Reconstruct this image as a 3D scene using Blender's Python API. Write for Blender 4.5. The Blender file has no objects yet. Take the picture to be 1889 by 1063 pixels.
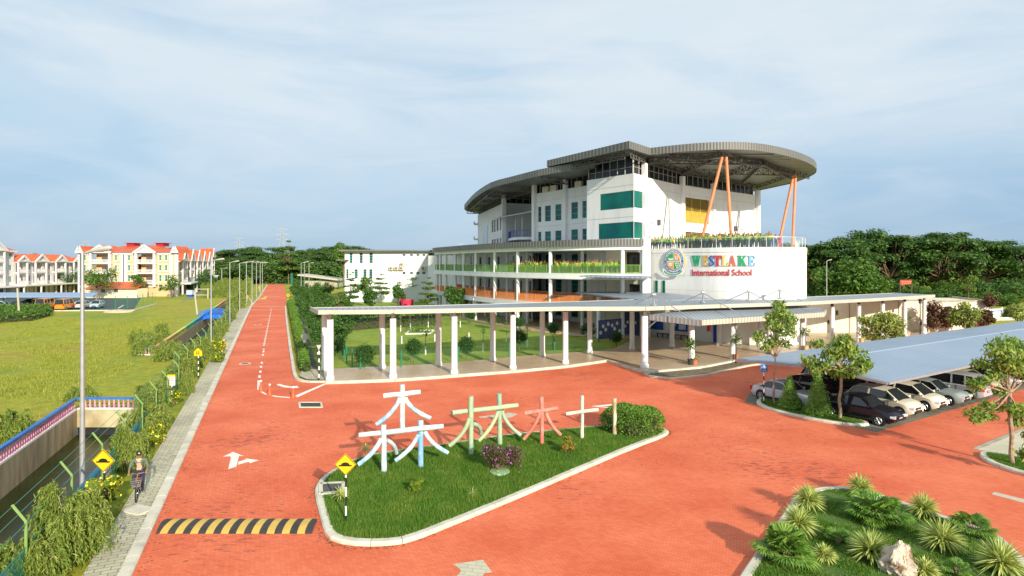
import bpy, bmesh, math, random
import numpy as np
from mathutils import Vector, Matrix
from mathutils.geometry import delaunay_2d_cdt
random.seed(7); RNG = np.random.default_rng(11)
R = math.radians
S = bpy.context.scene
COL = S.collection
# ------------------------------------------------------------ camera
F, CX, HY, CH = 1100.0, 944.5, 486.0, 9.0      # focal length (px), principal column, horizon row, eye height
cam = bpy.data.objects.new('camera', bpy.data.cameras.new('camera')); COL.objects.link(cam)
cam.location = (0, 0, CH); cam.rotation_euler = (R(90), 0, 0)
cam.data.sensor_width = 36; cam.data.lens = 36 * F / 1889
cam.data.shift_y = -45.5 / 1889; cam.data.clip_start = 0.5; cam.data.clip_end = 6000
S.camera = cam
# ------------------------------------------------------------ light
S.view_settings.view_transform = 'Standard'; S.view_settings.look = 'None'
S.view_settings.exposure = 0.68; S.view_settings.gamma = 1
SUN_EL, SUN_AZ = R(21), math.atan2(2.76, -5.6)          # azimuth from +Y towards +X
sd = Vector((math.sin(SUN_AZ) * math.cos(SUN_EL), math.cos(SUN_AZ) * math.cos(SUN_EL), math.sin(SUN_EL)))
sun = bpy.data.objects.new('sun', bpy.data.lights.new('sun', 'SUN')); COL.objects.link(sun)
sun.data.energy = 3.9; sun.data.angle = R(0.9); sun.data.color = (1.0, 0.9, 0.74)
sun.rotation_euler = (-sd).to_track_quat('-Z', 'Y').to_euler()
W = bpy.data.worlds.new('World'); S.world = W; W.use_nodes = True
nt = W.node_tree; nt.nodes.clear()
def wn(t, **k):
    n = nt.nodes.new(t)
    for a, b in k.items(): setattr(n, a, b)
    return n
sky = wn('ShaderNodeTexSky', sky_type='NISHITA', sun_disc=False, sun_elevation=SUN_EL, sun_rotation=SUN_AZ, air_density=1.3, dust_density=1.0, ozone_density=2.0)
tc = wn('ShaderNodeTexCoord'); sx = wn('ShaderNodeSeparateXYZ'); bg = wn('ShaderNodeBackground'); bg.inputs['Strength'].default_value = 0.1; wo = wn('ShaderNodeOutputWorld')
L = nt.links.new; L(tc.outputs['Generated'], sx.inputs[0])
def wramp(src, els):
    r = wn('ShaderNodeValToRGB'); e = r.color_ramp.elements; e[0].position, e[1].position = els[0][0], els[-1][0]; e[0].color, e[1].color = (*els[0][1], 1), (*els[-1][1], 1)
    for p, c in els[1:-1]: q = e.new(p); q.color = (*c, 1)
    L(src, r.inputs['Fac']); return r.outputs['Color']
def wnoise(sc, mscale, rot, det=7, dist=.4, ro=.52):
    m_ = wn('ShaderNodeMapping'); m_.inputs['Scale'].default_value = mscale; m_.inputs['Rotation'].default_value = rot; L(tc.outputs['Generated'], m_.inputs['Vector'])
    n_ = wn('ShaderNodeTexNoise'); n_.inputs['Scale'].default_value = sc; n_.inputs['Detail'].default_value = det; n_.inputs['Distortion'].default_value = dist; n_.inputs['Roughness'].default_value = ro; L(m_.outputs[0], n_.inputs['Vector']); return n_.outputs['Fac']
def wmix(f, a, b):
    m_ = wn('ShaderNodeMix', data_type='RGBA')
    for k, v in (('Factor', f), ('A', a), ('B', b)):
        if hasattr(v, 'links'): L(v, m_.inputs[k])
        else: m_.inputs[k].default_value = v
    return m_.outputs['Result']
K_ = .18                                                    # veil of thin cloud over the clear sky
air = wramp(sx.outputs['Z'], [(0, (.33 * K_, .55 * K_, .80 * K_)), (.08, (.33 * K_, .55 * K_, .82 * K_)), (.25, (.47 * K_, .69 * K_, .90 * K_)), (.5, (.66 * K_, .80 * K_, .93 * K_))])
amp = wn('ShaderNodeVectorMath', operation='SCALE'); amp.inputs['Scale'].default_value = 32; L(air, amp.inputs[0])
base = wmix(.86, sky.outputs[0], amp.outputs[0])
c1 = wramp(wnoise(1.25, (1.0, 1.4, 3.6), (.12, .3, 0)), [(.40, (0, 0, 0)), (.60, (1, 1, 1))]); c2 = wramp(wnoise(3.2, (1, 1.3, 4.5), (.25, .42, 0), 9, .8, .6), [(.42, (0, 0, 0)), (.75, (1, 1, 1))])
hz = wramp(sx.outputs['Z'], [(0, (.10, .10, .10)), (.13, (.40, .40, .40)), (.28, (.95, .95, .95))])
m1 = wn('ShaderNodeMix', data_type='RGBA', blend_type='MULTIPLY'); m1.inputs['Factor'].default_value = 1; L(c1, m1.inputs['A']); L(hz, m1.inputs['B'])
b1 = wmix(m1.outputs['Result'], base, (4.45, 5.1, 5.6, 1)); m2 = wn('ShaderNodeMix', data_type='RGBA', blend_type='MULTIPLY'); m2.inputs['Factor'].default_value = .75; L(c2, m2.inputs['A']); L(hz, m2.inputs['B'])
m3 = wn('ShaderNodeMath', operation='MULTIPLY'); m3.inputs[1].default_value = .6; L(m2.outputs['Result'], m3.inputs[0]); b2 = wmix(m3.outputs[0], b1, (5.3, 5.6, 5.85, 1))
L(b2, bg.inputs['Color']); L(bg.outputs[0], wo.inputs[0])
S.render.engine = 'CYCLES'
S.cycles.max_bounces = 6; S.cycles.transparent_max_bounces = 12

# ------------------------------------------------------------ pixel -> place
def G(px, py, z=0.0):
    d = F * (CH - z) / (py - HY); return Vector(((px - CX) / F * d, d, z))
def P(px, py, d): return Vector(((px - CX) / F * d, d, CH - (py - HY) / F * d))
def XD(px, d, z=0.0): return Vector(((px - CX) / F * d, d, z))
def pl(d): return d / F                                    # metres per photo pixel at distance d
def hit(px, p0, p1):                                       # where the sight line of a column crosses the plan line p0-p1
    k = (px - CX) / F; a = Vector(p0[:2]); b = Vector(p1[:2]); e = b - a
    t = (k * a.y - a.x) / (e.x - k * e.y); return t
def zat(py, d): return CH - (py - HY) / F * d

# ------------------------------------------------------------ materials
MATS = {}
def mat(name, col, rough=0.7, col2=None, nscale=2.0, bump=0.0, bscale=20.0, metal=0.0, detail=4, contrast=(0.35, 0.65), trans=0.0, island=None, spec=0.5, alpha=1.0, stretch=None, coat=0.0):
    if name in MATS: return MATS[name]
    m = bpy.data.materials.new(name); m.use_nodes = True; t = m.node_tree; N = t.nodes; K = t.links.new
    b = N['Principled BSDF']; b.inputs['Roughness'].default_value = rough; b.inputs['Metallic'].default_value = metal
    b.inputs['Specular IOR Level'].default_value = spec; b.inputs['Base Color'].default_value = (*col, 1); b.inputs['Coat Weight'].default_value = coat
    m['b'] = 1
    g = N.new('ShaderNodeNewGeometry'); vec = g.outputs['Position']
    if stretch:
        mpn = N.new('ShaderNodeMapping'); mpn.inputs['Scale'].default_value = stretch; K(vec, mpn.inputs['Vector']); vec = mpn.outputs['Vector']
    out = None
    if col2:
        n = N.new('ShaderNodeTexNoise'); n.inputs['Scale'].default_value = nscale; n.inputs['Detail'].default_value = detail; K(vec, n.inputs['Vector'])
        r = N.new('ShaderNodeValToRGB'); r.color_ramp.elements[0].position = contrast[0]; r.color_ramp.elements[1].position = contrast[1]
        r.color_ramp.elements[0].color = (*col, 1); r.color_ramp.elements[1].color = (*col2, 1); K(n.outputs['Fac'], r.inputs['Fac']); out = r.outputs['Color']
    if island:
        r = N.new('ShaderNodeValToRGB'); els = r.color_ramp.elements
        els[0].color = (*island[0], 1); els[1].color = (*island[-1], 1)
        for i, c in enumerate(island[1:-1]): e = els.new((i + 1) / (len(island) - 1)); e.color = (*c, 1)
        K(g.outputs['Random Per Island'], r.inputs['Fac'])
        if out:
            q = N.new('ShaderNodeMix'); q.data_type = 'RGBA'; q.inputs['Factor'].default_value = 0.65; K(out, q.inputs['A']); K(r.outputs['Color'], q.inputs['B']); out = q.outputs['Result']
        else: out = r.outputs['Color']
    if out: K(out, b.inputs['Base Color'])
    if bump:
        n = N.new('ShaderNodeTexNoise'); n.inputs['Scale'].default_value = bscale; n.inputs['Detail'].default_value = 4; K(vec, n.inputs['Vector'])
        u = N.new('ShaderNodeBump'); u.inputs['Strength'].default_value = bump; u.inputs['Distance'].default_value = 0.05; K(n.outputs['Fac'], u.inputs['Height']); K(u.outputs[0], b.inputs['Normal'])
    if trans:
        tr = N.new('ShaderNodeBsdfTranslucent'); ms = N.new('ShaderNodeMixShader'); ms.inputs[0].default_value = trans
        if out: K(out, tr.inputs['Color'])
        else: tr.inputs['Color'].default_value = (*col, 1)
        K(b.outputs[0], ms.inputs[1]); K(tr.outputs[0], ms.inputs[2]); K(ms.outputs[0], N['Material Output'].inputs['Surface'])
    if alpha < 1: b.inputs['Alpha'].default_value = alpha
    MATS[name] = m; return m
def ribbed(name, col, col2, scale, axis=0, rough=0.5, strength=0.6, dark=0.55, rot=0.0):    # corrugated sheet
    m = mat(name, col, rough, col2, nscale=0.25, contrast=(0.3, 0.7)); t = m.node_tree; N = t.nodes; K = t.links.new; b = N['Principled BSDF']
    tcn = N.new('ShaderNodeNewGeometry'); mpn = N.new('ShaderNodeMapping'); mpn.inputs['Rotation'].default_value = (0, 0, rot); K(tcn.outputs['Position'], mpn.inputs['Vector'])
    w = N.new('ShaderNodeTexWave'); w.bands_direction = 'XYZ'[axis]; w.inputs['Scale'].default_value = scale; w.inputs['Distortion'].default_value = 0
    K(mpn.outputs[0], w.inputs['Vector'])
    q = N.new('ShaderNodeMix'); q.data_type = 'RGBA'; q.blend_type = 'MULTIPLY'; q.inputs['Factor'].default_value = dark
    old = b.inputs['Base Color'].links[0].from_socket; K(old, q.inputs['A']); K(w.outputs['Color'], q.inputs['B']); K(q.outputs['Result'], b.inputs['Base Color'])
    u = N.new('ShaderNodeBump'); u.inputs['Strength'].default_value = strength; u.inputs['Distance'].default_value = 0.06; K(w.outputs['Fac'], u.inputs['Height']); K(u.outputs[0], b.inputs['Normal'])
    return m
def paving(name, c1, c2, mortar, bw, bh, msize, big1, big2, stain, rot=0.0, rough=0.85, leafy=0.0):
    m = mat(name, c1, rough); t = m.node_tree; N = t.nodes; K = t.links.new; b = N['Principled BSDF']
    g = N.new('ShaderNodeNewGeometry'); mpn = N.new('ShaderNodeMapping'); mpn.inputs['Rotation'].default_value = (0, 0, rot); K(g.outputs['Position'], mpn.inputs['Vector'])
    br = N.new('ShaderNodeTexBrick'); br.inputs['Scale'].default_value = 1; br.inputs['Brick Width'].default_value = bw; br.inputs['Row Height'].default_value = bh
    br.inputs['Mortar Size'].default_value = msize; br.inputs['Mortar Smooth'].default_value = 0.3; br.inputs['Bias'].default_value = 0.1
    br.inputs['Color1'].default_value = (*c1, 1); br.inputs['Color2'].default_value = (*c2, 1); br.inputs['Mortar'].default_value = (*mortar, 1)
    K(mpn.outputs[0], br.inputs['Vector'])
    n = N.new('ShaderNodeTexNoise'); n.inputs['Scale'].default_value = 0.22; n.inputs['Detail'].default_value = 6; n.inputs['Roughness'].default_value = 0.6; K(g.outputs['Position'], n.inputs['Vector'])
    r = N.new('ShaderNodeValToRGB'); r.color_ramp.elements[0].position = 0.36; r.color_ramp.elements[1].position = 0.66
    r.color_ramp.elements[0].color = (*big1, 1); r.color_ramp.elements[1].color = (*big2, 1); K(n.outputs['Fac'], r.inputs['Fac'])
    q = N.new('ShaderNodeMix'); q.data_type = 'RGBA'; q.blend_type = 'MULTIPLY'; q.inputs['Factor'].default_value = 1; K(br.outputs['Color'], q.inputs['A']); K(r.outputs['Color'], q.inputs['B'])
    # weathered dark bricks and washed patches
    mp2 = N.new('ShaderNodeMapping'); mp2.inputs['Scale'].default_value = (1.1, 3.4, 1); mp2.inputs['Rotation'].default_value = (0, 0, 0.25); K(g.outputs['Position'], mp2.inputs['Vector'])
    n2 = N.new('ShaderNodeTexNoise'); n2.inputs['Scale'].default_value = 1.7; n2.inputs['Detail'].default_value = 8; n2.inputs['Roughness'].default_value = 0.75; K(mp2.outputs[0], n2.inputs['Vector'])
    n3 = N.new('ShaderNodeTexNoise'); n3.inputs['Scale'].default_value = 0.12; n3.inputs['Detail'].default_value = 3; K(g.outputs['Position'], n3.inputs['Vector'])
    a = N.new('ShaderNodeMath'); a.operation = 'MULTIPLY_ADD'; a.inputs[1].default_value = 0.55; K(n3.outputs['Fac'], a.inputs[0]); K(n2.outputs['Fac'], a.inputs[2])
    r2 = N.new('ShaderNodeValToRGB'); r2.color_ramp.elements[0].position = 0.90 - leafy; r2.color_ramp.elements[1].position = 0.96 - leafy; K(a.outputs[0], r2.inputs['Fac'])
    r2.color_ramp.elements[0].color = (0, 0, 0, 1); r2.color_ramp.elements[1].color = (.8, .8, .8, 1)
    q2 = N.new('ShaderNodeMix'); q2.data_type = 'RGBA'; K(r2.outputs['Color'], q2.inputs['Factor']); K(q.outputs['Result'], q2.inputs['A']); q2.inputs['B'].default_value = (*stain, 1)
    K(q2.outputs['Result'], b.inputs['Base Color'])
    u = N.new('ShaderNodeBump'); u.inputs['Strength'].default_value = 0.35; u.inputs['Distance'].default_value = 0.01; u.invert = True; K(br.outputs['Fac'], u.inputs['Height']); K(u.outputs[0], b.inputs['Normal'])
    return m

M_red = paving('red_paving', (.82, .188, .076), (.72, .148, .058), (.58, .105, .042), .2, .1, .007, (.84, .72, .66), (1.02, 1.20, 1.34), (.22, .045, .03), rot=0.38, leafy=.018)
M_walk = paving('grey_pavers', (.60, .56, .42), (.47, .44, .34), (.18, .17, .12), .42, .2, .014, (.8, .8, .78), (1.1, 1.1, 1.0), (.10, .10, .08), rot=-0.38, leafy=0.02)
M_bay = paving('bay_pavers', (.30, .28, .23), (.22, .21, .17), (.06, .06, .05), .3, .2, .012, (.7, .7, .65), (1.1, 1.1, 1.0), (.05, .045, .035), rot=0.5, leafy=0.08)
M_pale = paving('pale_pavers', (.62, .58, .44), (.54, .50, .38), (.35, .32, .24), .4, .2, .01, (.9, .9, .88), (1.05, 1.05, 1.0), (.25, .22, .15), rot=0.2)
M_tile = paving('walkway_tiles', (.60, .47, .33), (.53, .41, .28), (.35, .28, .2), .6, .6, .01, (.85, .84, .82), (1.08, 1.05, 1.0), (.32, .25, .17), rot=0.45, rough=0.35)
M_kerb = mat('kerb_concrete', (.66, .62, .50), .85, (.42, .41, .33), nscale=1.3, bump=.3, contrast=(.42, .75))
M_conc = mat('concrete', (.50, .46, .36), .85, (.30, .27, .20), nscale=1.2, bump=.3)
M_white = mat('white_wall', (.80, .80, .77), .75, (.66, .66, .61), nscale=1.1, bump=.05, bscale=30, stretch=(1, 1, .16), contrast=(.5, .85), detail=6)
M_whitec = mat('white_column_paint', (.80, .80, .78), .6, (.74, .74, .71), nscale=1.0)
M_cream = mat('cream_wall', (.74, .68, .53), .75, (.68, .62, .47), nscale=.5)
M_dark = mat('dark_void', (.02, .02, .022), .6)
M_black = mat('black_paint', (.02, .02, .02), .5)
M_steel = mat('galvanised_steel', (.45, .46, .47), .45, (.38, .39, .40), nscale=3, metal=.5)
M_truss = mat('truss_steel', (.09, .085, .07), .6)
M_clglass = mat('clerestory_glass', (.012, .013, .015), .25, spec=.4)
M_frame = mat('window_frame_grey', (.35, .35, .34), .5)
M_glass = mat('green_glass', (.0, .16, .115), .12, (.0, .07, .075), nscale=.3, spec=.35)
M_glass2 = mat('dark_window_glass', (.02, .05, .06), .08, (.03, .09, .10), nscale=.4, spec=.8)
M_fascia = ribbed('fascia_ribbed_grey', (.20, .20, .18), (.165, .165, .15), .85, axis=0, dark=.4)
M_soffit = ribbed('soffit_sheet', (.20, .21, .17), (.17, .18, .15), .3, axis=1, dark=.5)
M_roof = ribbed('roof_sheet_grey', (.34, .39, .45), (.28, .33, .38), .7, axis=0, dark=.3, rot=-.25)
M_roofblue = ribbed('car_park_roof_sheet', (.32, .41, .53), (.26, .35, .46), .55, axis=0, dark=.22, rot=-.55, strength=.5)
M_gutter = mat('cream_gutter', (.54, .50, .41), .5, (.48, .44, .36), nscale=.7)
M_bark = mat('bark', (.22, .15, .09), .9, (.12, .08, .05), nscale=6, bump=.5, bscale=14)
M_barkl = mat('pale_bark', (.42, .33, .22), .9, (.28, .2, .12), nscale=6, bump=.4, bscale=14)
M_soil = mat('soil', (.16, .10, .05), .95, (.10, .07, .04), nscale=3, bump=.6)
def leafmat(name, cols, tr=.28, rough=.55): return mat(name, cols[0], rough, trans=tr, island=cols, spec=.3)
M_rain = leafmat('rain_tree_leaves', [(.03, .085, .018), (.055, .13, .025), (.085, .18, .03), (.15, .25, .045)])
M_bushl = leafmat('bush_leaves', [(.05, .13, .018), (.09, .19, .025), (.17, .27, .04)])
M_near = leafmat('carpark_tree_leaves', [(.10, .21, .035), (.17, .30, .05), (.28, .40, .07), (.42, .46, .09)], .35)
M_weep = leafmat('weeping_leaves', [(.12, .20, .03), (.20, .29, .045), (.30, .38, .07), (.42, .46, .12)], .38)
M_hedge = leafmat('hedge_leaves', [(.07, .19, .02), (.13, .27, .03), (.24, .36, .05)])
M_topi = leafmat('topiary_leaves', [(.02, .07, .015), (.035, .11, .02), (.06, .15, .03)])
M_coni = leafmat('conifer_leaves', [(.12, .28, .04), (.22, .42, .07), (.36, .52, .12)], .42)
M_yel = leafmat('yellow_shrub_leaves', [(.10, .18, .02), (.16, .25, .02), (.28, .34, .03)])
M_yfl = mat('yellow_petals', (.85, .62, .02), .6)
M_pfl = mat('purple_petals', (.42, .10, .45), .6)
M_purp = leafmat('purple_bush_leaves', [(.07, .05, .03), (.12, .09, .045), (.14, .13, .04)])
M_maroon = leafmat('maroon_leaves', [(.08, .03, .02), (.13, .05, .025), (.09, .09, .03)])
M_palm = leafmat('fan_palm_leaves', [(.09, .22, .035), (.18, .34, .05), (.32, .46, .09)], .35, .35)
M_yucca = leafmat('yucca_leaves', [(.18, .28, .05), (.50, .56, .13), (.68, .72, .27), (.32, .42, .09)], .2, .4)
M_grassb = mat('grass_blades', (.05, .15, .01), .55, (.34, .36, .07), nscale=.9, contrast=(.42, .8), detail=8, trans=.3, spec=.3, island=[(.05, .18, .012), (.09, .25, .018), (.16, .32, .03), (.32, .38, .07)])

# ------------------------------------------------------------ mesh builder
class MB:
    def __init__(s): s.v = []; s.f = []; s.m = []
    def quad(s, pts, m=0):
        b = len(s.v); s.v += [tuple(p) for p in pts]; s.f.append(tuple(range(b, b + len(pts)))); s.m.append(m); return s
    def box(s, c, size, rz=0, m=0, rx=0):
        b = len(s.v); x, y, z = [q / 2 for q in size]; M = Matrix.Rotation(rz, 3, 'Z') @ Matrix.Rotation(rx, 3, 'X')
        for i in (-1, 1):
            for j in (-1, 1):
                for k in (-1, 1): s.v.append(tuple(M @ Vector((i * x, j * y, k * z)) + Vector(c)))
        for f in ((0, 1, 3, 2), (4, 6, 7, 5), (0, 4, 5, 1), (2, 3, 7, 6), (0, 2, 6, 4), (1, 5, 7, 3)): s.f.append(tuple(b + q for q in f)); s.m.append(m)
        return s
    def bar(s, p0, p1, w, h, m=0):                       # rectangular bar between two points
        p0 = Vector(p0); p1 = Vector(p1); d = (p1 - p0)
        if d.length < 1e-6: return s
        d.normalize(); up = Vector((0, 0, 1)) if abs(d.z) < .95 else Vector((0, 1, 0)); a = d.cross(up).normalized(); u = a.cross(d)
        b = len(s.v)
        for p in (p0, p1):
            for i, j in ((-1, -1), (1, -1), (1, 1), (-1, 1)): s.v.append(tuple(p + a * (i * w / 2) + u * (j * h / 2)))
        for f in ((0, 1, 2, 3), (7, 6, 5, 4), (0, 4, 5, 1), (1, 5, 6, 2), (2, 6, 7, 3), (3, 7, 4, 0)): s.f.append(tuple(b + q for q in f)); s.m.append(m)
        return s
    def tube(s, pts, rad, n=8, m=0, cap=True):
        pts = [Vector(p) for p in pts]; k = len(pts)
        if not hasattr(rad, '__len__'): rad = [rad] * k
        b = len(s.v); ref = None
        for i, p in enumerate(pts):
            d = (pts[min(i + 1, k - 1)] - pts[max(i - 1, 0)]).normalized()
            if ref is None: ref = Vector((1, 0, 0)) if abs(d.x) < .9 else Vector((0, 1, 0))
            a = (ref - d * ref.dot(d)).normalized(); ref = a; c = d.cross(a)
            for j in range(n):
                t = 2 * math.pi * j / n; s.v.append(tuple(p + (a * math.cos(t) + c * math.sin(t)) * rad[i]))
        for i in range(k - 1):
            for j in range(n): s.f.append((b + i * n + j, b + i * n + (j + 1) % n, b + (i + 1) * n + (j + 1) % n, b + (i + 1) * n + j)); s.m.append(m)
        if cap:
            s.f.append(tuple(b + j for j in reversed(range(n)))); s.m.append(m); s.f.append(tuple(b + (k - 1) * n + j for j in range(n))); s.m.append(m)
        return s
    def prism(s, poly, z0, z1, m=0, side=None, bot=None, top=True):      # poly: plan points; z0/z1 numbers or lists
        n = len(poly); a = sum(poly[i][0] * poly[(i + 1) % n][1] - poly[(i + 1) % n][0] * poly[i][1] for i in range(n))
        z0 = list(z0) if hasattr(z0, '__len__') else [z0] * n; z1 = list(z1) if hasattr(z1, '__len__') else [z1] * n
        if a < 0: poly = poly[::-1]; z0 = z0[::-1]; z1 = z1[::-1]
        b = len(s.v); side = m if side is None else side; bot = m if bot is None else bot
        for i, p in enumerate(poly): s.v.append((p[0], p[1], z0[i]))
        for i, p in enumerate(poly): s.v.append((p[0], p[1], z1[i]))
        if bot >= 0: s.f.append(tuple(b + i for i in reversed(range(n)))); s.m.append(bot)
        if top: s.f.append(tuple(b + n + i for i in range(n))); s.m.append(m)
        for i in range(n):
            j = (i + 1) % n; s.f.append((b + i, b + j, b + n + j, b + n + i)); s.m.append(side)
        return s
    def extr(s, pts, off, m=0):                                         # polygon in 3-D extruded by a vector
        n = len(pts); b = len(s.v); off = Vector(off)
        for p in pts: s.v.append(tuple(p))
        for p in pts: s.v.append(tuple(Vector(p) + off))
        s.f.append(tuple(b + i for i in reversed(range(n)))); s.m.append(m); s.f.append(tuple(b + n + i for i in range(n))); s.m.append(m)
        for i in range(n): j = (i + 1) % n; s.f.append((b + i, b + j, b + n + j, b + n + i)); s.m.append(m)
        return s
    def sphere(s, c, r, nu=10, nv=7, m=0, sc=(1, 1, 1)):
        b = len(s.v); c = Vector(c)
        for i in range(nv + 1):
            t = math.pi * i / nv
            for j in range(nu):
                p = 2 * math.pi * j / nu; s.v.append((c.x + r * sc[0] * math.sin(t) * math.cos(p), c.y + r * sc[1] * math.sin(t) * math.sin(p), c.z + r * sc[2] * math.cos(t)))
        for i in range(nv):
            for j in range(nu): s.f.append((b + i * nu + j, b + (i + 1) * nu + j, b + (i + 1) * nu + (j + 1) % nu, b + i * nu + (j + 1) % nu)); s.m.append(m)
        return s
    def lathe(s, c, prof, n=14, m=0):                                   # prof: (radius, z) from the base c up
        c = Vector(c); return s.tube([c + Vector((0, 0, z)) for r, z in prof], [max(r, .001) for r, z in prof], n, m)
    def build(s, name, mats, parent=None, smooth=False, world=True, loc=None, bevel=0):
        me = bpy.data.meshes.new(name); me.from_pydata(s.v, [], s.f)
        mats = mats if isinstance(mats, (list, tuple)) else [mats]
        for x in mats: me.materials.append(x)
        if len(mats) > 1: me.polygons.foreach_set('material_index', s.m)
        off = Vector((0, 0, 0))
        if parent is not None and world:
            q = parent
            while q is not None: off += Vector(q.location); q = q.parent
        if loc is not None: off += Vector(loc)
        if off.length: me.transform(Matrix.Translation(-off))
        if smooth: me.shade_smooth(); 
        o = bpy.data.objects.new(name, me); COL.objects.link(o); o.parent = parent
        if loc is not None: o.location = loc
        if smooth: 
            try: me.set_sharp_from_angle(angle=R(38))
            except Exception: pass
        if bevel:
            bv = o.modifiers.new('bevel', 'BEVEL'); bv.width = bevel; bv.segments = 2; bv.limit_method = 'ANGLE'
        return o
def smart(o, **k):
    for a, b in k.items(): o[a] = b
    return o
def tag(o, label, cat, group=None, kind=None):
    if label: o['label'] = label
    if cat: o['category'] = cat
    if group: o['group'] = group
    if kind: o['kind'] = kind
    return o
def thing(name, label, cat, loc, group=None, rz=0):
    o = bpy.data.objects.new(name, None); COL.objects.link(o); o.location = loc; o.rotation_euler = (0, 0, rz); o.empty_display_size = .3
    return tag(o, label, cat, group)
def kids(o): return [c for c in COL.objects if c.parent == o]
TREEKIDS = {}
def dup(o, loc, rz=0, label=None, sc=None, group=None, ks=None):
    c = o.copy(); COL.objects.link(c); c.location = loc; c.rotation_euler = (0, 0, rz)
    if sc is not None: c.scale = sc if hasattr(sc, '__len__') else (sc, sc, sc)
    if label: c['label'] = label
    if group: c['group'] = group
    if ks is None: ks = TREEKIDS.setdefault(o.name, [(k, [g for g in kids(k)]) for k in kids(o)])
    for k, gs in ks:
        d = k.copy(); COL.objects.link(d); d.parent = c
        for g in gs: e = g.copy(); COL.objects.link(e); e.parent = d
    return c
def struct(o): o['kind'] = 'structure'; return o
ORD = ['first', 'second', 'third', 'fourth', 'fifth', 'sixth', 'seventh', 'eighth', 'ninth', 'tenth', 'eleventh', 'twelfth', 'thirteenth', 'fourteenth', 'fifteenth', 'sixteenth', 'seventeenth', 'eighteenth', 'nineteenth', 'twentieth']
for a in ('twenty', 'thirty', 'forty', 'fifty', 'sixty', 'seventy', 'eighty', 'ninety'):
    for q in ORD[:9]: ORD.append(a + '-' + q)
    ORD.append({'twenty': 'thirtieth', 'thirty': 'fortieth', 'forty': 'fiftieth', 'fifty': 'sixtieth', 'sixty': 'seventieth', 'seventy': 'eightieth', 'eighty': 'ninetieth', 'ninety': 'hundredth'}[a])
def offset(poly, w):                                                   # open polyline pushed sideways (left of travel = +)
    out = []; n = len(poly)
    for i in range(n):
        a = Vector(poly[max(i - 1, 0)][:2]); b = Vector(poly[min(i + 1, n - 1)][:2]); d = (b - a).normalized(); out.append(Vector((poly[i][0] - d.y * w, poly[i][1] + d.x * w)))
    return out
def offc(poly, w):                                                     # closed
    out = []; n = len(poly)
    for i in range(n):
        a = Vector(poly[i - 1][:2]); b = Vector(poly[(i + 1) % n][:2]); d = (b - a).normalized(); out.append(Vector((poly[i][0] - d.y * w, poly[i][1] + d.x * w)))
    return out
def ccw(poly):
    n = len(poly); a = sum(poly[i][0] * poly[(i + 1) % n][1] - poly[(i + 1) % n][0] * poly[i][1] for i in range(n)); return list(poly) if a > 0 else list(poly)[::-1]
def smoothc(pts, it=2, closed=True):                                   # Chaikin corner cutting
    pts = [Vector(p[:2]) for p in pts]
    for _ in range(it):
        q = []; n = len(pts)
        for i in range(n if closed else n - 1):
            a, b = pts[i], pts[(i + 1) % n]; q += [a * .75 + b * .25, a * .25 + b * .75]
        if not closed: q = [pts[0]] + q + [pts[-1]]
        pts = q
    return pts
def resample(pts, step):
    out = [Vector(pts[0])]; acc = 0
    for i in range(len(pts) - 1):
        a, b = Vector(pts[i]), Vector(pts[i + 1]); l = (b - a).length; 
        if l < 1e-9: continue
        t = step - acc
        while t <= l: out.append(a + (b - a) * (t / l)); t += step
        acc = l - (t - step)
    return out
def kerb(mb, poly, w, h, closed=False, z=0, joint=1.2, lo=.02):
    """run of separate kerb stones with fine gaps, top slightly rounded by a chamfer"""
    pts = [Vector(p[:2]) for p in poly]
    if closed: pts.append(pts[0])
    ln = [0]
    for i in range(len(pts) - 1): ln.append(ln[-1] + (pts[i + 1] - pts[i]).length)
    def at(t):
        t = max(0, min(t, ln[-1] - 1e-6))
        for i in range(len(pts) - 1):
            if ln[i + 1] >= t: u = (t - ln[i]) / max(1e-9, ln[i + 1] - ln[i]); return pts[i].lerp(pts[i + 1], u), (pts[i + 1] - pts[i]).normalized()
    n = max(1, int(ln[-1] / joint)); st = ln[-1] / n
    for i in range(n):
        t0 = i * st + lo * .5; t1 = (i + 1) * st - lo * .5; ks = 3 if st > .5 else 2; rings = []
        dz = random.uniform(-.006, .006)
        for k in range(ks):
            p, d = at(t0 + (t1 - t0) * k / (ks - 1)); nn = Vector((-d.y, d.x)); r = []
            for o_, hh in ((0, z - .05), (0, z + h * .6 + dz), (w * .18, z + h + dz), (w, z + h + dz), (w, z - .05)): q = p + nn * o_; r.append((q.x, q.y, hh))
            rings.append(r)
        b = len(mb.v)
        for r in rings: mb.v += r
        for k in range(ks - 1):
            for j in range(5): mb.f.append((b + k * 5 + j, b + k * 5 + (j + 1) % 5, b + (k + 1) * 5 + (j + 1) % 5, b + (k + 1) * 5 + j)); mb.m.append(0)
        mb.f.append((b + 4, b + 3, b + 2, b + 1, b)); mb.m.append(0); e = b + (ks - 1) * 5; mb.f.append((e, e + 1, e + 2, e + 3, e + 4)); mb.m.append(0)
def inpoly(x, y, poly):
    c = False; j = len(poly) - 1
    for i in range(len(poly)):
        xi, yi = poly[i][0], poly[i][1]; xj, yj = poly[j][0], poly[j][1]
        if (yi > y) != (yj > y) and x < (xj - xi) * (y - yi) / (yj - yi) + xi: c = not c
        j = i
    return c
def np_inpoly(X, Y, poly):
    c = np.zeros(X.shape, bool); j = len(poly) - 1
    for i in range(len(poly)):
        xi, yi = poly[i][0], poly[i][1]; xj, yj = poly[j][0], poly[j][1]
        if yi != yj: c ^= ((yi > Y) != (yj > Y)) & (X < (xj - xi) * (Y - yi) / (yj - yi) + xi)
        j = i
    return c
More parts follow.
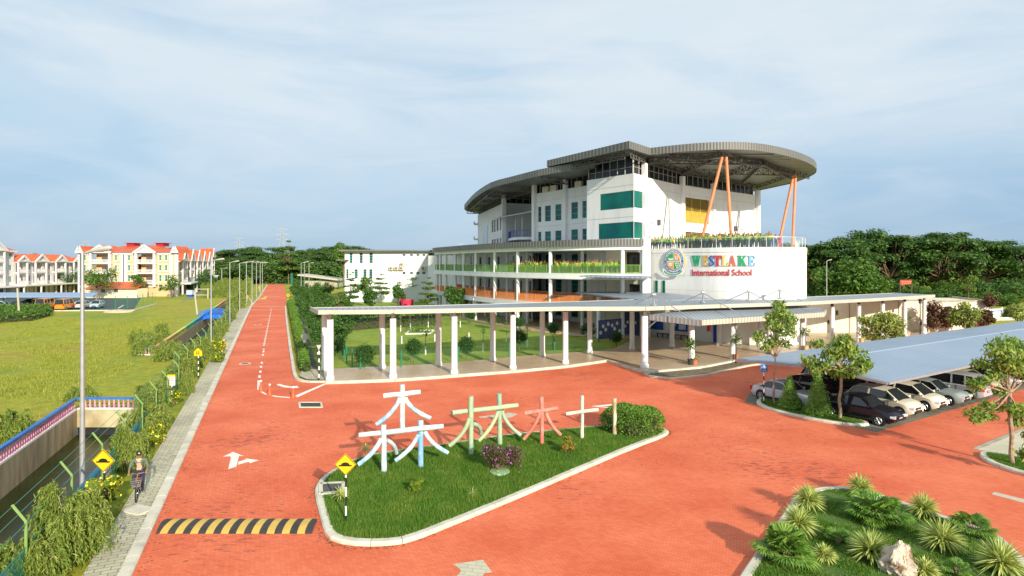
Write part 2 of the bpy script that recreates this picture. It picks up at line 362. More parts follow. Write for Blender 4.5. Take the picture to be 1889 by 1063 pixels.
# ------------------------------------------------------------ foliage
def np_mesh(name, V, Fc, mats, mi=None, parent=None, loc=None):
    V = np.asarray(V, np.float32); Fc = np.asarray(Fc, np.int32); me = bpy.data.meshes.new(name); k = Fc.shape[1]
    me.vertices.add(len(V)); me.vertices.foreach_set('co', V.ravel()); me.loops.add(Fc.size); me.loops.foreach_set('vertex_index', Fc.ravel())
    me.polygons.add(len(Fc)); me.polygons.foreach_set('loop_start', np.arange(0, Fc.size, k, dtype=np.int32)); me.polygons.foreach_set('loop_total', np.full(len(Fc), k, np.int32))
    for x in (mats if isinstance(mats, (list, tuple)) else [mats]): me.materials.append(x)
    if mi is not None: me.polygons.foreach_set('material_index', np.asarray(mi, np.int32))
    me.update(calc_edges=True); me.validate()
    o = bpy.data.objects.new(name, me); COL.objects.link(o); o.parent = parent
    if loc is not None: o.location = loc
    return o
def unit(a): return a / np.maximum(np.linalg.norm(a, axis=1, keepdims=True), 1e-9)
def cards(C, D, Nn, ln, wd):
    """leaf-shaped quads: centre C, long axis D, normal Nn, length ln, width wd"""
    D = unit(D); Sd = unit(np.cross(D, Nn)); n = len(C); ln = np.broadcast_to(ln, (n,))[:, None]; wd = np.broadcast_to(wd, (n,))[:, None]
    V = np.stack([C - D * ln * .5, C + Sd * wd * .5 + D * ln * .05, C + D * ln * .5, C - Sd * wd * .5 + D * ln * .05], 1).reshape(-1, 3)
    return V, np.arange(4 * n).reshape(-1, 4)
def blob_cards(clumps, n, size, aspect=.55, up=.6, jit=.7, droop=0.0, rng=None, shell=.55):
    """leaves spread through ellipsoid clumps (x,y,z,rx,ry,rz), denser to their skins"""
    rng = rng or RNG; cl = np.array(clumps, float); vol = (cl[:, 3] * cl[:, 4] * cl[:, 5]) ** (2 / 3); idx = rng.choice(len(cl), n, p=vol / vol.sum())
    d = unit(rng.normal(size=(n, 3))); r = shell + (1 - shell) * rng.random((n, 1)) ** .6; r *= 1 + .16 * rng.normal(size=(n, 1)); c = cl[idx]
    C = c[:, :3] + d * r * c[:, 3:6]; Nn = unit(d / c[:, 3:6] * c[:, 3:6].mean(1, keepdims=True) + np.array([0, 0, up]) + rng.normal(size=(n, 3)) * jit)
    D = np.cross(Nn, rng.normal(size=(n, 3))); D[:, 2] -= droop; sz = size * rng.uniform(.6, 1.4, n)
    return cards(C, D, Nn, sz, sz * aspect)
def join(parts):
    V = []; Q = []; o = 0
    for v, f in parts: V.append(v); Q.append(f + o); o += len(v)
    return np.concatenate(V), np.concatenate(Q)
def limb(mb, a, b, r0, r1, wob=.1, n=6, seg=4, m=0):
    a = Vector(a); b = Vector(b); L_ = (b - a).length; pts = []
    for i in range(seg + 1):
        t = i / seg; p = a.lerp(b, t)
        if 0 < i < seg: p += Vector((random.uniform(-1, 1), random.uniform(-1, 1), random.uniform(-.3, .3))) * wob * L_
        pts.append(p)
    mb.tube(pts, [r0 + (r1 - r0) * i / seg for i in range(seg + 1)], n, m)
    return pts
def make_tree(name, label, cat, loc, clumps, n, size, leaf, bark, trunk_r, aspect=.55, up=.6, jit=.7, droop=0, group=None, fork=.35, hub=None, shell=.55):
    """clumps relative to the foot of the trunk; limbs reach the clumps"""
    t = thing(name, label, cat, loc, group); mb = MB(); zt = max(c[2] for c in clumps); zb = min(c[2] - c[5] for c in clumps); fk = hub or (0, 0, max(zb * .9, zt * fork))
    limb(mb, (0, 0, -.1), fk, trunk_r, trunk_r * .7, .03, 8, 5)
    for c in clumps: limb(mb, fk, (c[0], c[1], c[2] - c[5] * .2), trunk_r * .5, trunk_r * .1, .07, 5, 4)
    mb.build('trunk', bark, t, smooth=True, world=False)
    V, Q = blob_cards(clumps, n, size, aspect, up, jit, droop, shell=shell); np_mesh('crown', V, Q, leaf, parent=t)
    return t
def umbrella(R_, H, k, seed, flat=.28):
    """clumps of a wide spreading crown"""
    rr = random.Random(seed); out = []
    for i in range(k):
        a = rr.uniform(0, 2 * math.pi); q = math.sqrt(rr.random()) * .88; x = R_ * q * math.cos(a); y = R_ * q * math.sin(a); z = H * (1 - .42 * q * q) - rr.uniform(0, .12) * H
        s = R_ * rr.uniform(.13, .30); out.append((x, y, z + rr.uniform(-.05, .06) * H, s, s * rr.uniform(.8, 1.2), s * flat * rr.uniform(.9, 1.8)))
    for i in range(int(k * 1.0)):
        a = rr.uniform(0, 2 * math.pi); q = .4 + .6 * rr.random(); s = R_ * rr.uniform(.12, .26); out.append((R_ * .9 * q * math.cos(a), R_ * .9 * q * math.sin(a), H * rr.uniform(.2, .7), s, s, s * rr.uniform(.35, .7)))
    return out
def roundcrown(R_, z0, z1, k, seed, s0=.3, s1=.45):
    rr = random.Random(seed); out = []; zc = (z0 + z1) / 2; h = (z1 - z0) / 2
    for i in range(k):
        v = Vector((rr.gauss(0, 1), rr.gauss(0, 1), rr.gauss(0, 1))).normalized() * rr.uniform(.45, .75); s = R_ * rr.uniform(s0, s1); out.append((v.x * R_, v.y * R_, zc + v.z * h, s, s, s * .85))
    return out
def weeping(name, label, loc, h, r, n, seed, sc=1.0):
    """several leaning stems with arching twigs that hang to the ground"""
    rr = random.Random(seed); rg = np.random.default_rng(seed); t = thing(name, label, 'shrub', loc, 'weeping shrubs beside the sidewalk'); mb = MB(); tw = MB(); C = []; D = []
    for i in range(13):
        a = rr.uniform(0, 6.28); q = rr.uniform(.1, .62); hh = h * rr.uniform(.55, 1.0) * (1 - .25 * q); p = Vector((r * q * math.cos(a), r * q * math.sin(a), hh)); pts0 = limb(mb, (rr.uniform(-.15, .15), rr.uniform(-.15, .15), -.05), p, .035, .01, .08, 5, 4)
        for w in range(max(3, n // 26)):                    # sprays leave the stem, arch out and hang
            b = pts0[-1].lerp(pts0[1], rr.random() ** 1.4 * .85); aa = a + rr.gauss(0, .9); out = r * rr.uniform(.18, .48); L_ = rr.uniform(.25, .55) * h; up = rr.uniform(.05, .16) * h; ps = []
            for k in range(7):
                u = k / 6; ps.append(np.array((b.x + math.cos(aa) * out * u ** .8, b.y + math.sin(aa) * out * u ** .8, max(.04, b.z + up * math.sin(min(u * 3.2, 3.14)) - L_ * u * u))))
            for k in range(6):
                for j in range(6):
                    u = (j + rg.random()) / 6; C.append(ps[k] + (ps[k + 1] - ps[k]) * u + rg.normal(size=3) * .03 * sc); d = ps[k + 1] - ps[k]; D.append(d / (np.linalg.norm(d) + 1e-6) + rg.normal(size=3) * .4)
    C = np.array(C); D = np.array(D); Nn = rg.normal(size=C.shape) + np.array([0, 0, .3]); V, Q = cards(C, D, Nn, rg.uniform(.11, .22, len(C)) * sc, .034 * sc)
    mb.build('stem', M_barkl, t, smooth=True, world=False); np_mesh('foliage', V, Q, M_weep, parent=t); return t
def hedge_cards(poly, z0, z1, n, size, mat_, name, label, cat, rng=None, group=None, lumpy=.12):
    """a clipped or loose hedge over a plan polygon"""
    rng = rng or RNG; P2 = np.array([[p[0], p[1]] for p in poly]); lo = P2.min(0); hi = P2.max(0); out = []
    while sum(len(o) for o in out) < n:
        X = rng.uniform(lo[0], hi[0], n * 3); Y = rng.uniform(lo[1], hi[1], n * 3); k = np_inpoly(X, Y, poly); out.append(np.stack([X[k], Y[k]], 1))
    XY = np.concatenate(out)[:n]; q = rng.random(n); e = np.full(n, 9e9)
    for i in range(len(poly)):
        a = np.array(poly[i][:2], float); b = np.array(poly[(i + 1) % len(poly)][:2], float); ab = b - a; u = np.clip(((XY - a) @ ab) / (ab @ ab), 0, 1); e = np.minimum(e, np.linalg.norm(XY - a - u[:, None] * ab, axis=1))
    w = (hi - lo).min() * .5; top = z1 - (z1 - z0) * .55 * np.clip(1 - e / (.5 * min(w, z1 - z0)), 0, 1) ** 2; top = top + lumpy * np.sin(XY[:, 0] * 3.1 + np.cos(XY[:, 1] * 2.3) * 2) * np.cos(XY[:, 1] * 2.7) + rng.normal(size=n) * .05
    Z = np.where((q < .6) | (e > .5), top - rng.random(n) * .12, z0 + (top - z0) * rng.random(n)); C = np.stack([XY[:, 0], XY[:, 1], Z], 1)
    Nn = rng.normal(size=(n, 3)) * .6 + np.array([0, 0, .8]); V, Q = cards(C, np.cross(Nn, rng.normal(size=(n, 3))), Nn, rng.uniform(.6, 1.3, n) * size, size * .6)
    c = P2.mean(0); t = thing(name, label, cat, (c[0], c[1], z0), group)
    V = V - np.array([c[0], c[1], z0]); np_mesh('foliage', V, Q, mat_, parent=t)
    cc = Vector((c[0], c[1])); inner = [cc + (Vector(p[:2]) - cc) * (1 - .4 / max(.8, (Vector(p[:2]) - cc).length)) for p in poly]
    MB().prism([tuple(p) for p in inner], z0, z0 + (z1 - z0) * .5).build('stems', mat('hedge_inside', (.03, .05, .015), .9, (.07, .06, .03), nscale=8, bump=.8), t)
    return t
def grass_stuff(name, poly, n, h, mat_, label, z=0.0, spread=.02, holes=(), clump=None):
    rng = RNG; P2 = np.array([[p[0], p[1]] for p in poly]); lo = P2.min(0); hi = P2.max(0); out = []; got = 0
    while got < n:
        X = rng.uniform(lo[0], hi[0], n * 2); Y = rng.uniform(lo[1], hi[1], n * 2); k = np_inpoly(X, Y, poly)
        for hp in holes: k &= ~np_inpoly(X, Y, hp)
        if clump: k &= (np.sin(X * clump + 2 * np.sin(Y * clump * .6)) * np.cos(Y * clump * .8 + np.sin(X * clump * .5)) + rng.normal(size=len(X)) * .35) > .1
        out.append(np.stack([X[k], Y[k]], 1)); got += k.sum()
    XY = np.concatenate(out)[:n]; a = rng.uniform(0, 2 * np.pi, n); hh = h * rng.uniform(.5, 1.4, n) * (1 + .35 * np.sin(XY[:, 0] * 1.7) * np.cos(XY[:, 1] * 2.1)); w = spread * rng.uniform(.7, 1.3, n)
    lean = hh * rng.uniform(.1, .9, n); B = np.stack([XY[:, 0], XY[:, 1], np.full(n, z)], 1); s = np.stack([np.cos(a), np.sin(a), 0 * a], 1); l = np.stack([-np.sin(a), np.cos(a), 0 * a], 1)
    V = np.stack([B - s * w[:, None] * .5, B + s * w[:, None] * .5, B + l * lean[:, None] + np.array([0, 0, 1]) * hh[:, None]], 1).reshape(-1, 3)
    o = np_mesh(name, V, np.arange(3 * n).reshape(-1, 3), mat_); return tag(o, label, 'grass', kind='stuff')
def rosette(loc, r, n, label, mat_, name='yucca', cat='yucca', group='spiky variegated yuccas', wd=.055, zc=.35, stem=True):
    """stiff sword leaves radiating from one point"""
    t = thing(name, label, cat, loc, group); mb = MB(); rr = random.Random(int(abs(loc[0] * 100)) + n)
    if stem: mb.tube([(0, 0, -.05), (0, 0, zc * r * 1.3)], [.06, .05], 7); mb.build('stem', M_bark, t, world=False)
    b = MB()
    for i in range(n):
        u = (i + .5) / n; el = math.asin(-.35 + 1.33 * u) if -.35 + 1.33 * u < 1 else math.pi / 2; az = i * 2.39996 + rr.uniform(-.2, .2); ln = r * rr.uniform(.85, 1.08)
        d = Vector((math.cos(az) * math.cos(el), math.sin(az) * math.cos(el), math.sin(el))); s = Vector((-math.sin(az), math.cos(az), 0)); up = s.cross(d) * -1; c = Vector((0, 0, zc * r * 1.3)); w = wd * rr.uniform(.8, 1.2)
        p0 = c + d * .04; p1 = c + d * ln * .5 + Vector((0, 0, .02)); p2 = c + d * ln - Vector((0, 0, .10 * ln * math.cos(el)))
        k = len(b.v); b.v += [tuple(p0 - s * w * .35), tuple(p0 + s * w * .35), tuple(p1 + s * w * .5 ), tuple(p1 - s * w * .5), tuple(p2), tuple(p1 - up * w * .18), tuple(p0 - up * w * .2)]
        b.f += [(k, k + 6, k + 5, k + 3), (k + 6, k + 1, k + 2, k + 5), (k + 3, k + 5, k + 4), (k + 5, k + 2, k + 4)]; b.m += [0] * 4
    b.build('leaves', mat_, t, world=False); return t
def fanpalm(loc, r, nf, label, seed):
    t = thing('fan_palm', label, 'palm', loc, 'low fan palms'); rr = random.Random(seed); st = MB(); b = MB()
    for i in range(nf):
        az = i * 2.4 + rr.uniform(-.3, .3); el = rr.uniform(.15, 1.25); L_ = r * rr.uniform(.45, .72); d = Vector((math.cos(az) * math.cos(el), math.sin(az) * math.cos(el), math.sin(el))); hub = d * L_ + Vector((0, 0, .12))
        st.tube([(0, 0, -.03), tuple(hub * .55 + Vector((0, 0, .05))), tuple(hub)], [.016, .012, .009], 5); fr = r * rr.uniform(.42, .6); s = Vector((-math.sin(az), math.cos(az), 0)); dn = (d - Vector((0, 0, .25))).normalized(); nn = s.cross(dn)
        K = 26
        for k in range(K):
            a = (k / (K - 1) - .5) * 4.3; dd = dn * math.cos(a) + s * math.sin(a); w = fr * .085; sd = dn * -math.sin(a) + s * math.cos(a); tip = hub + dd * fr * rr.uniform(.9, 1.08) - Vector((0, 0, fr * .18)); mid = hub + dd * fr * .62 - nn * .02 * (k % 2)
            q = len(b.v); b.v += [tuple(hub), tuple(mid - sd * w), tuple(tip), tuple(mid + sd * w), tuple(mid + nn * w * .5)]; b.f += [(q, q + 1, q + 4), (q, q + 4, q + 3), (q + 1, q + 2, q + 4), (q + 4, q + 2, q + 3)]; b.m += [0] * 4
    st.build('stalks', M_barkl, t, world=False); b.build('fronds', M_palm, t, world=False); return t
# ------------------------------------------------------------ ground frame: the road runs away to the left
O2 = Vector((-10.93, 17.16)); U2 = Vector((-.3766, .9264)); V2 = Vector((.9264, .3766))
def RD(s, t): return O2 + U2 * s + V2 * t                  # s along the road, t to its right
def ST(p): q = Vector(p[:2]) - O2; return q.dot(U2), q.dot(V2)
GZ = -.03
# canal: left bank line through these
CL = [RD(-16, -15.6), RD(-6, -15.6), RD(9, -15.2), RD(21.7, -14.9 + 0)]
def bankL(d): return Vector((-22.7 - .388 * (d - 26.4), d))
def bankR(d): return Vector((-22.7 - .388 * (d - 26.4) + (5.0 if d < 45 else 3.9), d))
can1 = [bankL(2), bankL(36.5), bankR(36.5), bankR(2)]
can2 = [bankL(58.6), bankL(140), bankR(140), bankR(58.6)]
def ground_mesh():
    xs = [-1500, 1500]; bnd = [(-2500, -60), (2500, -60), (2500, 4000), (-2500, 4000)]
    vs = [Vector(p) for p in bnd]; es = [(0, 1), (1, 2), (2, 3), (3, 0)]
    for c in (can1, can2):
        b = len(vs); vs += [Vector(p) for p in c]; es += [(b, b + 1), (b + 1, b + 2), (b + 2, b + 3), (b + 3, b)]
    r = delaunay_2d_cdt(vs, es, [], 0, 1e-4)
    F_ = []
    for f in r[2]:
        c = sum((r[0][i] for i in f), Vector((0, 0))) / len(f)
        if inpoly(c.x, c.y, can1) or inpoly(c.x, c.y, can2): continue
        a, b_, c_ = (r[0][i] for i in f); f = list(f)
        if (b_ - a).cross(c_ - a) < 0: f = f[::-1]
        F_.append(f)
    me = bpy.data.meshes.new('ground'); me.from_pydata([(v.x, v.y, GZ) for v in r[0]], [], F_); return me
m = mat('ground_grass', (.20, .25, .025), .95); t = m.node_tree; N = t.nodes; K = t.links.new; b = N['Principled BSDF']
g = N.new('ShaderNodeNewGeometry')
def noise(sc, det=6, ro=.6, st=None):
    n = N.new('ShaderNodeTexNoise'); n.inputs['Scale'].default_value = sc; n.inputs['Detail'].default_value = det; n.inputs['Roughness'].default_value = ro
    q = N.new('ShaderNodeMapping'); q.inputs['Scale'].default_value = st or (1, 1, 1); K(g.outputs['Position'], q.inputs['Vector']); K(q.outputs[0], n.inputs['Vector']); return n
def ramp(n, els):
    r = N.new('ShaderNodeValToRGB'); r.color_ramp.elements[0].position = els[0][0]; r.color_ramp.elements[0].color = (*els[0][1], 1); r.color_ramp.elements[1].position = els[-1][0]; r.color_ramp.elements[1].color = (*els[-1][1], 1)
    for p, c in els[1:-1]: e = r.color_ramp.elements.new(p); e.color = (*c, 1)
    K(n.outputs['Fac'], r.inputs['Fac']); return r
r1 = ramp(noise(.09, 8, .62, (1, .6, 1)), [(.30, (.17, .27, .015)), (.42, (.26, .31, .016)), (.54, (.35, .35, .018)), (.66, (.34, .28, .03)), (.74, (.24, .17, .03))])
r2 = ramp(noise(1.1, 8, .7), [(.3, (.62, .66, .6)), (.7, (1.25, 1.2, 1.1))])
r3 = ramp(noise(9, 4, .7), [(.3, (.6, .62, .6)), (.7, (1.3, 1.3, 1.2))])
q1 = N.new('ShaderNodeMix'); q1.data_type = 'RGBA'; q1.blend_type = 'MULTIPLY'; q1.inputs['Factor'].default_value = 1; K(r1.outputs[0], q1.inputs['A']); K(r2.outputs[0], q1.inputs['B'])
q2 = N.new('ShaderNodeMix'); q2.data_type = 'RGBA'; q2.blend_type = 'MULTIPLY'; q2.inputs['Factor'].default_value = .8; K(q1.outputs['Result'], q2.inputs['A']); K(r3.outputs[0], q2.inputs['B']); K(q2.outputs['Result'], b.inputs['Base Color'])
bn = N.new('ShaderNodeBump'); bn.inputs['Strength'].default_value = .7; bn.inputs['Distance'].default_value = .12; K(noise(5, 8, .8).outputs['Fac'], bn.inputs['Height']); K(bn.outputs[0], b.inputs['Normal'])
M_ground = m
me = ground_mesh(); me.materials.append(M_ground); o = bpy.data.objects.new('ground', me); COL.objects.link(o); struct(o)
M_lawn = mat('lawn', (.13, .24, .018), .95, (.26, .33, .035), nscale=.5, bump=.8, bscale=9, contrast=(.3, .7), detail=8)
M_lawn2 = mat('island_turf', (.05, .12, .012), .95, (.10, .17, .02), nscale=1.2, bump=.8, bscale=14, contrast=(.3, .7), detail=8)
def sheet(name, poly, z, m):
    mb = MB(); pts = ccw([tuple(p[:2]) for p in poly]); mb.quad([(p[0], p[1], z) for p in pts]); o = mb.build(name, m); bm = bmesh.new(); bm.from_mesh(o.data); bmesh.ops.triangulate(bm, faces=bm.faces[:]); bm.to_mesh(o.data); bm.free(); return struct(o)
gp = lambda *a: [G(x, y).xy for x, y in a]
# red paving: road + plaza in one sheet
Lk = [RD(-14, -.55), RD(0, 0), G(465, 565).xy, G(480, 548).xy, G(491, 530).xy, G(494, 523).xy]
Rk = gp((524, 523), (528, 548), (528, 565), (538, 640), (548, 700))
walkfront = [G(603, 705, 0), G(725, 699, 0), G(838, 692, 0), G(946, 684, 0), G(1043, 675, 0), G(1120, 666, 0)]
plaza = Lk + Rk + [p.xy for p in walkfront] + gp((1196, 692), (1290, 682), (1372, 664), (1480, 652), (1560, 640), (1660, 626), (1740, 612), (1889, 594)) + [Vector((95, 84)), Vector((95, -14))]
sheet('road', plaza, 0, M_red)
# side street crossing to the left and the far street
M_asph = mat('asphalt', (.17, .16, .145), .9, (.24, .23, .20), nscale=.5, bump=.2)
sheet('street', gp((0, 539), (0, 529), (200, 529), (404, 529.5), (405, 537), (200, 538)), -.022, M_asph)
sheet('side_road', gp((378, 540), (330, 560), (402, 516), (412, 516), (409, 537)), -.018, M_asph)
M_cpark = mat('dark_green_asphalt', (.035, .075, .07), .8, (.05, .09, .08), nscale=.6)
sheet('far_car_park', gp((-60, 573), (-60, 548), (262, 547), (246, 572)), -.014, M_cpark)
sheet('courtyard_lawn', [G(588, 700), G(560, 600), G(545, 560), G(545, 548), G(700, 547), G(806, 560), G(878, 595), G(948, 607), G(1016, 618), G(1105, 634), G(1170, 648), G(1043, 664), G(908, 678), G(700, 690)], -.012, M_lawn)
# sidewalk on the left and its kerb
wl = [RD(s, t) for s, t in ((-14, -1.75), (0, -1.28), (15, -1.28), (30, -1.35), (60, -1.5), (108, -1.75))]
kl = [RD(-14, -.75), RD(0, -.36), G(465, 565).xy + Vector((-.36, 0))]
kl2 = [RD(-14, -.55), RD(0, 0)] + [RD(0, 0).lerp(G(465, 565).xy, k / 10) for k in range(1, 11)]
sw = offset(kl2, .34)
MB().prism([tuple(p) for p in wl] + [tuple(p) for p in reversed(sw)], -.1, .10).build('sidewalk', M_walk)['kind'] = 'structure'
mb = MB(); kerb(mb, kl2, .34, .14, joint=1.0); kl3 = [G(465, 565).xy, G(467, 560).xy, G(462, 552).xy, G(455, 546).xy]; kerb(mb, kl3, .34, .14)
kerb(mb, list(reversed(gp((528, 565), (530, 585), (538, 640), (547, 690), (552, 701), (566, 705), (603, 705)))), .3, .14, joint=1.2)
kerb(mb, Lk[2:], .3, .12, joint=4)
mb.build('road_kerb', M_kerb)['kind'] = 'structure'
sheet('corner_paving', gp((553, 696), (556, 684), (597, 682), (604, 703), (566, 702)), .09, M_walk)
# gravel drain strip behind the right hedge
M_gravel = mat('dark_gravel', (.06, .07, .06), .95, (.22, .22, .2), nscale=14, bump=1, bscale=30)
sheet('gravel_strip', gp((589, 690), (563, 600), (548, 560), (543, 560), (557, 600), (575, 690)), .0, M_gravel)
# ---- canal
M_cwall = mat('canal_wall', (.46, .36, .22), .9, (.20, .16, .10), nscale=.9, bump=.4, stretch=(2.2, 2.2, .35), contrast=(.32, .7))
M_cend = mat('canal_end_wall', (.52, .46, .28), .9, (.34, .28, .15), nscale=1.2, bump=.3)
M_water = mat('canal_water', (.016, .024, .004), .25, (.04, .045, .008), nscale=.5, bump=.3, bscale=5, spec=.18)
for k, (d0, d1) in enumerate(((2, 36.5), (58.6, 140))):
    mb = MB(); 
    mb.prism([tuple(p) for p in (bankL(d0), bankL(d1), bankL(d1) - Vector((.25, 0)), bankL(d0) - Vector((.25, 0)))], -2.2, .02)
    mb.prism([tuple(p) for p in (bankR(d0), bankR(d1), bankR(d1) + Vector((.25, 0)), bankR(d0) + Vector((.25, 0)))], -2.2, .02)
    struct(mb.build('canal_wall', M_cwall)); mb = MB()
    a, b_ = (bankL(d1), bankR(d1)); mb.box(((a.x + b_.x) / 2, d1 + .15, -.5), (b_.x - a.x + .5, .3, 1.08)); mb.build('canal_end_wall', M_cend)['kind'] = 'structure'
    mb = MB().box(((a.x + b_.x) / 2, d1 + 1.3, -1.7), (b_.x - a.x + .4, 2, 1.4)); mb.build('culvert', M_dark)['kind'] = 'structure'
    if k: a, b_ = bankL(d0), bankR(d0); MB().box(((a.x + b_.x) / 2, d0 - .15, -1.0), (b_.x - a.x + .5, .3, 2.08)).build('canal_end_wall', M_cwall)['kind'] = 'structure'
    sheet('canal_water', [bankL(d0), bankL(d1), bankR(d1), bankR(d0)], -1.5, M_water)
# ---- balustrades
M_brail = mat('blue_rail_paint', (.02, .14, .48), .5, (.02, .20, .55), nscale=2)
M_pink = mat('pink_baluster_paint', (.66, .20, .32), .6, (.72, .42, .48), nscale=5)
M_tealr = mat('teal_rail_paint', (.02, .30, .32), .5); M_yelr = mat('yellow_rail_paint', (.55, .55, .08), .5); M_redr = mat('pink_rail_paint', (.62, .22, .18), .5)
prof = [(.07, 0), (.07, .06), (.04, .09), (.075, .2), (.05, .34), (.035, .44), (.065, .5), (.065, .56)]
def balustrade(a, b_, label, step=.29, railm=None, h=.70, bm_=None):
    a = Vector(a[:2]); b_ = Vector(b_[:2]); L_ = (b_ - a).length; t = thing('balustrade', label, 'balustrade', (a.x, a.y, .0), 'painted canal balustrades')
    mb = MB(); mb.bar((*a, .06), (*b_, .06), .22, .10); mb.build('plinth', M_whitec, t); mb = MB(); mb.bar((*a, h), (*b_, h), .2, .11); mb.build('rail', railm or M_brail, t)
    n = int(L_ / step); st = n > 100; mb = MB()
    for i in range(n):
        p = a.lerp(b_, (i + .5) / n)
        if st: mb.lathe((p.x, p.y, .09), prof, 6)
        else: 
            q = MB(); q.lathe((p.x, p.y, .09), prof, 8); q.build('baluster', bm_ or M_pink, t, smooth=True)
    if st: mb.build('balusters', bm_ or M_pink, t)['kind'] = 'stuff'
    return t
e = Vector((-.12, 0))
balustrade(bankL(14) + e, bankL(36.4) + e, 'long pink balustrade with a blue rail along the left bank of the near canal')
balustrade(bankL(36.7), bankR(36.7), 'short pink balustrade with a blue rail across the end of the near canal')
balustrade(bankR(8) - e, bankR(36.4) - e, 'pink balustrade half hidden by shrubs on the right bank of the near canal', step=.31)
balustrade(bankL(58.4) - Vector((1.8, 0)), bankR(58.4), 'short pink balustrade with a blue rail at the start of the farther canal')
# rainbow parapet along the farther canal
t = thing('rainbow_parapet', 'parapet painted in rainbow colours on the left bank of the farther canal', 'parapet', (*bankL(58.6), 0))
cols = [(.62, .22, .16), (.60, .40, .10), (.50, .52, .08), (.12, .42, .16), (.02, .35, .40), (.03, .18, .55), (.03, .14, .5), (.10, .4, .3), (.5, .5, .1), (.6, .35, .12), (.6, .2, .15), (.5, .2, .3)]
for i, c in enumerate(cols):
    a, b_ = bankL(58.6 + 81.4 * i / 12) + e, bankL(58.6 + 81.4 * (i + 1) / 12 - .02) + e; mm = mat('parapet_paint_%d' % i, c, .6, tuple(min(1, x * 1.5 + .05) for x in c), nscale=1.5)
    mb = MB(); mb.bar((*a, .3), (*b_, .3), .12, .5); mb.bar((*a, .62), (*b_, .62), .26, .12); mb.build('painted_panel', mm, t)
balustrade(bankL(140.6), bankR(140.6), 'distant pink balustrade closing the far end of the canal', step=.5)
# arched blue footbridge
a = bankL(97); b_ = bankR(97) + Vector((.1, 0)); t = thing('footbridge', 'bright blue arched footbridge crossing the farther canal', 'footbridge', (*a, 0)); a -= Vector((.4, 0)); deck = MB(); rl = [MB(), MB()]
M_bb = mat('footbridge_blue', (.02, .16, .62), .45)
for i in range(12):
    u0, u1 = i / 12, (i + 1) / 12; f = lambda u: (a.x + (b_.x - a.x) * u, a.y, .12 + .5 * math.sin(math.pi * u)); p, q = Vector(f(u0)), Vector(f(u1)); deck.quad([p + Vector((0, -.9, 0)), q + Vector((0, -.9, 0)), q + Vector((0, .9, 0)), p + Vector((0, .9, 0))]); deck.bar(p + Vector((0, -.95, -.2)), q + Vector((0, -.95, -.2)), .08, .55); deck.bar(p + Vector((0, .95, -.2)), q + Vector((0, .95, -.2)), .08, .55)
    for j, sy in enumerate((-.95, .95)):
        v = Vector((0, sy, .95)); rl[j].bar(p + v, q + v, .08, .1); rl[j].bar(p + v * 1, p + Vector((0, sy, 0)), .06, .06); rl[j].bar(p + v * .999, q + Vector((0, sy, .1)), .04, .04)
deck.build('deck', M_bb, t); [x.build('railing', M_bb, t) for x in rl]
# ---- speed bump
a, b_, c, d_ = G(287, 985), G(583, 985), G(585, 957), G(303, 957)
M_bb1 = mat('bump_black', (.035, .032, .03), .8, (.06, .05, .045), nscale=4); M_by = mat('bump_yellow', (.72, .47, .08), .7, (.62, .40, .09), nscale=3)
t = thing('speed_bump', 'rubber speed bump with slanting yellow and black stripes across the road', 'speed bump', ((a.x + c.x) / 2, (a.y + c.y) / 2, 0)); nS = 21; ms = [MB(), MB()]
for i in range(nS):
    for k in range(8):
        f = lambda u, w: (a.lerp(b_, u)).lerp(d_.lerp(c, u), w)
        w0, w1 = k / 8, (k + 1) / 8; sh = lambda w: (w ** 1.4) * .9 / nS * 1.0
        us = [(i + 0) / nS + sh(w0) - .5 / nS, (i + 1) / nS + sh(w0) - .5 / nS, (i + 1) / nS + sh(w1) - .5 / nS, (i + 0) / nS + sh(w1) - .5 / nS]; us = [min(1, max(0, u)) for u in us]
        z = lambda w: .004 + .065 * math.sin(math.pi * w) ** .7
        ms[i % 2].quad([f(us[0], w0) + Vector((0, 0, z(w0))), f(us[1], w0) + Vector((0, 0, z(w0))), f(us[2], w1) + Vector((0, 0, z(w1))), f(us[3], w1) + Vector((0, 0, z(w1)))])
ms[0].build('black_stripes', M_bb1, t, smooth=True); ms[1].build('yellow_stripes', M_by, t, smooth=True)
# ---- painted markings
M_paint = mat('road_paint_white', (.80, .76, .68), .8, (.70, .60, .50), nscale=5, contrast=(.5, .8))
M_paintold = mat('road_paint_worn', (.60, .52, .40), .8, (.50, .44, .34), nscale=3)
def mark(name, poly, m=M_paint, z=.005):
    return sheet(name, [G(x, y) if not isinstance(x, Vector) else x for x, y in poly], z, m)
mark('painted_arrow', [(411, 843), (430, 834), (450, 841.5), (441, 841.5), (436, 861), (421, 866), (426, 845), (425, 842)])
mark('painted_arrow', [(438.5, 858), (440, 852), (455, 847.5), (452, 846), (478, 849.5), (461, 855), (459, 852.5)], z=.009)
mark('painted_arrow', [(510, 709), (517, 708.5), (524, 711), (538, 713.2), (548, 712), (552, 715.5), (535, 717), (540, 716), (524, 715), (513, 711.5)])
mark('painted_arrow', [(1090, 749.6), (1133, 745), (1157, 744.5), (1150, 748), (1139, 747.5), (1108, 750.5), (1138, 752.5), (1146, 752), (1157, 757), (1140, 756.5), (1128, 753.5)])
mark('painted_arrow', [(883, 769), (905, 766.5), (930, 764), (938, 761.5), (955, 764), (944, 770), (935, 772), (925, 770), (885, 771)], M_paintold)
mark('painted_arrow', [(836, 1041), (891, 1033), (908, 1056), (894, 1058), (890, 1063), (900, 1085), (850, 1090), (842, 1064), (850, 1055), (848, 1050)], M_pale)
mark('painted_line', [(1834, 907.5), (1829, 912), (1920, 936), (1920, 929)], M_paintold)
mark('painted_line', [(475, 702), (480, 702), (479, 720), (474.5, 720)])
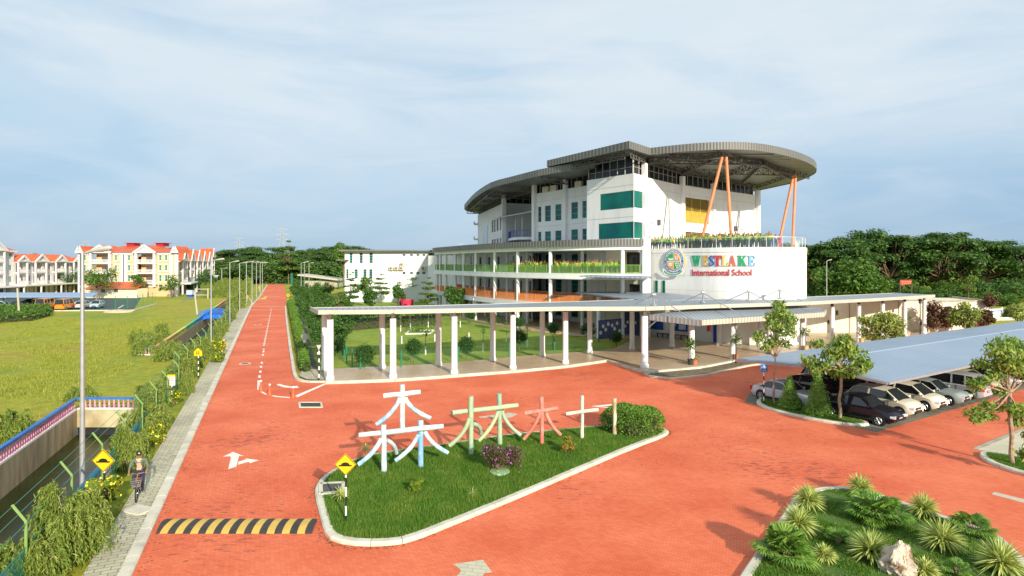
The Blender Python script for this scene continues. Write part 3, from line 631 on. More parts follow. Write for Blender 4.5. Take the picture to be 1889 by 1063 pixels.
for p in ([(474, 719.5), (479, 719.5), (492, 727), (489, 728.5)], [(489, 728.2), (492, 726.8), (512, 731), (537, 733), (537, 734.7), (510, 732.8)], [(537, 734.6), (540, 732), (601, 706.5), (604, 708), (545, 735)]): mark('painted_line', p)
for px, py, w, h in [(478.7, 695, 4.6, 4.5), (480.3, 686, 4.4, 3.8), (481.5, 677, 4, 3.6), (483, 669.5, 3.8, 3.2), (485, 655, 3.6, 3), (486, 649, 3.5, 2.6), (486.5, 645, 3.4, 2.3)] + [(487 + i * .62, 637 - i * 3.05, 3.2 - i * .055, 1.9 - i * .045) for i in range(23)]:
    mark('painted_dash', [(px - w / 2 - .2, py + h / 2), (px + w / 2 - .2, py + h / 2), (px + w / 2 + .2, py - h / 2), (px - w / 2 + .2, py - h / 2)])
mark('painted_line', [(466, 566.6), (528, 566.6), (528, 565.6), (466, 565.6)], mat('worn_yellow_paint', (.62, .42, .18), .8, (.7, .2, .1), nscale=1.5))
for i in range(6): mark('painted_line', [(487 + i * 5.5, 547.5), (489.5 + i * 5.5, 547.5), (489.5 + i * 5.5, 547), (487 + i * 5.5, 547)], M_paintold)
# yellow painted kerb nib at the crossing
mark('painted_kerb', [(468, 553), (490, 553), (493, 546), (482, 551)], mat('kerb_yellow', (.65, .5, .1), .8), .05)
# ---- grates, manholes
M_iron = mat('cast_iron', (.04, .045, .045), .6, (.08, .08, .07), nscale=8)
def grate(c4, label, slats=9, fr=.13, z=.0):
    P4 = [G(x, y) for x, y in c4]; c = sum(P4, Vector()) / 4; t = thing('drain_grate', label, 'drain grate', (c.x, c.y, z)); mb = MB()
    for i in range(4): p, q = P4[i], P4[(i + 1) % 4]; mb.bar((p.x, p.y, z + .02), (q.x, q.y, z + .02), fr, .05)
    mb.build('frame', M_kerb, t); MB().quad([(p.x, p.y, z + .004) for p in P4]).build('pit', M_dark, t); mb = MB()
    for i in range(1, slats):
        u = i / slats; mb.bar((*P4[0].lerp(P4[3], u).xy, z + .02), (*P4[1].lerp(P4[2], u).xy, z + .02), .03, .02)
    mb.build('bars', M_iron, t); return t
grate([(553.5, 752), (594, 752), (592, 743), (552, 743)], 'rectangular drain grate with a pale frame near the traffic cones', 8, .12)
grate([(592, 918), (634, 914), (634, 897), (591, 899)], 'dark drain grate with a concrete frame at the left tip of the grass island', 14, .16, .13)
grate([(1202, 697), (1221, 696), (1208, 690), (1190, 690.5)], 'black drain grate at the corner of the entrance porch kerb', 6, .1)
for (px, py, r, lb) in ((452, 671, .85, 'round manhole cover with a pale concrete ring, the nearer one on the road'), (475.5, 599, .9, 'round manhole cover with a pale concrete ring, the farther one on the road')):
    p = G(px, py); t = thing('manhole_cover', lb, 'manhole', (p.x, p.y, 0)); MB().tube([(p.x, p.y, -.02), (p.x, p.y, .008)], r * .62, 24).build('ring', mat('manhole_ring', (.62, .50, .42), .8), t); MB().tube([(p.x, p.y, 0), (p.x, p.y, .014)], r * .36, 20).build('cover', M_iron, t)
p = G(255, 947); o = MB().box((p.x, p.y, .12), (.9, .62, .06), -.38).build('inspection_cover', M_kerb, loc=(p.x, p.y, .1)); tag(o, 'pale square concrete inspection cover set in the left sidewalk', 'inspection cover')

# ---- islands
def island(name, px, lbl, h=.13, w=.28, turf=M_lawn2, joint=1.0, kerbi=None, it=1):
    pts = ccw([tuple(G(x, y, .0).xy) for x, y in px]); pts = smoothc(pts, it); inn = offc(pts, w * .9)
    MB().prism([tuple(p) for p in inn], -.02, h - .03).build(name, turf)['kind'] = 'structure'; mb = MB(); kerb(mb, pts, w, h, closed=True, joint=joint); mb.build(name + '_kerb', M_kerb)['kind'] = 'structure'
    return pts, inn
IS1, IS1i = island('island', [(592, 885), (580, 903), (582, 925), (591, 957), (598, 987), (615, 1001), (645, 1007), (680, 1009), (724, 1007), (760, 1001), (860, 960), (949, 923.5), (1076, 868), (1160, 832), (1228, 806), (1235, 800), (1230, 794), (1180, 786), (1099, 789), (1058, 793), (962, 802), (911, 808), (825, 822), (729, 834), (659, 847), (618, 868)], '')
grass_stuff('grass', [tuple(p) for p in IS1i], 150000, .105, M_grassb, 'thick green turf on the long grass island with the log characters', z=.1, spread=.022, holes=[[tuple(G(x, y).xy) for x, y in ((590, 922), (637, 918), (637, 893), (588, 896))]])
IS2, IS2i = island('corner_island', [(1340, 1110), (1366, 1063), (1412, 1000), (1459, 930), (1467, 918), (1503, 903.5), (1564, 901), (1633, 919.5), (1671, 932.5), (1732, 954), (1840, 988), (1889, 1034), (1960, 1110)], '', w=.3)
grass_stuff('grass', [tuple(p) for p in IS2i], 45000, .07, M_grassb, 'short green turf between the yuccas on the corner bed', z=.1, spread=.022, clump=3.1)
IS3, IS3i = island('car_park_island', [(1394, 741), (1399, 751), (1450, 766), (1500, 776), (1550, 785), (1598, 788), (1606, 784), (1595, 778), (1560, 769), (1500, 757), (1440, 742), (1405, 735)], '')
grass_stuff('grass', [tuple(p) for p in IS3i], 14000, .08, M_grassb, 'grass on the narrow island at the end of the covered car park', z=.1, spread=.03)
IS4, IS4i = island('right_island', [(1807, 836), (1806, 843), (1817, 853), (1850, 866), (1889, 877), (1990, 900), (1990, 870), (1889, 848), (1860, 842), (1822, 836)], '')
grass_stuff('grass', [tuple(p) for p in IS4i], 9000, .07, M_grassb, 'grass on the small island under the big tree at the right edge', z=.1, spread=.03)
sheet('parking_bay', gp((1800, 829), (1840, 812), (1889, 792), (2060, 740), (2100, 850), (1889, 845), (1860, 842)), .006, M_pale)
MB().bar((*G(1800, 829).xy, .01), (*G(1840, 812).xy, .01), .25, .02).bar((*G(1840, 812).xy, .01), (*G(1889, 792).xy, .01), .25, .02).build('bay_edge_strip', M_conc)['kind'] = 'structure'
# plants in the main island
def pt(px, py, z=.1): p = G(px, py, z); return (p.x, p.y, z)
yellow_green = M_yel
rosette(pt(628, 922), .42, 60, 'small yellow striped spiky plant beside the drain grate on the grass island', M_yucca, 'spiky_plant', 'spiky plant', None, .035)
rosette(pt(871, 917), .30, 26, 'low pale tuft of blades in the front turf of the grass island', M_yucca, 'grass_tuft', 'plant', None, .02, stem=False)
rosette(pt(676, 838), .45, 36, 'yellow tuft at the back edge of the grass island behind the pale blue logs', M_yucca, 'grass_tuft', 'plant', None, .03, stem=False)
def smallbush(px, py, r, h, n, leaf, label, flowers=None, fn=0, name='bush', size=.09, cat='bush', asp=.55):
    x, y, z = pt(px, py); t = thing(name, label, cat, (x, y, z)); cl = roundcrown(r, .05, h, 9, int(px)); V, Q = blob_cards(cl, n, size, asp, .5, .8); mb = MB()
    for c in cl[:6]: limb(mb, (0, 0, -.05), c[:3], .02, .008, .08, 5, 3)
    mb.build('stems', M_bark, t, world=False); np_mesh('foliage', V, Q, leaf, parent=t)
    if flowers: V, Q = blob_cards([(c[0] * 1.05, c[1] * 1.05, c[2], c[3] * 1.12, c[4] * 1.12, c[5] * 1.12) for c in cl], fn, size * .8, .9, .4, .8, shell=.9); np_mesh('flowers', V, Q, flowers, parent=t)['kind'] = 'stuff'
    return t
q_ = Vector(pt(922, 873)); MB().tube([q_ - Vector((0, 0, .05)), q_ + Vector((0, 0, .09))], .42, 24).build('planting_ring', mat('ring_green', (.45, .65, .42), .7), loc=pt(922, 873)); tag(bpy.data.objects['planting_ring'], 'pale green concrete ring under the purple flowering bush', 'planting ring')
smallbush(922, 870, .92, 1.3, 5200, M_purp, 'rounded bush with small purple flowers in a pale ring on the grass island', M_pfl, 200, size=.08, asp=.45)
smallbush(1047, 838, .42, .85, 700, leafmat('orange_bush', [(.25, .22, .03), (.35, .22, .03), (.16, .22, .03)]), 'small orange tinged bush between the pink and the cream log characters')
smallbush(767, 908, .33, .55, 420, M_yel, 'small leafy sapling in a bare patch at the front of the grass island')
disc = lambda x, y, r: MB().tube([Vector(pt(x, y)) - Vector((0, 0, .05)), Vector(pt(x, y)) + Vector((0, 0, .015))], r, 20)
disc(1047, 838, .5).build('bare_patch', M_soil)['kind'] = 'structure'; disc(767, 908, .4).build('bare_patch', M_soil)['kind'] = 'structure'
hp = [G(x, y, .1) for x, y in ((1104, 790), (1120, 800), (1160, 810), (1195, 811), (1222, 803), (1228, 792), (1200, 781), (1150, 779), (1115, 782))]
hedge_cards([tuple(p.xy) for p in hp], .1, 1.25, 9000, .11, M_hedge, 'hedge', 'dense rounded green shrub mass at the right tip of the grass island', 'hedge', lumpy=.1)
# corner bed
q5 = lambda x, y: (1340 + x / 3.441, 860 + y / 3.441)
yl = ['spiky yucca at the upper left corner of the corner bed', 'spiky yucca second down the left edge of the corner bed', 'spiky yucca at the far tip of the corner bed beside the kerb', 'spiky yucca right of the largest fan palm', 'large spiky yucca right of the pale rock', 'large spiky yucca just behind the left of the pale rock', 'smallest spiky yucca between the left fan palm and the rock', 'largest spiky yucca at the right corner of the bed', 'spiky yucca cut by the frame right beside the rock']
for i, (x, y, r) in enumerate([(520, 250, 102), (460, 400, 118), (850, 165, 88), (1250, 300, 100), (1370, 505, 132), (915, 575, 128), (625, 590, 75), (1745, 660, 148), (1265, 690, 85)]):
    px, py = q5(x, y + r * .18); p = G(px, py, .1); rad = r / 3.441 * pl(p.y) * 1.16; rosette((p.x, p.y, .08), rad, int(150 + rad * 40), yl[i], M_yucca, wd=.085 * max(.75, rad))
pll = ['largest fan palm at the back of the corner bed', 'big fan palm at the lower left of the corner bed', 'small fan palm in the middle of the corner bed', 'bright fan palm at the right kerb of the corner bed', 'small fan palm at the bottom right of the rock']
for i, (x, y, r, nf) in enumerate([(950, 350, 200, 30), (375, 590, 205, 30), (710, 490, 90, 12), (1570, 430, 140, 15), (1460, 690, 95, 12)]):
    p = G(*q5(x, y), .1); fanpalm((p.x, p.y, .08), r / 3.441 * pl(p.y) * .92, nf, pll[i], 40 + i)
# rock
bm = bmesh.new(); bmesh.ops.create_icosphere(bm, subdivisions=5, radius=1)
from mathutils import noise as mn
for v in bm.verts:
    c = v.co.copy(); h = c.z; taper = 1 - .35 * max(0, h); v.co = Vector((c.x * .62 * taper - .12 * (h < .1) , c.y * .5 * taper, c.z * .85)) ; q = c * 1.3
    v.co += c * (.30 * mn.noise(q) + .14 * mn.noise(q * 2.7) + .10 * abs(mn.noise(q * 5)) + .05 * mn.noise(q * 11)); v.co.z = max(v.co.z, -.6)
me = bpy.data.meshes.new('rock'); bm.to_mesh(me); bm.free(); me.shade_smooth(); me.set_sharp_from_angle(angle=R(32))
me.materials.append(mat('rock_stone', (.55, .47, .37), .85, (.17, .11, .06), nscale=1.9, bump=.9, bscale=6, detail=9, contrast=(.47, .6)))
p = G(1650, 1052, 0); o = bpy.data.objects.new('rock', me); COL.objects.link(o); o.location = (p.x + .02, p.y - .3, .32); o.scale = (.72, .75, .72); tag(o, 'craggy pale rock with brown stains standing among the yuccas', 'rock')
# ------------------------------------------------------------ walls with real openings
def wall(mb, p0, p1, z0, z1, ops=(), dep=.22, m=0):
    """outer face from p0 to p1 with rectangular openings (u0,u1,za,zb); viewer on the right-hand side of travel p0->p1"""
    a = Vector(p0[:2]); b = Vector(p1[:2]); d = b - a; L_ = d.length; dn = d / L_; nin = Vector((-dn.y, dn.x))
    us = sorted({0, 1} | {o[0] for o in ops} | {o[1] for o in ops}); zs = sorted({z0, z1} | {o[2] for o in ops} | {o[3] for o in ops}); zs = [z for z in zs if z0 <= z <= z1]
    pt_ = lambda u, z, k=0: (a.x + d.x * u + nin.x * k, a.y + d.y * u + nin.y * k, z)
    for i in range(len(us) - 1):
        for j in range(len(zs) - 1):
            uc = (us[i] + us[i + 1]) / 2; zc = (zs[j] + zs[j + 1]) / 2
            if any(o[0] < uc < o[1] and o[2] < zc < o[3] for o in ops): continue
            mb.quad([pt_(us[i], zs[j]), pt_(us[i + 1], zs[j]), pt_(us[i + 1], zs[j + 1]), pt_(us[i], zs[j + 1])], m)
    for u0, u1, za, zb in ops:
        for A, B in (((u0, za), (u1, za)), ((u1, za), (u1, zb)), ((u1, zb), (u0, zb)), ((u0, zb), (u0, za))):
            if A[0] == B[0] and A[0] in (0, 1): continue
            mb.quad([pt_(*A), pt_(*B), pt_(*B, dep), pt_(*A, dep)], m)
def window(parent, p0, p1, op, dep=.18, glass=None, frame=None, nv=0, nh=2, name='window', fw=.05):
    a = Vector(p0[:2]); b = Vector(p1[:2]); d = b - a; dn = d.normalized(); nin = Vector((-dn.y, dn.x)); u0, u1, za, zb = op
    A = a + d * u0 + nin * dep; B = a + d * u1 + nin * dep; f = MB()
    for q, r in (((A.x, A.y, za), (B.x, B.y, za)), ((A.x, A.y, zb), (B.x, B.y, zb)), ((A.x, A.y, za), (A.x, A.y, zb)), ((B.x, B.y, za), (B.x, B.y, zb))): f.bar(q, r, fw, fw)
    for i in range(1, nv + 1): c = A.lerp(B, i / (nv + 1)); f.bar((c.x, c.y, za), (c.x, c.y, zb), fw, fw)
    for i in range(1, nh + 1): z = za + (zb - za) * i / (nh + 1); f.bar((A.x, A.y, z), (B.x, B.y, z), fw, fw)
    o = f.build(name, frame or M_frame, parent); k = nin * .015
    MB().quad([(A.x + k.x, A.y + k.y, za), (B.x + k.x, B.y + k.y, za), (B.x + k.x, B.y + k.y, zb), (A.x + k.x, A.y + k.y, zb)]).build('pane', glass or M_glass, o); return o
V = lambda x, y: Vector((x, y))
sch = thing('school_building', 'white school building with curved grey roofs, curved gallery wing and round white bay', 'school', (20, 85, 0))
def part(mb, name, m, smooth=False): return mb.build(name, m, sch, smooth=smooth)
ZW = 20.4
C0, C1 = V(15.4, 75.4), V(10.3, 82.0); R1, R2 = V(11.0, 87.4), V(3.6, 98.0)
RF = [C0, V(17.5, 77.9), V(23.8, 85.3), V(30.2, 91), V(40.6, 99.6)]
W1, W2 = V(-1.6, 112.6), V(-8.1, 140.9)
# corner block, left face: openings for the two large windows and lobby doors
u = lambda px, a, b: hit(px, a, b)
opsL = [(u(1107, C1, C0), 1, 16.07, 18.27), (u(1104, C1, C0), 1, 12.2, 14.3)]
lob = [(u(1118, C1, C0), u(1126, C1, C0), 8.0, 10.1), (u(1117, C1, C0), u(1127, C1, C0), 4.0, 6.2), (u(1117, C1, C0), u(1127, C1, C0), .3, 2.6)]
mb = MB(); wall(mb, C1, C0, 0, ZW, opsL + lob); uR = u(1182, RF[0], RF[1]) if False else .96
opsR = [(0, uR, 16.07, 18.27), (0, uR, 12.2, 14.3)]; wall(mb, RF[0], RF[1], 0, ZW, opsR)
for z in (11.2, 15.2, 19.1): pass
part(mb, 'wall', M_white)
for o_ in opsL: window(sch, C1, C0, o_, .03, nv=0, nh=0, fw=.05)
for o_ in opsR: window(sch, RF[0], RF[1], o_, .03, nv=0, nh=0, fw=.05)
for o_ in lob: window(sch, C1, C0, o_, nv=1, nh=0, glass=M_clglass, name='lobby_door')
# recessed stretch with paired windows
cols_ = [(992, 998.5), (1005, 1016), (1024, 1035.5), (1053.5, 1066), (1074, 1082)]
rows_ = [(15.7, 18.2), (11.3, 14.1), (8.2, 10.4), (4.4, 6.5), (.9, 3.0)]
def U2_(px): return u(px, R2, R1)
ops = [(max(.004, U2_(a)), min(.996, U2_(b)), z0, z1) for a, b in cols_ for z0, z1 in rows_]
mb = MB(); wall(mb, R2, R1, 0, ZW, ops); wall(mb, R1, C1, 0, ZW); part(mb, 'wall', M_white)
for o_ in ops: window(sch, R2, R1, o_)
# right facade pieces with louvre openings
q0, q1 = RF[2], RF[3]; lo_ = [(u(1260.5, q0, q1), u(1308, q0, q1), 14.9, 18.6), (u(1260.5, q0, q1), u(1308, q0, q1), 10.6, 13.6)]
mb = MB(); wall(mb, RF[1], RF[2], 0, ZW - .15); wall(mb, q0, q1, 0, ZW - .1, lo_, .3); wall(mb, RF[3], RF[4], 0, ZW); 
wall(mb, RF[4], V(36, 125), 0, ZW); wall(mb, V(36, 125), V(4.6, 115), 0, ZW); wall(mb, V(4.6, 115), R2, 0, ZW); part(mb, 'wall', M_white)
M_louv = mat('louvre_ochre', (.52, .36, .05), .6, (.42, .28, .04), nscale=2)
for k, o_ in enumerate(lo_):
    a = q0.lerp(q1, o_[0]); b = q0.lerp(q1, o_[1]); d = (b - a).normalized(); n_ = V(-d.y, d.x) * .12; mb = MB(); dk = MB(); z = o_[2]
    if k == 0:
        dk.quad([(*(a + n_ * 2), o_[2]), (*(b + n_ * 2), o_[2]), (*(b + n_ * 2), o_[3]), (*(a + n_ * 2), o_[3])])
        mb.bar((*(a + n_).xy, z + .85), (*(b + n_).xy, z + .85), .06, 1.68)
        for i in range(12): zz = z + 1.85 + i * .155; mb.bar((*(a + n_).xy, zz), (*(b + n_).xy, zz), .14, .05)
        for i in range(4): c = a.lerp(b, i / 3) + n_ * .6; mb.bar((c.x, c.y, z), (c.x, c.y, o_[3]), .07, .1)
        mb.bar((*(a + n_ * .6).xy, z + 1.72), (*(b + n_ * .6).xy, z + 1.72), .08, .1)
    else:
        dk.quad([(*(a + n_ * 2), o_[2]), (*(b + n_ * 2), o_[2]), (*(b + n_ * 2), o_[3]), (*(a + n_ * 2), o_[3])])
        for i in range(16): zz = z + .1 + i * .18; mb.bar((*(a + n_).xy, zz), (*(b + n_).xy, zz), .1, .05)
        for i in range(4): c = a.lerp(b, i / 3) + n_ * .6; mb.bar((c.x, c.y, z), (c.x, c.y, o_[3]), .06, .08)
    part(dk, 'louvre_back', M_dark); part(mb, 'louvre', M_louv)
# recess and far wing
mb = MB(); wall(mb, W1, V(4.6, 115), 0, ZW); wc = [(907.5, 910), (911.5, 914.8), (917, 919.6), (924, 928)]
wo_ = [(u(907, W2, W1), u(910, W2, W1)), (u(911, W2, W1), u(914, W2, W1)), (u(916, W2, W1), u(919.4, W2, W1)), (u(922, W2, W1), u(924.5, W2, W1)), (u(925.6, W2, W1), u(927.6, W2, W1))]
wops = [(a, b, z0, z1) for a, b in wo_ for z0, z1 in ((15.4, 17.9), (11.2, 13.9), (7.8, 10.2), (4.0, 6.3))]
wall(mb, W2, W1, 0, ZW, wops); wall(mb, V(-4, 150), W2, 0, ZW); part(mb, 'wall', M_white)
for o_ in wops: window(sch, W2, W1, o_, glass=M_glass2, fw=.06)
# a tall glass stair strip and side balconies on the wing
a, b = W2.lerp(W1, u(890.5, W2, W1)), W2.lerp(W1, u(900, W2, W1)); n_ = (W1 - W2).normalized(); n_ = V(n_.y, -n_.x)
MB().quad([(*(a + n_ * .06), 0), (*(b + n_ * .06), 0), (*(b + n_ * .06), 17.2), (*(a + n_ * .06), 17.2)]).build('stair_glazing', mat('pale_blue_glass', (.28, .36, .37), .15), sch)
for z in (18.3, 14.7, 10.9): MB().box((W2.x + .1, W2.y + .6, z), (2.0, 3, .3)).box((W2.x - .85, W2.y + .6, z + .35), (.12, 3, .6)).build('side_balcony', M_whitec, sch)
# horizontal joints in the render
mb = MB()
for z in (14.95, 19.0, 10.9): 
    for p, q in ((C1, C0), (R2, R1), (RF[1], RF[2]), (RF[2], RF[3]), (RF[3], RF[4])):
        d = (q - p).normalized(); n_ = V(d.y, -d.x) * .012; mb.bar((*(p + n_).xy, z), (*(q + n_).xy, z), .02, .035)
part(mb, 'wall_joint', mat('joint_grey', (.45, .46, .45), .8))
# recess: blue rail balcony, thin canopy, columns
p0, p1 = XD(939, 104, 0), XD(984, 101, 0); bal = [tuple(p.xy) for p in (XD(938, 107), XD(943, 103), XD(955, 100.5), XD(986, 99.8), XD(986, 112), XD(940, 112))]
MB().prism(bal, 13.0, 13.45).build('recess_balcony', M_whitec, sch)
M_blue = mat('blue_metal', (.02, .05, .30), .45); mb = MB()
rp_ = [Vector(b_) for b_ in bal[:4]]
for i in range(3): 
    mb.bar((*rp_[i], 14.6), (*rp_[i + 1], 14.6), .08, .08); n = int((rp_[i + 1] - rp_[i]).length / .28)
    for k in range(n): c = rp_[i].lerp(rp_[i + 1], k / n); mb.bar((c.x, c.y, 13.4), (c.x, c.y, 14.6), .04, .04)
part(mb, 'blue_railing', M_blue)
A, B = P(906, 404.6, 112), P(986, 390.5, 99); A2, B2 = P(930, 400, 122), P(990, 389, 109)
mb = MB(); mb.extr([A, B, B2, A2], (0, 0, .18)); part(mb, 'recess_canopy', M_steel); mb = MB()
for px, d, z in ((951.5, 108, 17), (963.5, 105, 17.3)): c = XD(px, d); mb.tube([(c.x, c.y, 0), (c.x, c.y, z)], .15, 10)
part(mb, 'recess_post', M_steel)
# clerestory band: dark glass, mullions, white columns
cler = [(C1 + V(.35, .35), C0 + V(0, .35), 22.7), (C0 + V(0, .35), RF[1] + V(-.25, .25), 22.7), (RF[1] + V(-.25, .25), RF[2] + V(-.25, .25), 22.5), (RF[2] + V(-.25, .25), RF[3] + V(-.25, .25), 22.2), (RF[3] + V(-.25, .25), RF[4] + V(-.3, .3), 22.0), (R2 + V(.3, .3), R1 + V(.3, .3), 22.4), (W1 + V(0, .3), V(4.6, 115.3), 22.2), (W2 + V(.3, 0), W1 + V(.3, 0), 21.9), (R1 + V(.3, .3), C1 + V(.3, .3), 22.4)]
gl, mu = MB(), MB()
for a, b, z in cler:
    gl.quad([(*a, ZW - .3), (*b, ZW - .3), (*b, z), (*a, z)]); L_ = (b - a).length; n = max(1, round(L_ / 1.35)); d = (b - a).normalized(); nn = V(d.y, -d.x) * .05
    for i in range(n + 1): c = a.lerp(b, i / n) + nn; mu.bar((c.x, c.y, ZW - .1), (c.x, c.y, z), .09, .09)
    mu.bar((*(a + nn), ZW + .9 if z > 22.45 else ZW + .03), (*(b + nn), ZW + .9 if z > 22.45 else ZW + .03), .06, .06)
[part(MB().quad(gl.v[4 * i:4 * i + 4]), 'clerestory_glazing', M_clglass) for i in range(len(gl.f))]; part(mu, 'mullions', M_frame)
for px in (1007.5, 1022, 1068): c = R2.lerp(R1, hit(px, R2, R1)); MB().box((c.x, c.y + .0, ZW + .38), (1.3, .5, .9), -.9).tube([(c.x - .05, c.y - .3, ZW + .38), (c.x - .06, c.y - .32, ZW + .38)], .3, 12).build('roof_air_conditioner', mat('ac_casing', (.62, .56, .42), .6), sch)
mb = MB(); colp = [(1187, RF[0], RF[1], 21.95, .29), (1257, RF[2], RF[3], 21.5, .3), (1314, RF[3], RF[4], 21.2, .3), (1396, RF[3], RF[4], 21.2, .34), (987, R2, R1, 21.8, .32), (1044.5, R2, R1, 21.8, .3), (931, W2, W1, 22.2, .38)]
cpos = []
for px, a, b, z, w in colp:
    c = a.lerp(b, u(px, a, b)); d = (b - a).normalized(); c = c + V(d.y, -d.x) * .16; cpos.append((c, z)); q = MB().box((c.x, c.y, z / 2), (w * 2, w * 2, z), math.atan2(d.y, d.x)); part(q, 'wall_column', M_white)
# ---- roofs
def roofslab(name, top, th, soff=M_soffit, close=None):
    """fascia outline (x, y, ztop) listed clockwise from the left; th = fascia height"""
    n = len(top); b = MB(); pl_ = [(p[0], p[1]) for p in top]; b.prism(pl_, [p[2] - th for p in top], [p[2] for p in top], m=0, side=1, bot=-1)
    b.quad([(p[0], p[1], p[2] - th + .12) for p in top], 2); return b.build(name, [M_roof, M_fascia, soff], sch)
def sm3(pts, it=2):
    pts = [Vector(p) for p in pts]
    for _ in range(it):
        q = [pts[0]]
        for a, b in zip(pts[:-1], pts[1:]): q += [a * .75 + b * .25, a * .25 + b * .75]
        pts = q + [pts[-1]]
    return pts
arc = sm3([(17.6, 75.9, 23.7), (20.6, 73.8, 23.7), (23.7, 72.4, 23.7), (27, 72.0, 23.7), (30.3, 72.9, 23.7), (35.1, 76.0, 23.65), (40.5, 81.2, 23.6), (44.2, 86.2, 23.5), (45.9, 90.5, 23.3), (45.6, 97, 22.9)], 2)
main_roof = [(5.0, 85.5, 23.75), (14.1, 71.8, 23.75)] + [tuple(p) for p in arc] + [(43.4, 105, 22.7), (38, 112, 22.5), (14, 104, 23.0)]
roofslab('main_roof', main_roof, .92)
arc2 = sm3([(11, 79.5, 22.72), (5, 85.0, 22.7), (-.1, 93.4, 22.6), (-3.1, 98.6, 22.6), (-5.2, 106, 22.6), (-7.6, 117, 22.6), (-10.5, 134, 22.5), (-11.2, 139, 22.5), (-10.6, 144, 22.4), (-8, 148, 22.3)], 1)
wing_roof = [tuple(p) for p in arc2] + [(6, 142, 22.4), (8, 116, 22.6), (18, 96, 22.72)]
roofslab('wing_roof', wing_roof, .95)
def truss(a, b, h=.75, za=None, zb=None, step=.8, w=.09):
    mb = MB(); a = Vector(a); b = Vector(b); n = max(3, int((b - a).length / step)); lo = Vector((0, 0, -h)); mb.bar(a, b, w * 1.3, w * 1.3); mb.bar(a + lo, b + lo, w * 1.6, w * 1.6)
    for i in range(n):
        p, q = a.lerp(b, i / n), a.lerp(b, (i + 1) / n); mb.bar(p, p + lo, w, w); mb.bar(p + lo, q, w, w) if i % 2 else mb.bar(p, q + lo, w, w)
    mb.bar(b, b + lo, w, w); return mb
zt = 22.75
tl = [((17.6, 77.6, zt), (25.8, 73.6, zt)), ((24.5, 85.6, zt - .1), (25.8, 73.6, zt)), ((24.5, 85.6, zt - .1), (41.4, 87.4, zt - .1)), ((17.6, 77.6, zt), (24.5, 85.6, zt - .2)), ((24.5, 85.6, zt - .2), (31, 91, zt - .3)), ((31, 91, zt - .3), (40.8, 99, zt - .5)),
      ((25.8, 73.6, zt), (41.4, 87.4, zt - .1)), ((40.8, 99, zt - .5), (41.4, 87.4, zt - .1)), ((31, 91, zt - .3), (33.2, 78.8, zt)), ((17.6, 77.6, zt), (14.6, 73.3, zt)), ((17.6, 77.6, zt), (33.2, 78.8, zt)), ((33.2, 78.8, zt), (36.8, 95, zt - .3)), ((41.4, 87.4, zt - .1), (45, 90.3, zt - .2)), ((10.6, 82.6, zt), (7.2, 85.2, zt)), ((14, 74, zt), (6.5, 84.5, zt)), ((20, 75.5, zt), (33.2, 78.8, zt)), ((33.2, 78.8, zt), (44.3, 93, zt - .3))]
for a, b in tl: part(truss(a, b), 'roof_truss', M_truss)
for a, b in [((3.4, 98, 21.6), (-1.8, 97.6, 21.6)), ((4.4, 112, 21.6), (-4.2, 104, 21.6)), ((-1.6, 112.6, 21.6), (-6, 112, 21.6)), ((-4, 122, 21.6), (-8.2, 122, 21.6)), ((-6, 132, 21.5), (-9.8, 132, 21.5)), ((-8, 141, 21.5), (-10.6, 140, 21.5)), ((3.4, 98, 21.6), (-1.6, 112.6, 21.6)), ((-4.2, 104, 21.6), (-9.8, 134, 21.5)), ((8.4, 90, 21.7), (4.2, 87.3, 21.7))]: part(truss(a, b), 'roof_truss', M_truss)
mb = MB()                                              # purlins
for i in range(18):
    t_ = i / 17; a = Vector((6.5, 86, 22.92)).lerp(Vector((22, 73.4, 22.92)), 0) ; 
    x0 = 8 + i * 2.0; mb.bar((x0 * .62 + 3, 88.5 - (x0 - 8) * .18, 22.95), (x0 + 6, 84 - 2 * math.cos(x0 * .1) , 22.9), .07, .1) if False else None
for i in range(9): y = 75.5 + i * 1.9; xl = 17.5 + max(0, (y - 77)) * .85; xr = min(44.5, 30.5 + (y - 73) * 1.05); mb.bar((xl, y, 22.86), (xr, y, 22.8), .08, .1)
part(mb, 'purlins', M_truss)
# orange raking struts
M_orange = mat('orange_strut_paint', (.72, .25, .10), .5, (.64, .22, .09), nscale=1)
for tp, bt in ((P(1332, 290, 73.6), XD(1290, 73.8, 10.6)), (P(1339.5, 290, 73.6), XD(1350.5, 73.4, 10.6)), (P(1464, 323, 87.3), XD(1433.5, 86, 10.6)), (P(1467.5, 323, 87.3), XD(1461.5, 85.5, 10.6))):
    MB().tube([bt, tp], .19, 14).build('raking_strut', M_orange, sch, smooth=True)
# ---- round front bay
DR = [V(15.9, 74.4), V(16.6, 72.9), V(20.1, 69.2), V(22.5, 66.4), V(25.2, 64.5), V(27.8, 63.7), V(30.2, 64.1), V(32.2, 65.6), V(33.8, 68.2), V(34.5, 70.8)]
DR = smoothc(DR, 2, closed=False)
def drum_hit(px):
    for a, b in zip(DR[:-1], DR[1:]):
        t_ = hit(px, a, b)
        if 0 <= t_ <= 1: return a.lerp(b, t_), (b - a).normalized()
    return DR[-1], (DR[-1] - DR[-2]).normalized()
back = [V(35.8, 75), V(40, 83), V(43, 90), V(43, 98), V(40.2, 99), V(30, 90.6), V(23.6, 85), V(17.4, 77.6)]
ZD = 10.75
MB().prism([tuple(p) for p in DR + back], -.1, ZD - .12, side=0).build('front_bay', M_white, sch)
mb = MB(); ri = offset(DR + back[:4], .22); ro = offset(DR + back[:4], -.05)
b0 = len(mb.v); nR = len(ri)
for p, q in zip(ro, ri): mb.v += [(p.x, p.y, ZD - .5), (p.x, p.y, ZD), (q.x, q.y, ZD), (q.x, q.y, ZD - .13)]
for i in range(nR - 1):
    for j in range(3): mb.f.append((i * 4 + j, (i + 1) * 4 + j, (i + 1) * 4 + j + 1, i * 4 + j + 1)); mb.m.append(0)
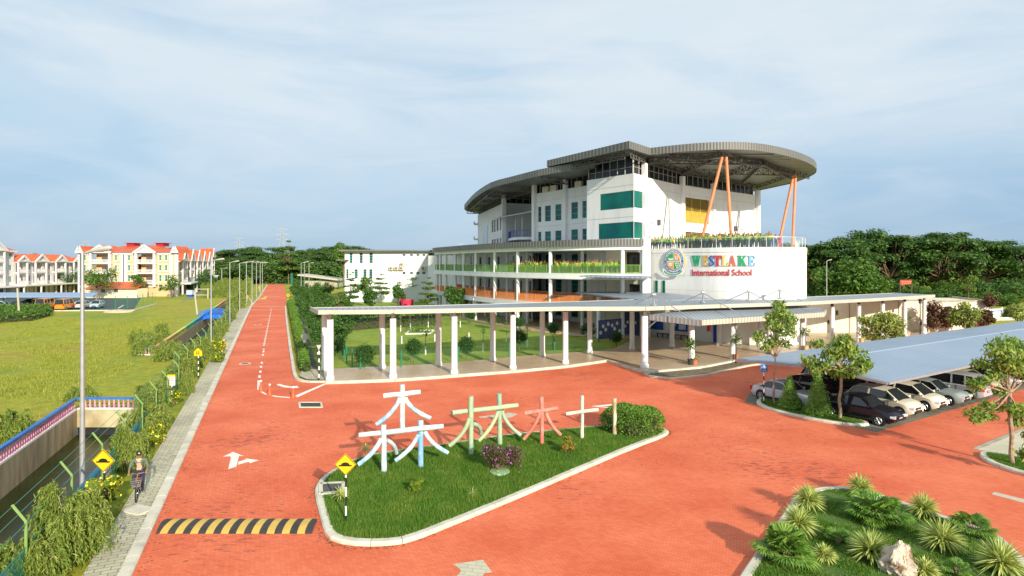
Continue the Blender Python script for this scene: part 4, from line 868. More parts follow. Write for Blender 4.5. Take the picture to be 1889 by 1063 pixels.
mb.build('bay_coping', M_white, sch)
for z in (9.9, 7.6, 5.9):
    mb = MB(); q = offset(DR, -.006); [mb.bar((*a, z), (*b, z), .01, .02) for a, b in zip(q[2:-3], q[3:-2])]; part(mb, 'wall_joint', MATS['joint_grey'])
for px0, px1 in ((1208.5, 1213.5), (1222, 1227)):         # two slit windows
    a, _ = drum_hit(px0); b, _ = drum_hit(px1); d = (b - a).normalized(); n_ = V(d.y, -d.x); z0, z1 = zat(541, a.y), zat(518, a.y); f = MB(); A_, B_ = a + n_ * .03, b + n_ * .03
    for q, r in (((*A_, z0), (*A_, z1)), ((*B_, z0), (*B_, z1)), ((*A_, z1), (*B_, z1)), ((*A_, z0), (*B_, z0)), ((*A_, (z0 + z1) / 2), (*B_, (z0 + z1) / 2))): f.bar(q, r, .06, .05)
    w_ = f.build('window', mat('window_frame_green', (.02, .2, .12), .4), sch); A_, B_ = a + n_ * .02, b + n_ * .02; MB().quad([(*A_, z0), (*B_, z0), (*B_, z1), (*A_, z1)]).build('pane', M_glass, w_)
# glass rail round the deck
rail = offset(DR + back[:3], .12); M_rglass = mat('rail_glass', (.45, .62, .55), .08, alpha=.10, spec=.3); M_rpost = mat('rail_post', (.55, .56, .50), .4, metal=.3)
mb, pb = MB(), MB()
for a, b in zip(rail[:-1], rail[1:]): mb.quad([(*a, ZD + .05), (*b, ZD + .05), (*b, ZD + 1.05), (*a, ZD + 1.05)]); pb.bar((*a, ZD + 1.1), (*b, ZD + 1.1), .06, .06)
for p in resample(rail, 1.75): pb.bar((p.x, p.y, ZD - .05), (p.x, p.y, ZD + 1.1), .035, .035)
part(mb, 'deck_glass', M_rglass); part(pb, 'deck_rail', M_rpost)
for px, py, w in ((1216, 411, .35), (1357, 422, .35)):      # speakers and spot lamps on the wall above the deck
    a, b = (RF[1], RF[2]) if px < 1250 else (RF[3], RF[4]); c = a.lerp(b, u(px, a, b)); MB().box((c.x - .15, c.y - .3, zat(py, c.y)), (.5, .4, .75)).build('wall_speaker', M_black, sch)
for px in (1204.5, 1369): a, b = (RF[1], RF[2]) if px < 1250 else (RF[3], RF[4]); c = a.lerp(b, u(px, a, b)); MB().box((c.x - .15, c.y - .3, zat(411 if px < 1250 else 423, c.y)), (.4, .3, .2)).build('wall_lamp', M_frame, sch)
# ---- curved gallery
GA = smoothc([V(-15.2, 118.5), V(-14.6, 112), V(-11.4, 105.0), V(-7.8, 96.6), V(-5.5, 91.6), V(-2.5, 86.4), V(.9, 81.3), V(4.9, 76.6), V(8.0, 73.8), V(11.5, 71.9), V(15.7, 71.2)], 2, closed=False)
def ga_hit(px, line=None):
    for a, b in zip((line or GA)[:-1], (line or GA)[1:]):
        t_ = hit(px, a, b)
        if 0 <= t_ <= 1: return a.lerp(b, t_)
    return (line or GA)[-1]
inner = offset(GA, 4.6); fill = [V(15.9, 75.2), V(15.2, 75.6), V(10.2, 82.2), V(11, 87.4), V(3.6, 98), V(-1.4, 104), V(-6, 114), V(-9, 124)]
def slab(z0, z1, name='gallery_slab', push=0, m=M_white):
    o_ = offset(GA, -push); return MB().prism([tuple(p) for p in o_ + fill], z0, z1, bot=0).build(name, m, sch)
slab(.02, .28, 'gallery_floor', .3, M_tile); slab(3.35, 3.9, push=.15); slab(7.15, 7.75, push=.15)
slab(10.62, 11.1, 'gallery_eave_beam', .1)
o_ = offset(GA, -.45); mb = MB(); mb.prism([tuple(p) for p in o_ + fill], 11.08, 11.9, m=0, side=1, bot=2).build('gallery_roof', [M_roof, M_fascia, M_white], sch)
bw = [V(-18, 128)] + offset(GA, 7.0); bw = [p for p in bw if (p.x / p.y) * F + CX < 990]
for i, (a, b) in enumerate(zip(bw[:-1], bw[1:])):
    if (b - a).length < .3: continue
    ops_ = [(.2, .75, z + .1, z + 2.4) for z in (.3, 3.9, 7.75)] if i % 2 else []
    mb = MB(); wall(mb, a, b, .28, 10.65, ops_); part(mb, 'inner_wall', M_white)
    for o_ in ops_: window(sch, a, b, o_, nv=1, nh=0, glass=M_glass2)
# first floor drip line
for z in (3.3, 7.1): 
    o_ = offset(GA, -.32); mb = MB(); [mb.bar((*a, z), (*b, z), .1, .14) for a, b in zip(o_[:-1], o_[1:])]; part(mb, 'slab_edge', M_whitec)
outc = [806.7, 812.5, 822.7, 840, 855.7, 877.8, 913, 955.3, 1015.3, 1148.4]; li = offset(GA, .25); l2 = offset(GA, 4.1)
for px in outc: c = ga_hit(px, li); MB().tube([(c.x, c.y, 0), (c.x, c.y, 11)], .25, 12).build('gallery_column', M_whitec, sch, smooth=True)
for px in (828, 867.5, 895.5, 935.5, 972.5, 1074): c = ga_hit(px, l2); MB().tube([(c.x, c.y, 0), (c.x, c.y, 11)], .23, 10).build('gallery_column', M_whitec, sch, smooth=True)
c = XD(1104.7, 71.6); MB().tube([(c.x, c.y, 0), (c.x, c.y, 5)], .26, 10).build('gallery_column', M_whitec, sch, smooth=True)
MB().box((16.0, 71.6, 6), (1.0, .8, 12.1), .2).build('gallery_end_pier', M_white, sch)
# lobby walls (cream) beside the corner block
mb = MB(); wall(mb, V(12.2, 77.4), V(16.2, 73.6), 0, 11, [(.62, .9, .3, 2.7), (.62, .95, 4, 6.4), (.55, .98, 7.9, 10.4)]); part(mb, 'lobby_wall', M_cream)
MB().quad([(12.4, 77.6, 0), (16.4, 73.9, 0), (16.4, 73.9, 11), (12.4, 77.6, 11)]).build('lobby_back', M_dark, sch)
def railing(z, line, m, name, step=.115, h=1.15, bw=.035):
    mb = MB(); pts = resample(line, step)
    for a, b in zip(line[:-1], line[1:]): mb.bar((*a, z + h), (*b, z + h), .07, .06); mb.bar((*a, z + .12), (*b, z + .12), .05, .05)
    for i, p in enumerate(pts): w = .07 if i % 14 == 0 else bw; mb.bar((p.x, p.y, z), (p.x, p.y, z + h), w, w)
    return part(mb, name, m)
M_lime = mat('lime_rail_paint', (.17, .36, .05), .5); M_orr = mat('orange_rail_paint', (.80, .26, .06), .5)
railing(7.75, offset(GA, .12), M_lime, 'lime_railing', .15, 1.05, .035); railing(3.9, offset(GA, .12), M_orr, 'orange_railing', .15, 1.05, .045)
railing(3.9, offset(GA, 4.3), M_orr, 'orange_railing', bw=.05, step=.2)
# parapet infill of the ramps behind, downpipes
for px, z0, z1 in ((877.8, 3.0, 3.9), (955.3, 3.0, 3.6), (1015.3, 0, 11)): pass
mb = MB()
for px in (873.5, 950.8): c = ga_hit(px, offset(GA, -.3)); mb.tube([(c.x, c.y, 3.6), (c.x, c.y, 1.6), (c.x + .3, c.y + .1, 1.2), (c.x + .3, c.y + .1, 0)], .07, 8)
c = drum_hit(1184.5)[0]; mb.tube([(c.x - .1, c.y - .4, 0), (c.x - .1, c.y - .4, 10.4)], .09, 8); part(mb, 'downpipe', M_whitec)
MB().extr([P(1068, 511, 70.0), P(1205, 514.5, 66.5), P(1200, 511.5, 70.8), P(1090, 509.5, 72.5)], (0, 0, .14)).build('lobby_awning', M_roof, sch)
# ---- lettering and crest on the bay
sign = thing('school_name_sign', 'raised lettering WESTLAKE in many colours above International School in red on the round white bay', 'sign', (*drum_hit(1335)[0], 6))
def wallpt(px, py, off): 
    p, d = drum_hit(px); n_ = V(d.y, -d.x); q = p + n_ * off; return Vector((q.x, q.y, zat(py, p.y)))
def wallshape(polys, front=.1, back_=.02):
    """polygons in photo pixels -> raised slabs following the curved wall"""
    mb = MB()
    for poly in polys:
        f = [wallpt(x, y, front) for x, y in poly]; b = [wallpt(x, y, back_) for x, y in poly]; n = len(poly); k = len(mb.v); mb.v += [tuple(p) for p in f + b]; mb.f.append(tuple(range(k, k + n))); mb.m.append(0)
        for i in range(n): j = (i + 1) % n; mb.f.append((k + i, k + n + i, k + n + j, k + j)); mb.m.append(0)
    return mb
def tri(o):
    bm = bmesh.new(); bm.from_mesh(o.data); bmesh.ops.recalc_face_normals(bm, faces=bm.faces[:]); bmesh.ops.triangulate(bm, faces=bm.faces[:]); bm.to_mesh(o.data); bm.free(); return o
GL = {  # strokes in a unit box (x right, y down), slab-serif capitals
 'W': [[(.0, 0), (.36, 0), (.36, .05), (.30, .07), (.42, .66), (.53, .22), (.48, .07), (.42, .05), (.42, 0), (.74, 0), (.74, .05), (.69, .07), (.78, .62), (.88, .07), (.82, .05), (.82, 0), (1, 0), (1, .05), (.95, .07), (.77, 1), (.68, 1), (.57, .48), (.40, 1), (.31, 1), (.06, .07), (0, .05)]],
 'E': [[(0, 0), (.92, 0), (.96, .30), (.88, .30), (.78, .09), (.45, .09), (.45, .44), (.60, .44), (.66, .34), (.72, .34), (.72, .66), (.66, .66), (.60, .54), (.45, .54), (.45, .91), (.80, .91), (.92, .68), (1, .68), (.96, 1), (0, 1), (0, .94), (.14, .92), (.14, .08), (0, .06)]],
 'S': [[(.86, 0), (.88, .33), (.80, .33), (.70, .10), (.45, .08), (.30, .20), (.45, .34), (.80, .48), (.98, .68), (.90, .90), (.60, 1.0), (.35, .98), (.18, .92), (.10, 1), (.04, 1), (.02, .64), (.10, .64), (.22, .86), (.50, .92), (.66, .84), (.66, .72), (.50, .62), (.18, .48), (.02, .28), (.10, .08), (.40, -.01), (.62, .03), (.74, .09), (.80, 0)]],
 'T': [[(0, 0), (1, 0), (1, .34), (.94, .34), (.84, .09), (.66, .09), (.66, .93), (.80, .95), (.80, 1), (.20, 1), (.20, .95), (.34, .93), (.34, .09), (.16, .09), (.06, .34), (0, .34)]],
 'L': [[(0, 0), (.60, 0), (.60, .06), (.45, .08), (.45, .91), (.78, .91), (.92, .62), (1, .62), (.96, 1), (0, 1), (0, .94), (.14, .92), (.14, .08), (0, .06)]],
 'A': [[(.40, 0), (.58, 0), (.92, .93), (1, .95), (1, 1), (.56, 1), (.56, .95), (.64, .93), (.57, .70), (.27, .70), (.20, .93), (.30, .95), (.30, 1), (0, 1), (0, .95), (.09, .93)], ],
 'K': [[(0, 0), (.50, 0), (.50, .06), (.40, .08), (.40, .46), (.70, .08), (.62, .06), (.62, 0), (.96, 0), (.96, .06), (.86, .08), (.62, .38), (.90, .92), (1, .94), (1, 1), (.56, 1), (.56, .94), (.62, .92), (.46, .56), (.40, .62), (.40, .92), (.50, .94), (.50, 1), (0, 1), (0, .94), (.10, .92), (.10, .08), (0, .06)]]}
z5 = lambda x, y: (1160 + x / 5.062, 410 + y / 5.062)
LT = [('W', 588, 672, (.02, .36, .14)), ('E', 688, 748, (.62, .38, .08)), ('S', 749, 800, (.03, .14, .42)), ('T', 792, 866, (.55, .05, .06)), ('L', 868, 932, (.80, .62, .18)), ('A', 933, 1005, (.75, .16, .10)), ('K', 1018, 1102, (.02, .36, .14)), ('E', 1113, 1181, (.22, .48, .70))]
for i, (ch, x0, x1, c) in enumerate(LT):
    polys = [[z5(x0 + (x1 - x0) * x, 313 + 97 * y) for x, y in pg] for pg in GL[ch]]
    if ch == 'A':                                         # counter of the A as a bridge-cut polygon
        pg = [(.40, 0), (.58, 0), (.92, .93), (1, .95), (1, 1), (.56, 1), (.56, .95), (.64, .93), (.57, .72), (.27, .72), (.20, .93), (.30, .95), (.30, 1), (0, 1), (0, .95), (.09, .93), (.29, .62), (.53, .62), (.42, .24), (.285, .615), (.09, .925)]
        polys = [[z5(x0 + (x1 - x0) * x, 313 + 97 * y) for x, y in q] for q in ([(.40, 0), (.58, 0), (.92, .93), (1, .95), (1, 1), (.56, 1), (.56, .95), (.64, .93), (.42, .22), (.20, .93), (.30, .95), (.30, 1), (0, 1), (0, .95), (.09, .93)], [(.26, .60), (.55, .60), (.60, .71), (.24, .71)])]
    tri(wallshape(polys, .1).build('letter_' + ch.lower(), mat('letter_paint_%d' % i, c, .4), sign))
fc = bpy.data.curves.new('tmp', 'FONT'); fc.body = 'International School'; fc.size = 1; fc.offset = .018; fc.resolution_u = 3; fo = bpy.data.objects.new('tmp', fc); COL.objects.link(fo)
def textmesh(body, offset_=.0, sp=1.0):
    fc.body = body; fc.offset = offset_; fc.space_character = sp; bpy.context.view_layer.update(); dg = bpy.context.evaluated_depsgraph_get(); me = bpy.data.meshes.new_from_object(fo.evaluated_get(dg)); return me
def maptext(body, fn, m, parent, name, offset_=.01, depth=None, sp=1.0):
    """flat text mesh pushed through fn(u, v, k) with u, v in 0..1 and k the thickness side"""
    me = textmesh(body, offset_, sp); vs = [v.co.copy() for v in me.vertices]; x0 = min(v.x for v in vs); x1 = max(v.x for v in vs); y0 = min(v.y for v in vs); y1 = max(v.y for v in vs); fs = [tuple(p.vertices) for p in me.polygons]
    n = len(vs); N = [((v.x - x0) / (x1 - x0), (v.y - y0) / (y1 - y0)) for v in vs]; mb = MB(); mb.v = [tuple(fn(a, b, 1)) for a, b in N]; mb.f = list(fs)
    if depth:
        mb.v += [tuple(fn(a, b, 0)) for a, b in N]; ec = {}
        for f in fs:
            for i in range(len(f)): e = (f[i], f[(i + 1) % len(f)]); ec[e] = ec.get(e, 0) + 1
        for (a, b) in ec:
            if (b, a) not in ec: mb.f.append((a, b, b + n, a + n)); 
        mb.f = [f for f in mb.f]
    mb.m = [0] * len(mb.f); return mb.build(name, m, parent)
x0_, y0_ = z5(593, 440); x1_, y1_ = z5(1148, 499)
M_red2 = mat('letter_red', (.60, .04, .04), .4)
maptext('International School', lambda a, b, k: wallpt(x0_ + (x1_ - x0_) * a, y1_ + (y0_ - y1_) * b, .08 if k else .02), M_red2, sign, 'small_lettering', .004, True)
# slab serifs under and over the stems of the small line
crest = thing('school_crest', 'oval crest with blue ring and green and orange quarters on the white bay', 'crest', (*drum_hit(1245)[0], 6))
cx_, cy_ = z5(432, 366)
def ell(rx, ry, n=40, a0=0, a1=2 * math.pi): return [(cx_ + rx / 5.062 * math.cos(a0 + (a1 - a0) * i / n), cy_ - ry / 5.062 * math.sin(a0 + (a1 - a0) * i / n)) for i in range(n if a1 - a0 > 6.2 else n + 1)]
# the crest is a flat board fixed tangent to the wall
pC, dC = drum_hit(cx_); nC = V(dC.y, -dC.x)
def cpt(px, py, off): t_ = hit(px, pC, pC + dC); q = pC + dC * t_ + nC * (.12 + off); return Vector((q.x, q.y, zat(py, q.y)))
def board(polys, f, m, name):
    mb = MB()
    for poly in polys:
        a = [cpt(x, y, f) for x, y in poly]; b = [cpt(x, y, f - .06 if f > .1 else -.1) for x, y in poly]; n = len(poly); k = len(mb.v); mb.v += [tuple(p) for p in a + b]; mb.f.append(tuple(range(k, k + n))); mb.m.append(0)
        for i in range(n): j = (i + 1) % n; mb.f.append((k + i, k + n + i, k + n + j, k + j)); mb.m.append(0)
    return tri(mb.build(name, m, crest))
M_cb = mat('crest_blue', (.04, .16, .50), .45); M_cg = mat('crest_green', (.04, .38, .08), .45); M_co = mat('crest_orange', (.78, .32, .08), .45); M_cw = mat('crest_white', (.82, .82, .80), .45); M_cgo = mat('crest_gold', (.55, .42, .16), .45)
board([ell(100, 120)], .10, M_cgo, 'rim'); board([ell(95, 115)], .13, M_cw, 'rim_band'); board([ell(90, 110)], .16, M_cb, 'ring'); board([ell(68, 84)], .19, M_cgo, 'inner_rim'); board([ell(65, 80)], .22, M_cw, 'field')
for k, (a0, m_) in enumerate(((math.pi / 2, M_cg), (0, M_co), (math.pi, M_co), (1.5 * math.pi, M_cg))):
    q = ell(62, 77, 12, a0 + .03, a0 + math.pi / 2 - .03); c = (cx_ + (4 if k in (1, 3) else -4) / 5.062, cy_ + (-4 if k in (0, 1) else 4) / 5.062); q = [(min(x, c[0]) if k in (0, 2) else max(x, c[0]), min(y, c[1]) if k in (0, 1) else max(y, c[1])) for x, y in q]; board([[c] + q], .25, m_, 'quarter')
e5 = lambda pts: [(cx_ + x / 5.062, cy_ + y / 5.062) for x, y in pts]
board([e5([(-44, -30), (-26, -26), (-26, -8), (-44, -12)]), e5([(-24, -26), (-6, -30), (-6, -12), (-24, -8)])], .28, M_cw, 'book')
board([e5([(10, -52), (14, -54), (20, -38), (20, -12), (14, -12), (14, -34)]), e5([(42, -52), (46, -50), (38, -34), (36, -12), (30, -12), (32, -38)]), e5([(24, -44), (29, -44), (29, -38), (24, -38)])], .28, M_cw, 'hands')
board([e5([(-50, 22), (-28, 12), (-4, 22), (-28, 32)]), e5([(-42, 30), (-28, 36), (-14, 30), (-14, 40), (-28, 46), (-42, 40)]), e5([(-50, 24), (-47, 24), (-47, 42), (-50, 42)])], .28, M_cw, 'graduation_cap')
board([e5([(x, y), (x + 7, y), (x + 9, y + 6), (x + 5, y + 10), (x + 5, y + 15), (x + 2, y + 15), (x + 2, y + 10), (x - 2, y + 6)]) for x, y in ((14, 12), (28, 10), (42, 14), (20, 30), (36, 32), (28, 48))], .28, M_cw, 'trees')
tk = []                                                 # ticks that read as the ring lettering
for i in range(44):
    a = 2 * math.pi * i / 44
    if abs(math.sin(a)) < .12: continue
    r0, r1 = (72, 88), (84, 104); ca, sa = math.cos(a), math.sin(a); w = .028 if i % 3 else .045; p_ = lambda rx, ry, da: (cx_ + rx / 5.062 * math.cos(a + da), cy_ - ry / 5.062 * math.sin(a + da)); tk.append([p_(72, 88, -w), p_(84, 103, -w), p_(84, 103, w), p_(72, 88, w)])
board(tk, .185, M_cw, 'ring_lettering')
board([e5([(-98, 68), (-84, 74), (-62, 98), (-30, 112), (0, 116), (30, 112), (62, 98), (84, 74), (98, 68), (96, 90), (102, 106), (84, 104), (84, 124), (50, 130), (0, 134), (-50, 130), (-84, 124), (-84, 104), (-102, 106), (-96, 90)])], .31, M_cw, 'ribbon_edge')
board([e5([(-80, 82), (-60, 104), (-30, 117), (0, 120), (30, 117), (60, 104), (80, 82), (82, 98), (60, 116), (30, 125), (0, 128), (-30, 125), (-60, 116), (-82, 98)])], .34, M_cg, 'ribbon')
# ------------------------------------------------------------ secondary white block to the left
aux = thing('annexe_building', 'white flat faced school annexe with narrow green windows and a thin grey roof', 'building', (-28, 139, 0))
D_ = 139; A0, A1 = XD(636, D_), XD(820, D_); ua = lambda px: hit(px, A0, A1)
zz = lambda y: zat(y, D_); yo = lambda s: 420 + s / 3.935; xo = lambda s: 380 + s / 3.935
aw = [(xo(1043), xo(1063), yo(183), yo(258)), (xo(1115), xo(1137), yo(183), yo(258)), (xo(1186), xo(1210), yo(183), yo(258)), (xo(1078), xo(1101), yo(303), yo(370)), (xo(1142), xo(1165), yo(303), yo(370)), (xo(1185), xo(1208), yo(303), yo(370)), (xo(1018), xo(1034), yo(303), yo(368)), (xo(1118), xo(1140), yo(415), yo(462)), (xo(1618), xo(1670), yo(185), yo(260)), (xo(1618), xo(1668), yo(305), yo(372)), (xo(1618), xo(1668), yo(430), yo(505)), (815.5, 819, yo(185), yo(260)), (815.5, 819, yo(305), yo(372))]
av = [(xo(x), xo(x + 22), yo(193), yo(206)) for x in (1426, 1480, 1527, 1570)] + [(xo(x), xo(x + 22), yo(322), yo(338)) for x in (1426, 1480, 1527, 1570)]
opp = [(ua(a), ua(b), zz(d), zz(c)) for a, b, c, d in aw + av]; opp = [o_ for o_ in opp if o_[1] < 1 and o_[0] > 0]
mb = MB(); wall(mb, A0, A1, -.1, 11.7, opp); wall(mb, A0 + Vector((1.5, 28, 0)), A0, -.1, 11.7); mb.quad([(A0.x, A0.y, 11.69), (A1.x, A1.y, 11.69), (A1.x, A1.y + 28, 11.69), (A0.x + 1.5, A0.y + 28, 11.69)]); mb.build('wall', M_cream if False else M_white, aux)
for i, o_ in enumerate(opp): window(aux, A0, A1, o_, nh=3 if (o_[3] - o_[2]) > 2 else 0, nv=1 if (o_[1] - o_[0]) * 24 > 1.4 else 0, glass=M_glass if i < 9 else M_glass2, fw=.07)
mb = MB(); mb.prism([(A0.x - 1.0, D_ - 1.6), (A1.x + 1, D_ - 1.2), (A1.x + 1, D_ + 30), (A0.x + 1.0, D_ + 30)], 11.75, [12.15, 12.0, 12.8, 12.8][:4], m=0, side=1).build('roof', [M_roof, M_fascia], aux); MB().box((A0.x - .3, D_ - .3, 9.75), (2.4, 3, .25)).build('side_ledge', M_fascia, aux)
for i, (x, y) in enumerate(((1345, 296), (1384, 296), (1420, 296), (1424, 268), (1580, 296), (1410, 400), (1640, 400), (1632, 392))[:6]):
    c = XD(xo(x), D_ - .45); t = thing('air_conditioner', ['%s boxed air conditioner unit on the annexe wall' % q for q in ('leftmost', 'second', 'third from left', 'topmost small', 'rightmost', 'lowest')][i], 'air conditioner', (c.x, c.y, zz(yo(y))), 'air conditioners on the annexe wall')
    MB().box((0, 0, 0), (.95, .6, .85)).build('casing', mat('ac_casing', (.62, .56, .42), .6), t, world=False); MB().tube([(-.1, -.3, 0), (-.1, -.32, 0)], .30, 14).build('fan_grille', mat('ac_grille', (.18, .17, .14), .6), t, world=False)
bpy.data.objects.remove(fo) if False else None
# ------------------------------------------------------------ covered walkway
wk = thing('covered_walkway', 'long covered walkway with white round columns and thin blue grey roof before the school', 'covered walkway', (3, 50, 0))
fr = [(609, 701), (725, 697), (838, 689), (946, 680), (1043, 670)]; bk = [(599, 682), (705, 679), (809, 674), (909, 665), (1000.5, 656.6), (1088, 650), (1166, 644)]
FR = [G(x, y, .2).xy for x, y in fr]; BK = [G(x, y, .2).xy for x, y in bk]
PFr = [G(x, y, .2).xy for x, y in ((1189, 678), (1276, 669), (1352, 662), (1420, 652), (1480, 645), (1535, 637), (1584, 630), (1628, 625), (1669, 621), (1705, 615.5))]
fl_front = [G(601, 703, .2).xy, G(725, 699, .2).xy, G(838, 691, .2).xy, G(946, 683, .2).xy, G(1043, 674, .2).xy, G(1121, 663, .2).xy, G(1191, 684.5, .2).xy, G(1290, 676, .2).xy, G(1372, 660, .2).xy, G(1480, 649, .2).xy, G(1560, 637, .2).xy, G(1660, 624, .2).xy, G(1735, 612.5, .2).xy]
fl_back = [G(596, 681, .2).xy, G(705, 676, .2).xy, G(809, 671, .2).xy, G(909, 662, .2).xy, G(1000, 654, .2).xy, G(1088, 648, .2).xy, G(1130, 644, .2).xy, Vector((15, 71)), Vector((17, 75)), Vector((36, 76)), Vector((54, 79))]
mb = MB(); mb.prism([tuple(p) for p in fl_front + fl_back[::-1]], -.1, .2, m=0, side=1); mb.build('floor', [M_tile, M_kerb], wk)
mb = MB(); kerb(mb, [p for p in fl_front[:6]][::-1], .25, .215, joint=2.5); kerb(mb, [p for p in fl_front[5:]][::-1], .3, .215, joint=2.5); mb.build('floor_edge', M_kerb, wk)
def column(p, z, r=.25, cap=True, neck=None):
    mb = MB(); c = (p.x, p.y, .2); mb.lathe(c, [(r * 1.25, 0), (r * 1.25, .22), (r * 1.1, .28), (r, .34), (r * .97, z - .2)], 18); mb.build('column', M_whitec, wk, smooth=True)
    if neck: MB().box((p.x, p.y, z + neck / 2), (r * .9, r * .9, neck)).build('column_neck', mat('neck_brown', (.10, .07, .05), .6), wk)
for p in FR: column(p, 4.75, neck=.4)
for p in BK: column(p, 5.1)
for i, p in enumerate(PFr):
    if i == 0: column(p, 4.55, .29, neck=.6)
    elif i < 5: column(p, 3.75, .26)
    else: column(p, 4.4, .24, neck=.55)
for px, py in ((1239.8, 639), (1326.6, 636.7), (1402, 640)): column(G(px, py, .2).xy, 4.9, .25)
# roof: front edge and back edge polylines
rf = [(Vector((-14.9, 46.0)), 5.14), (Vector((-9.2, 46.5)), 5.14), (Vector((-3.4, 48.0)), 5.13), (Vector((4.5, 49.9)), 5.12), (Vector((11.2, 50.2)), 5.1), (Vector((17.5, 53.4)), 5.05), (Vector((28.2, 58.6)), 4.95), (Vector((40, 65.8)), 4.9), (Vector((51.8, 73.2)), 4.9)]
rb = [(Vector((-17.2, 51.0)), 5.05), (Vector((-11, 52.2)), 5.05), (Vector((-2.0, 55.6)), 5.05), (Vector((6.5, 60.0)), 5.0), (Vector((14.0, 64.0)), 4.98), (Vector((21.5, 65.2)), 4.95), (Vector((28.5, 66.2)), 4.92), (Vector((40.2, 73.0)), 4.9), (Vector((50.5, 79)), 4.9)]
top, fas, sof = MB(), MB(), MB()
for i in range(len(rf) - 1):
    (a, za), (b, zb) = rf[i], rf[i + 1]; (c, zc), (d_, zd) = rb[i], rb[i + 1]; th = .2
    top.quad([(*a, za + .26), (*b, zb + .26), (*d_, zd + .14), (*c, zc + .14)]); sof.quad([(*c, zc - .05), (*d_, zd - .05), (*b, zb), (*a, za)])
    dd = (b - a).normalized(); n_ = V(dd.y, -dd.x) * .06; fas.bar((*(a + n_), za + .09), (*(b + n_), zb + .09), .14, .34)
    dd = (d_ - c).normalized(); n_ = V(-dd.y, dd.x) * .06; fas.bar((*(c + n_), zc + .05), (*(d_ + n_), zd + .05), .12, .26)
fas.bar((*rf[0][0], 5.2), (*rb[0][0], 5.12), .12, .34); fas.bar((*rf[-1][0], 5.0), (*rb[-1][0], 5.0), .12, .26)
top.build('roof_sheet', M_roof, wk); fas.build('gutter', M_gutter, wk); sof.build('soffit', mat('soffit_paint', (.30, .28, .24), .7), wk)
# canopy against the bay
MB().extr([P(1062, 540.8, 76), P(1130, 549.5, 66), P(1185, 555, 62.5), P(1240, 556, 61.5), P(1318, 554, 64.0), P(1272, 547, 67.5), P(1230, 543, 70), P(1188, 540, 74)], (0, 0, .14)).build('link_roof', M_roof, wk)
# hangers above the porch
for i, px in enumerate((1206.5, 1297, 1381, 1438.5)):
    c = Vector((0, 0, 0)); d_ = [51.6, 55.2, 58.4, 61.6][i]; bz = 5.3; c = XD(px, d_ + .5, bz); topz = bz + 1.0; mb = MB(); mb.tube([c, (c.x, c.y, topz)], .09, 8); mb.tube([(c.x, c.y, bz), (c.x, c.y, bz + .12)], .28, 8); q = Vector((c.x + 2.3, c.y - 4.0, 4.35)); mb.tube([(c.x, c.y, topz - .05), q], .04, 6); q2 = Vector((c.x - 1.6, c.y + 1.6, bz - .1)); mb.tube([(c.x, c.y, topz - .05), q2], .04, 6); mb.box((c.x, c.y, topz), (.3, .2, .16)); mb.build('roof_hanger', M_steel, wk)
# porch roof
pr = [(Vector((11.6, 50.6)), 4.35), (Vector((16.2, 51.2)), 3.72), (Vector((31.0, 59.4)), 3.72), (Vector((32.2, 61.3)), 3.95), (Vector((28.0, 60.2)), 4.55), (Vector((17.5, 54.6)), 4.65)]
M_pf = ribbed('porch_fascia', (.62, .56, .44), (.55, .50, .40), .9, 0, dark=.3); M_pfd = ribbed('porch_fascia_grey', (.22, .20, .20), (.18, .17, .17), .9, 0, dark=.4)
mb = MB(); a_ = [(*p, z + .02) for p, z in pr]; mb.quad([(11.9, 51.0, 4.62), (16.2, 51.2, 4.12), (31.0, 59.4, 4.12), (32.2, 61.3, 4.3), (27.5, 60.2, 4.88), (17.5, 55.0, 4.95)]); mb.build('porch_roof', M_roof, wk)
MB().extr([(11.7, 50.9, 4.15), (16.15, 51.1, 3.62), (16.15, 51.1, 4.14), (11.7, 50.9, 4.64)], (.02, -.1, 0)).build('porch_side_fascia', M_pfd, wk)
mb = MB(); mb.extr([(16.2, 51.15, 3.68), (31.0, 59.35, 3.68), (31.0, 59.35, 4.13), (16.2, 51.15, 4.13)], (.05, -.1, 0)); mb.extr([(31.0, 59.4, 3.68), (32.2, 61.3, 3.8), (32.2, 61.3, 4.3), (31.0, 59.4, 4.13)], (.1, -.05, 0)); mb.build('porch_fascia', M_pf, wk)
MB().bar((*PFr[0], 3.3), (PFr[0].x + 1.1, PFr[0].y + .2, 4.2), .1, .1).build('brace', M_truss, wk)
# ---- things under the porch
lob2 = thing('porch_wall', 'cream wall with blue notice boards under the entrance porch', 'wall', (20, 70, 0))
wp = offset(DR, -.03)
def onwall(px, z0, z1, px2, m, name, parent, off=.08):
    a, d = drum_hit(px); b, _ = drum_hit(px2); n_ = V(d.y, -d.x) * off; return MB().extr([(*(a + n_), z0), (*(b + n_), z0), (*(b + n_), z1), (*(a + n_), z1)], (n_.x * .6, n_.y * .6, 0)).build(name, m, parent)
M_nb = mat('notice_board_blue', (.01, .06, .36), .6); 
onwall(1195.5, .25, 2.9, 1283, M_cream, 'lower_wall', lob2, .02)
def zz_(y, px): return zat(y, drum_hit(px)[0].y)
t = thing('notice_board', 'plain blue notice board on the wall at the left under the porch', 'notice board', (*drum_hit(1210)[0], 2)); onwall(1196.5, zz_(607.5, 1210), zz_(588.5, 1210), 1225, M_nb, 'board', t, .14); onwall(1195.8, zz_(608.2, 1210), zz_(587.8, 1210), 1225.7, M_whitec, 'board_frame', t, .09)
t = thing('notice_board', 'blue notice board with pinned papers, right of the plain blue one under the porch', 'notice board', (*drum_hit(1257)[0], 2)); onwall(1244, zz_(611, 1257), zz_(592, 1257), 1270, M_nb, 'board', t, .14); onwall(1243.4, zz_(611.8, 1257), zz_(591.3, 1257), 1270.6, M_whitec, 'board_frame', t, .09)
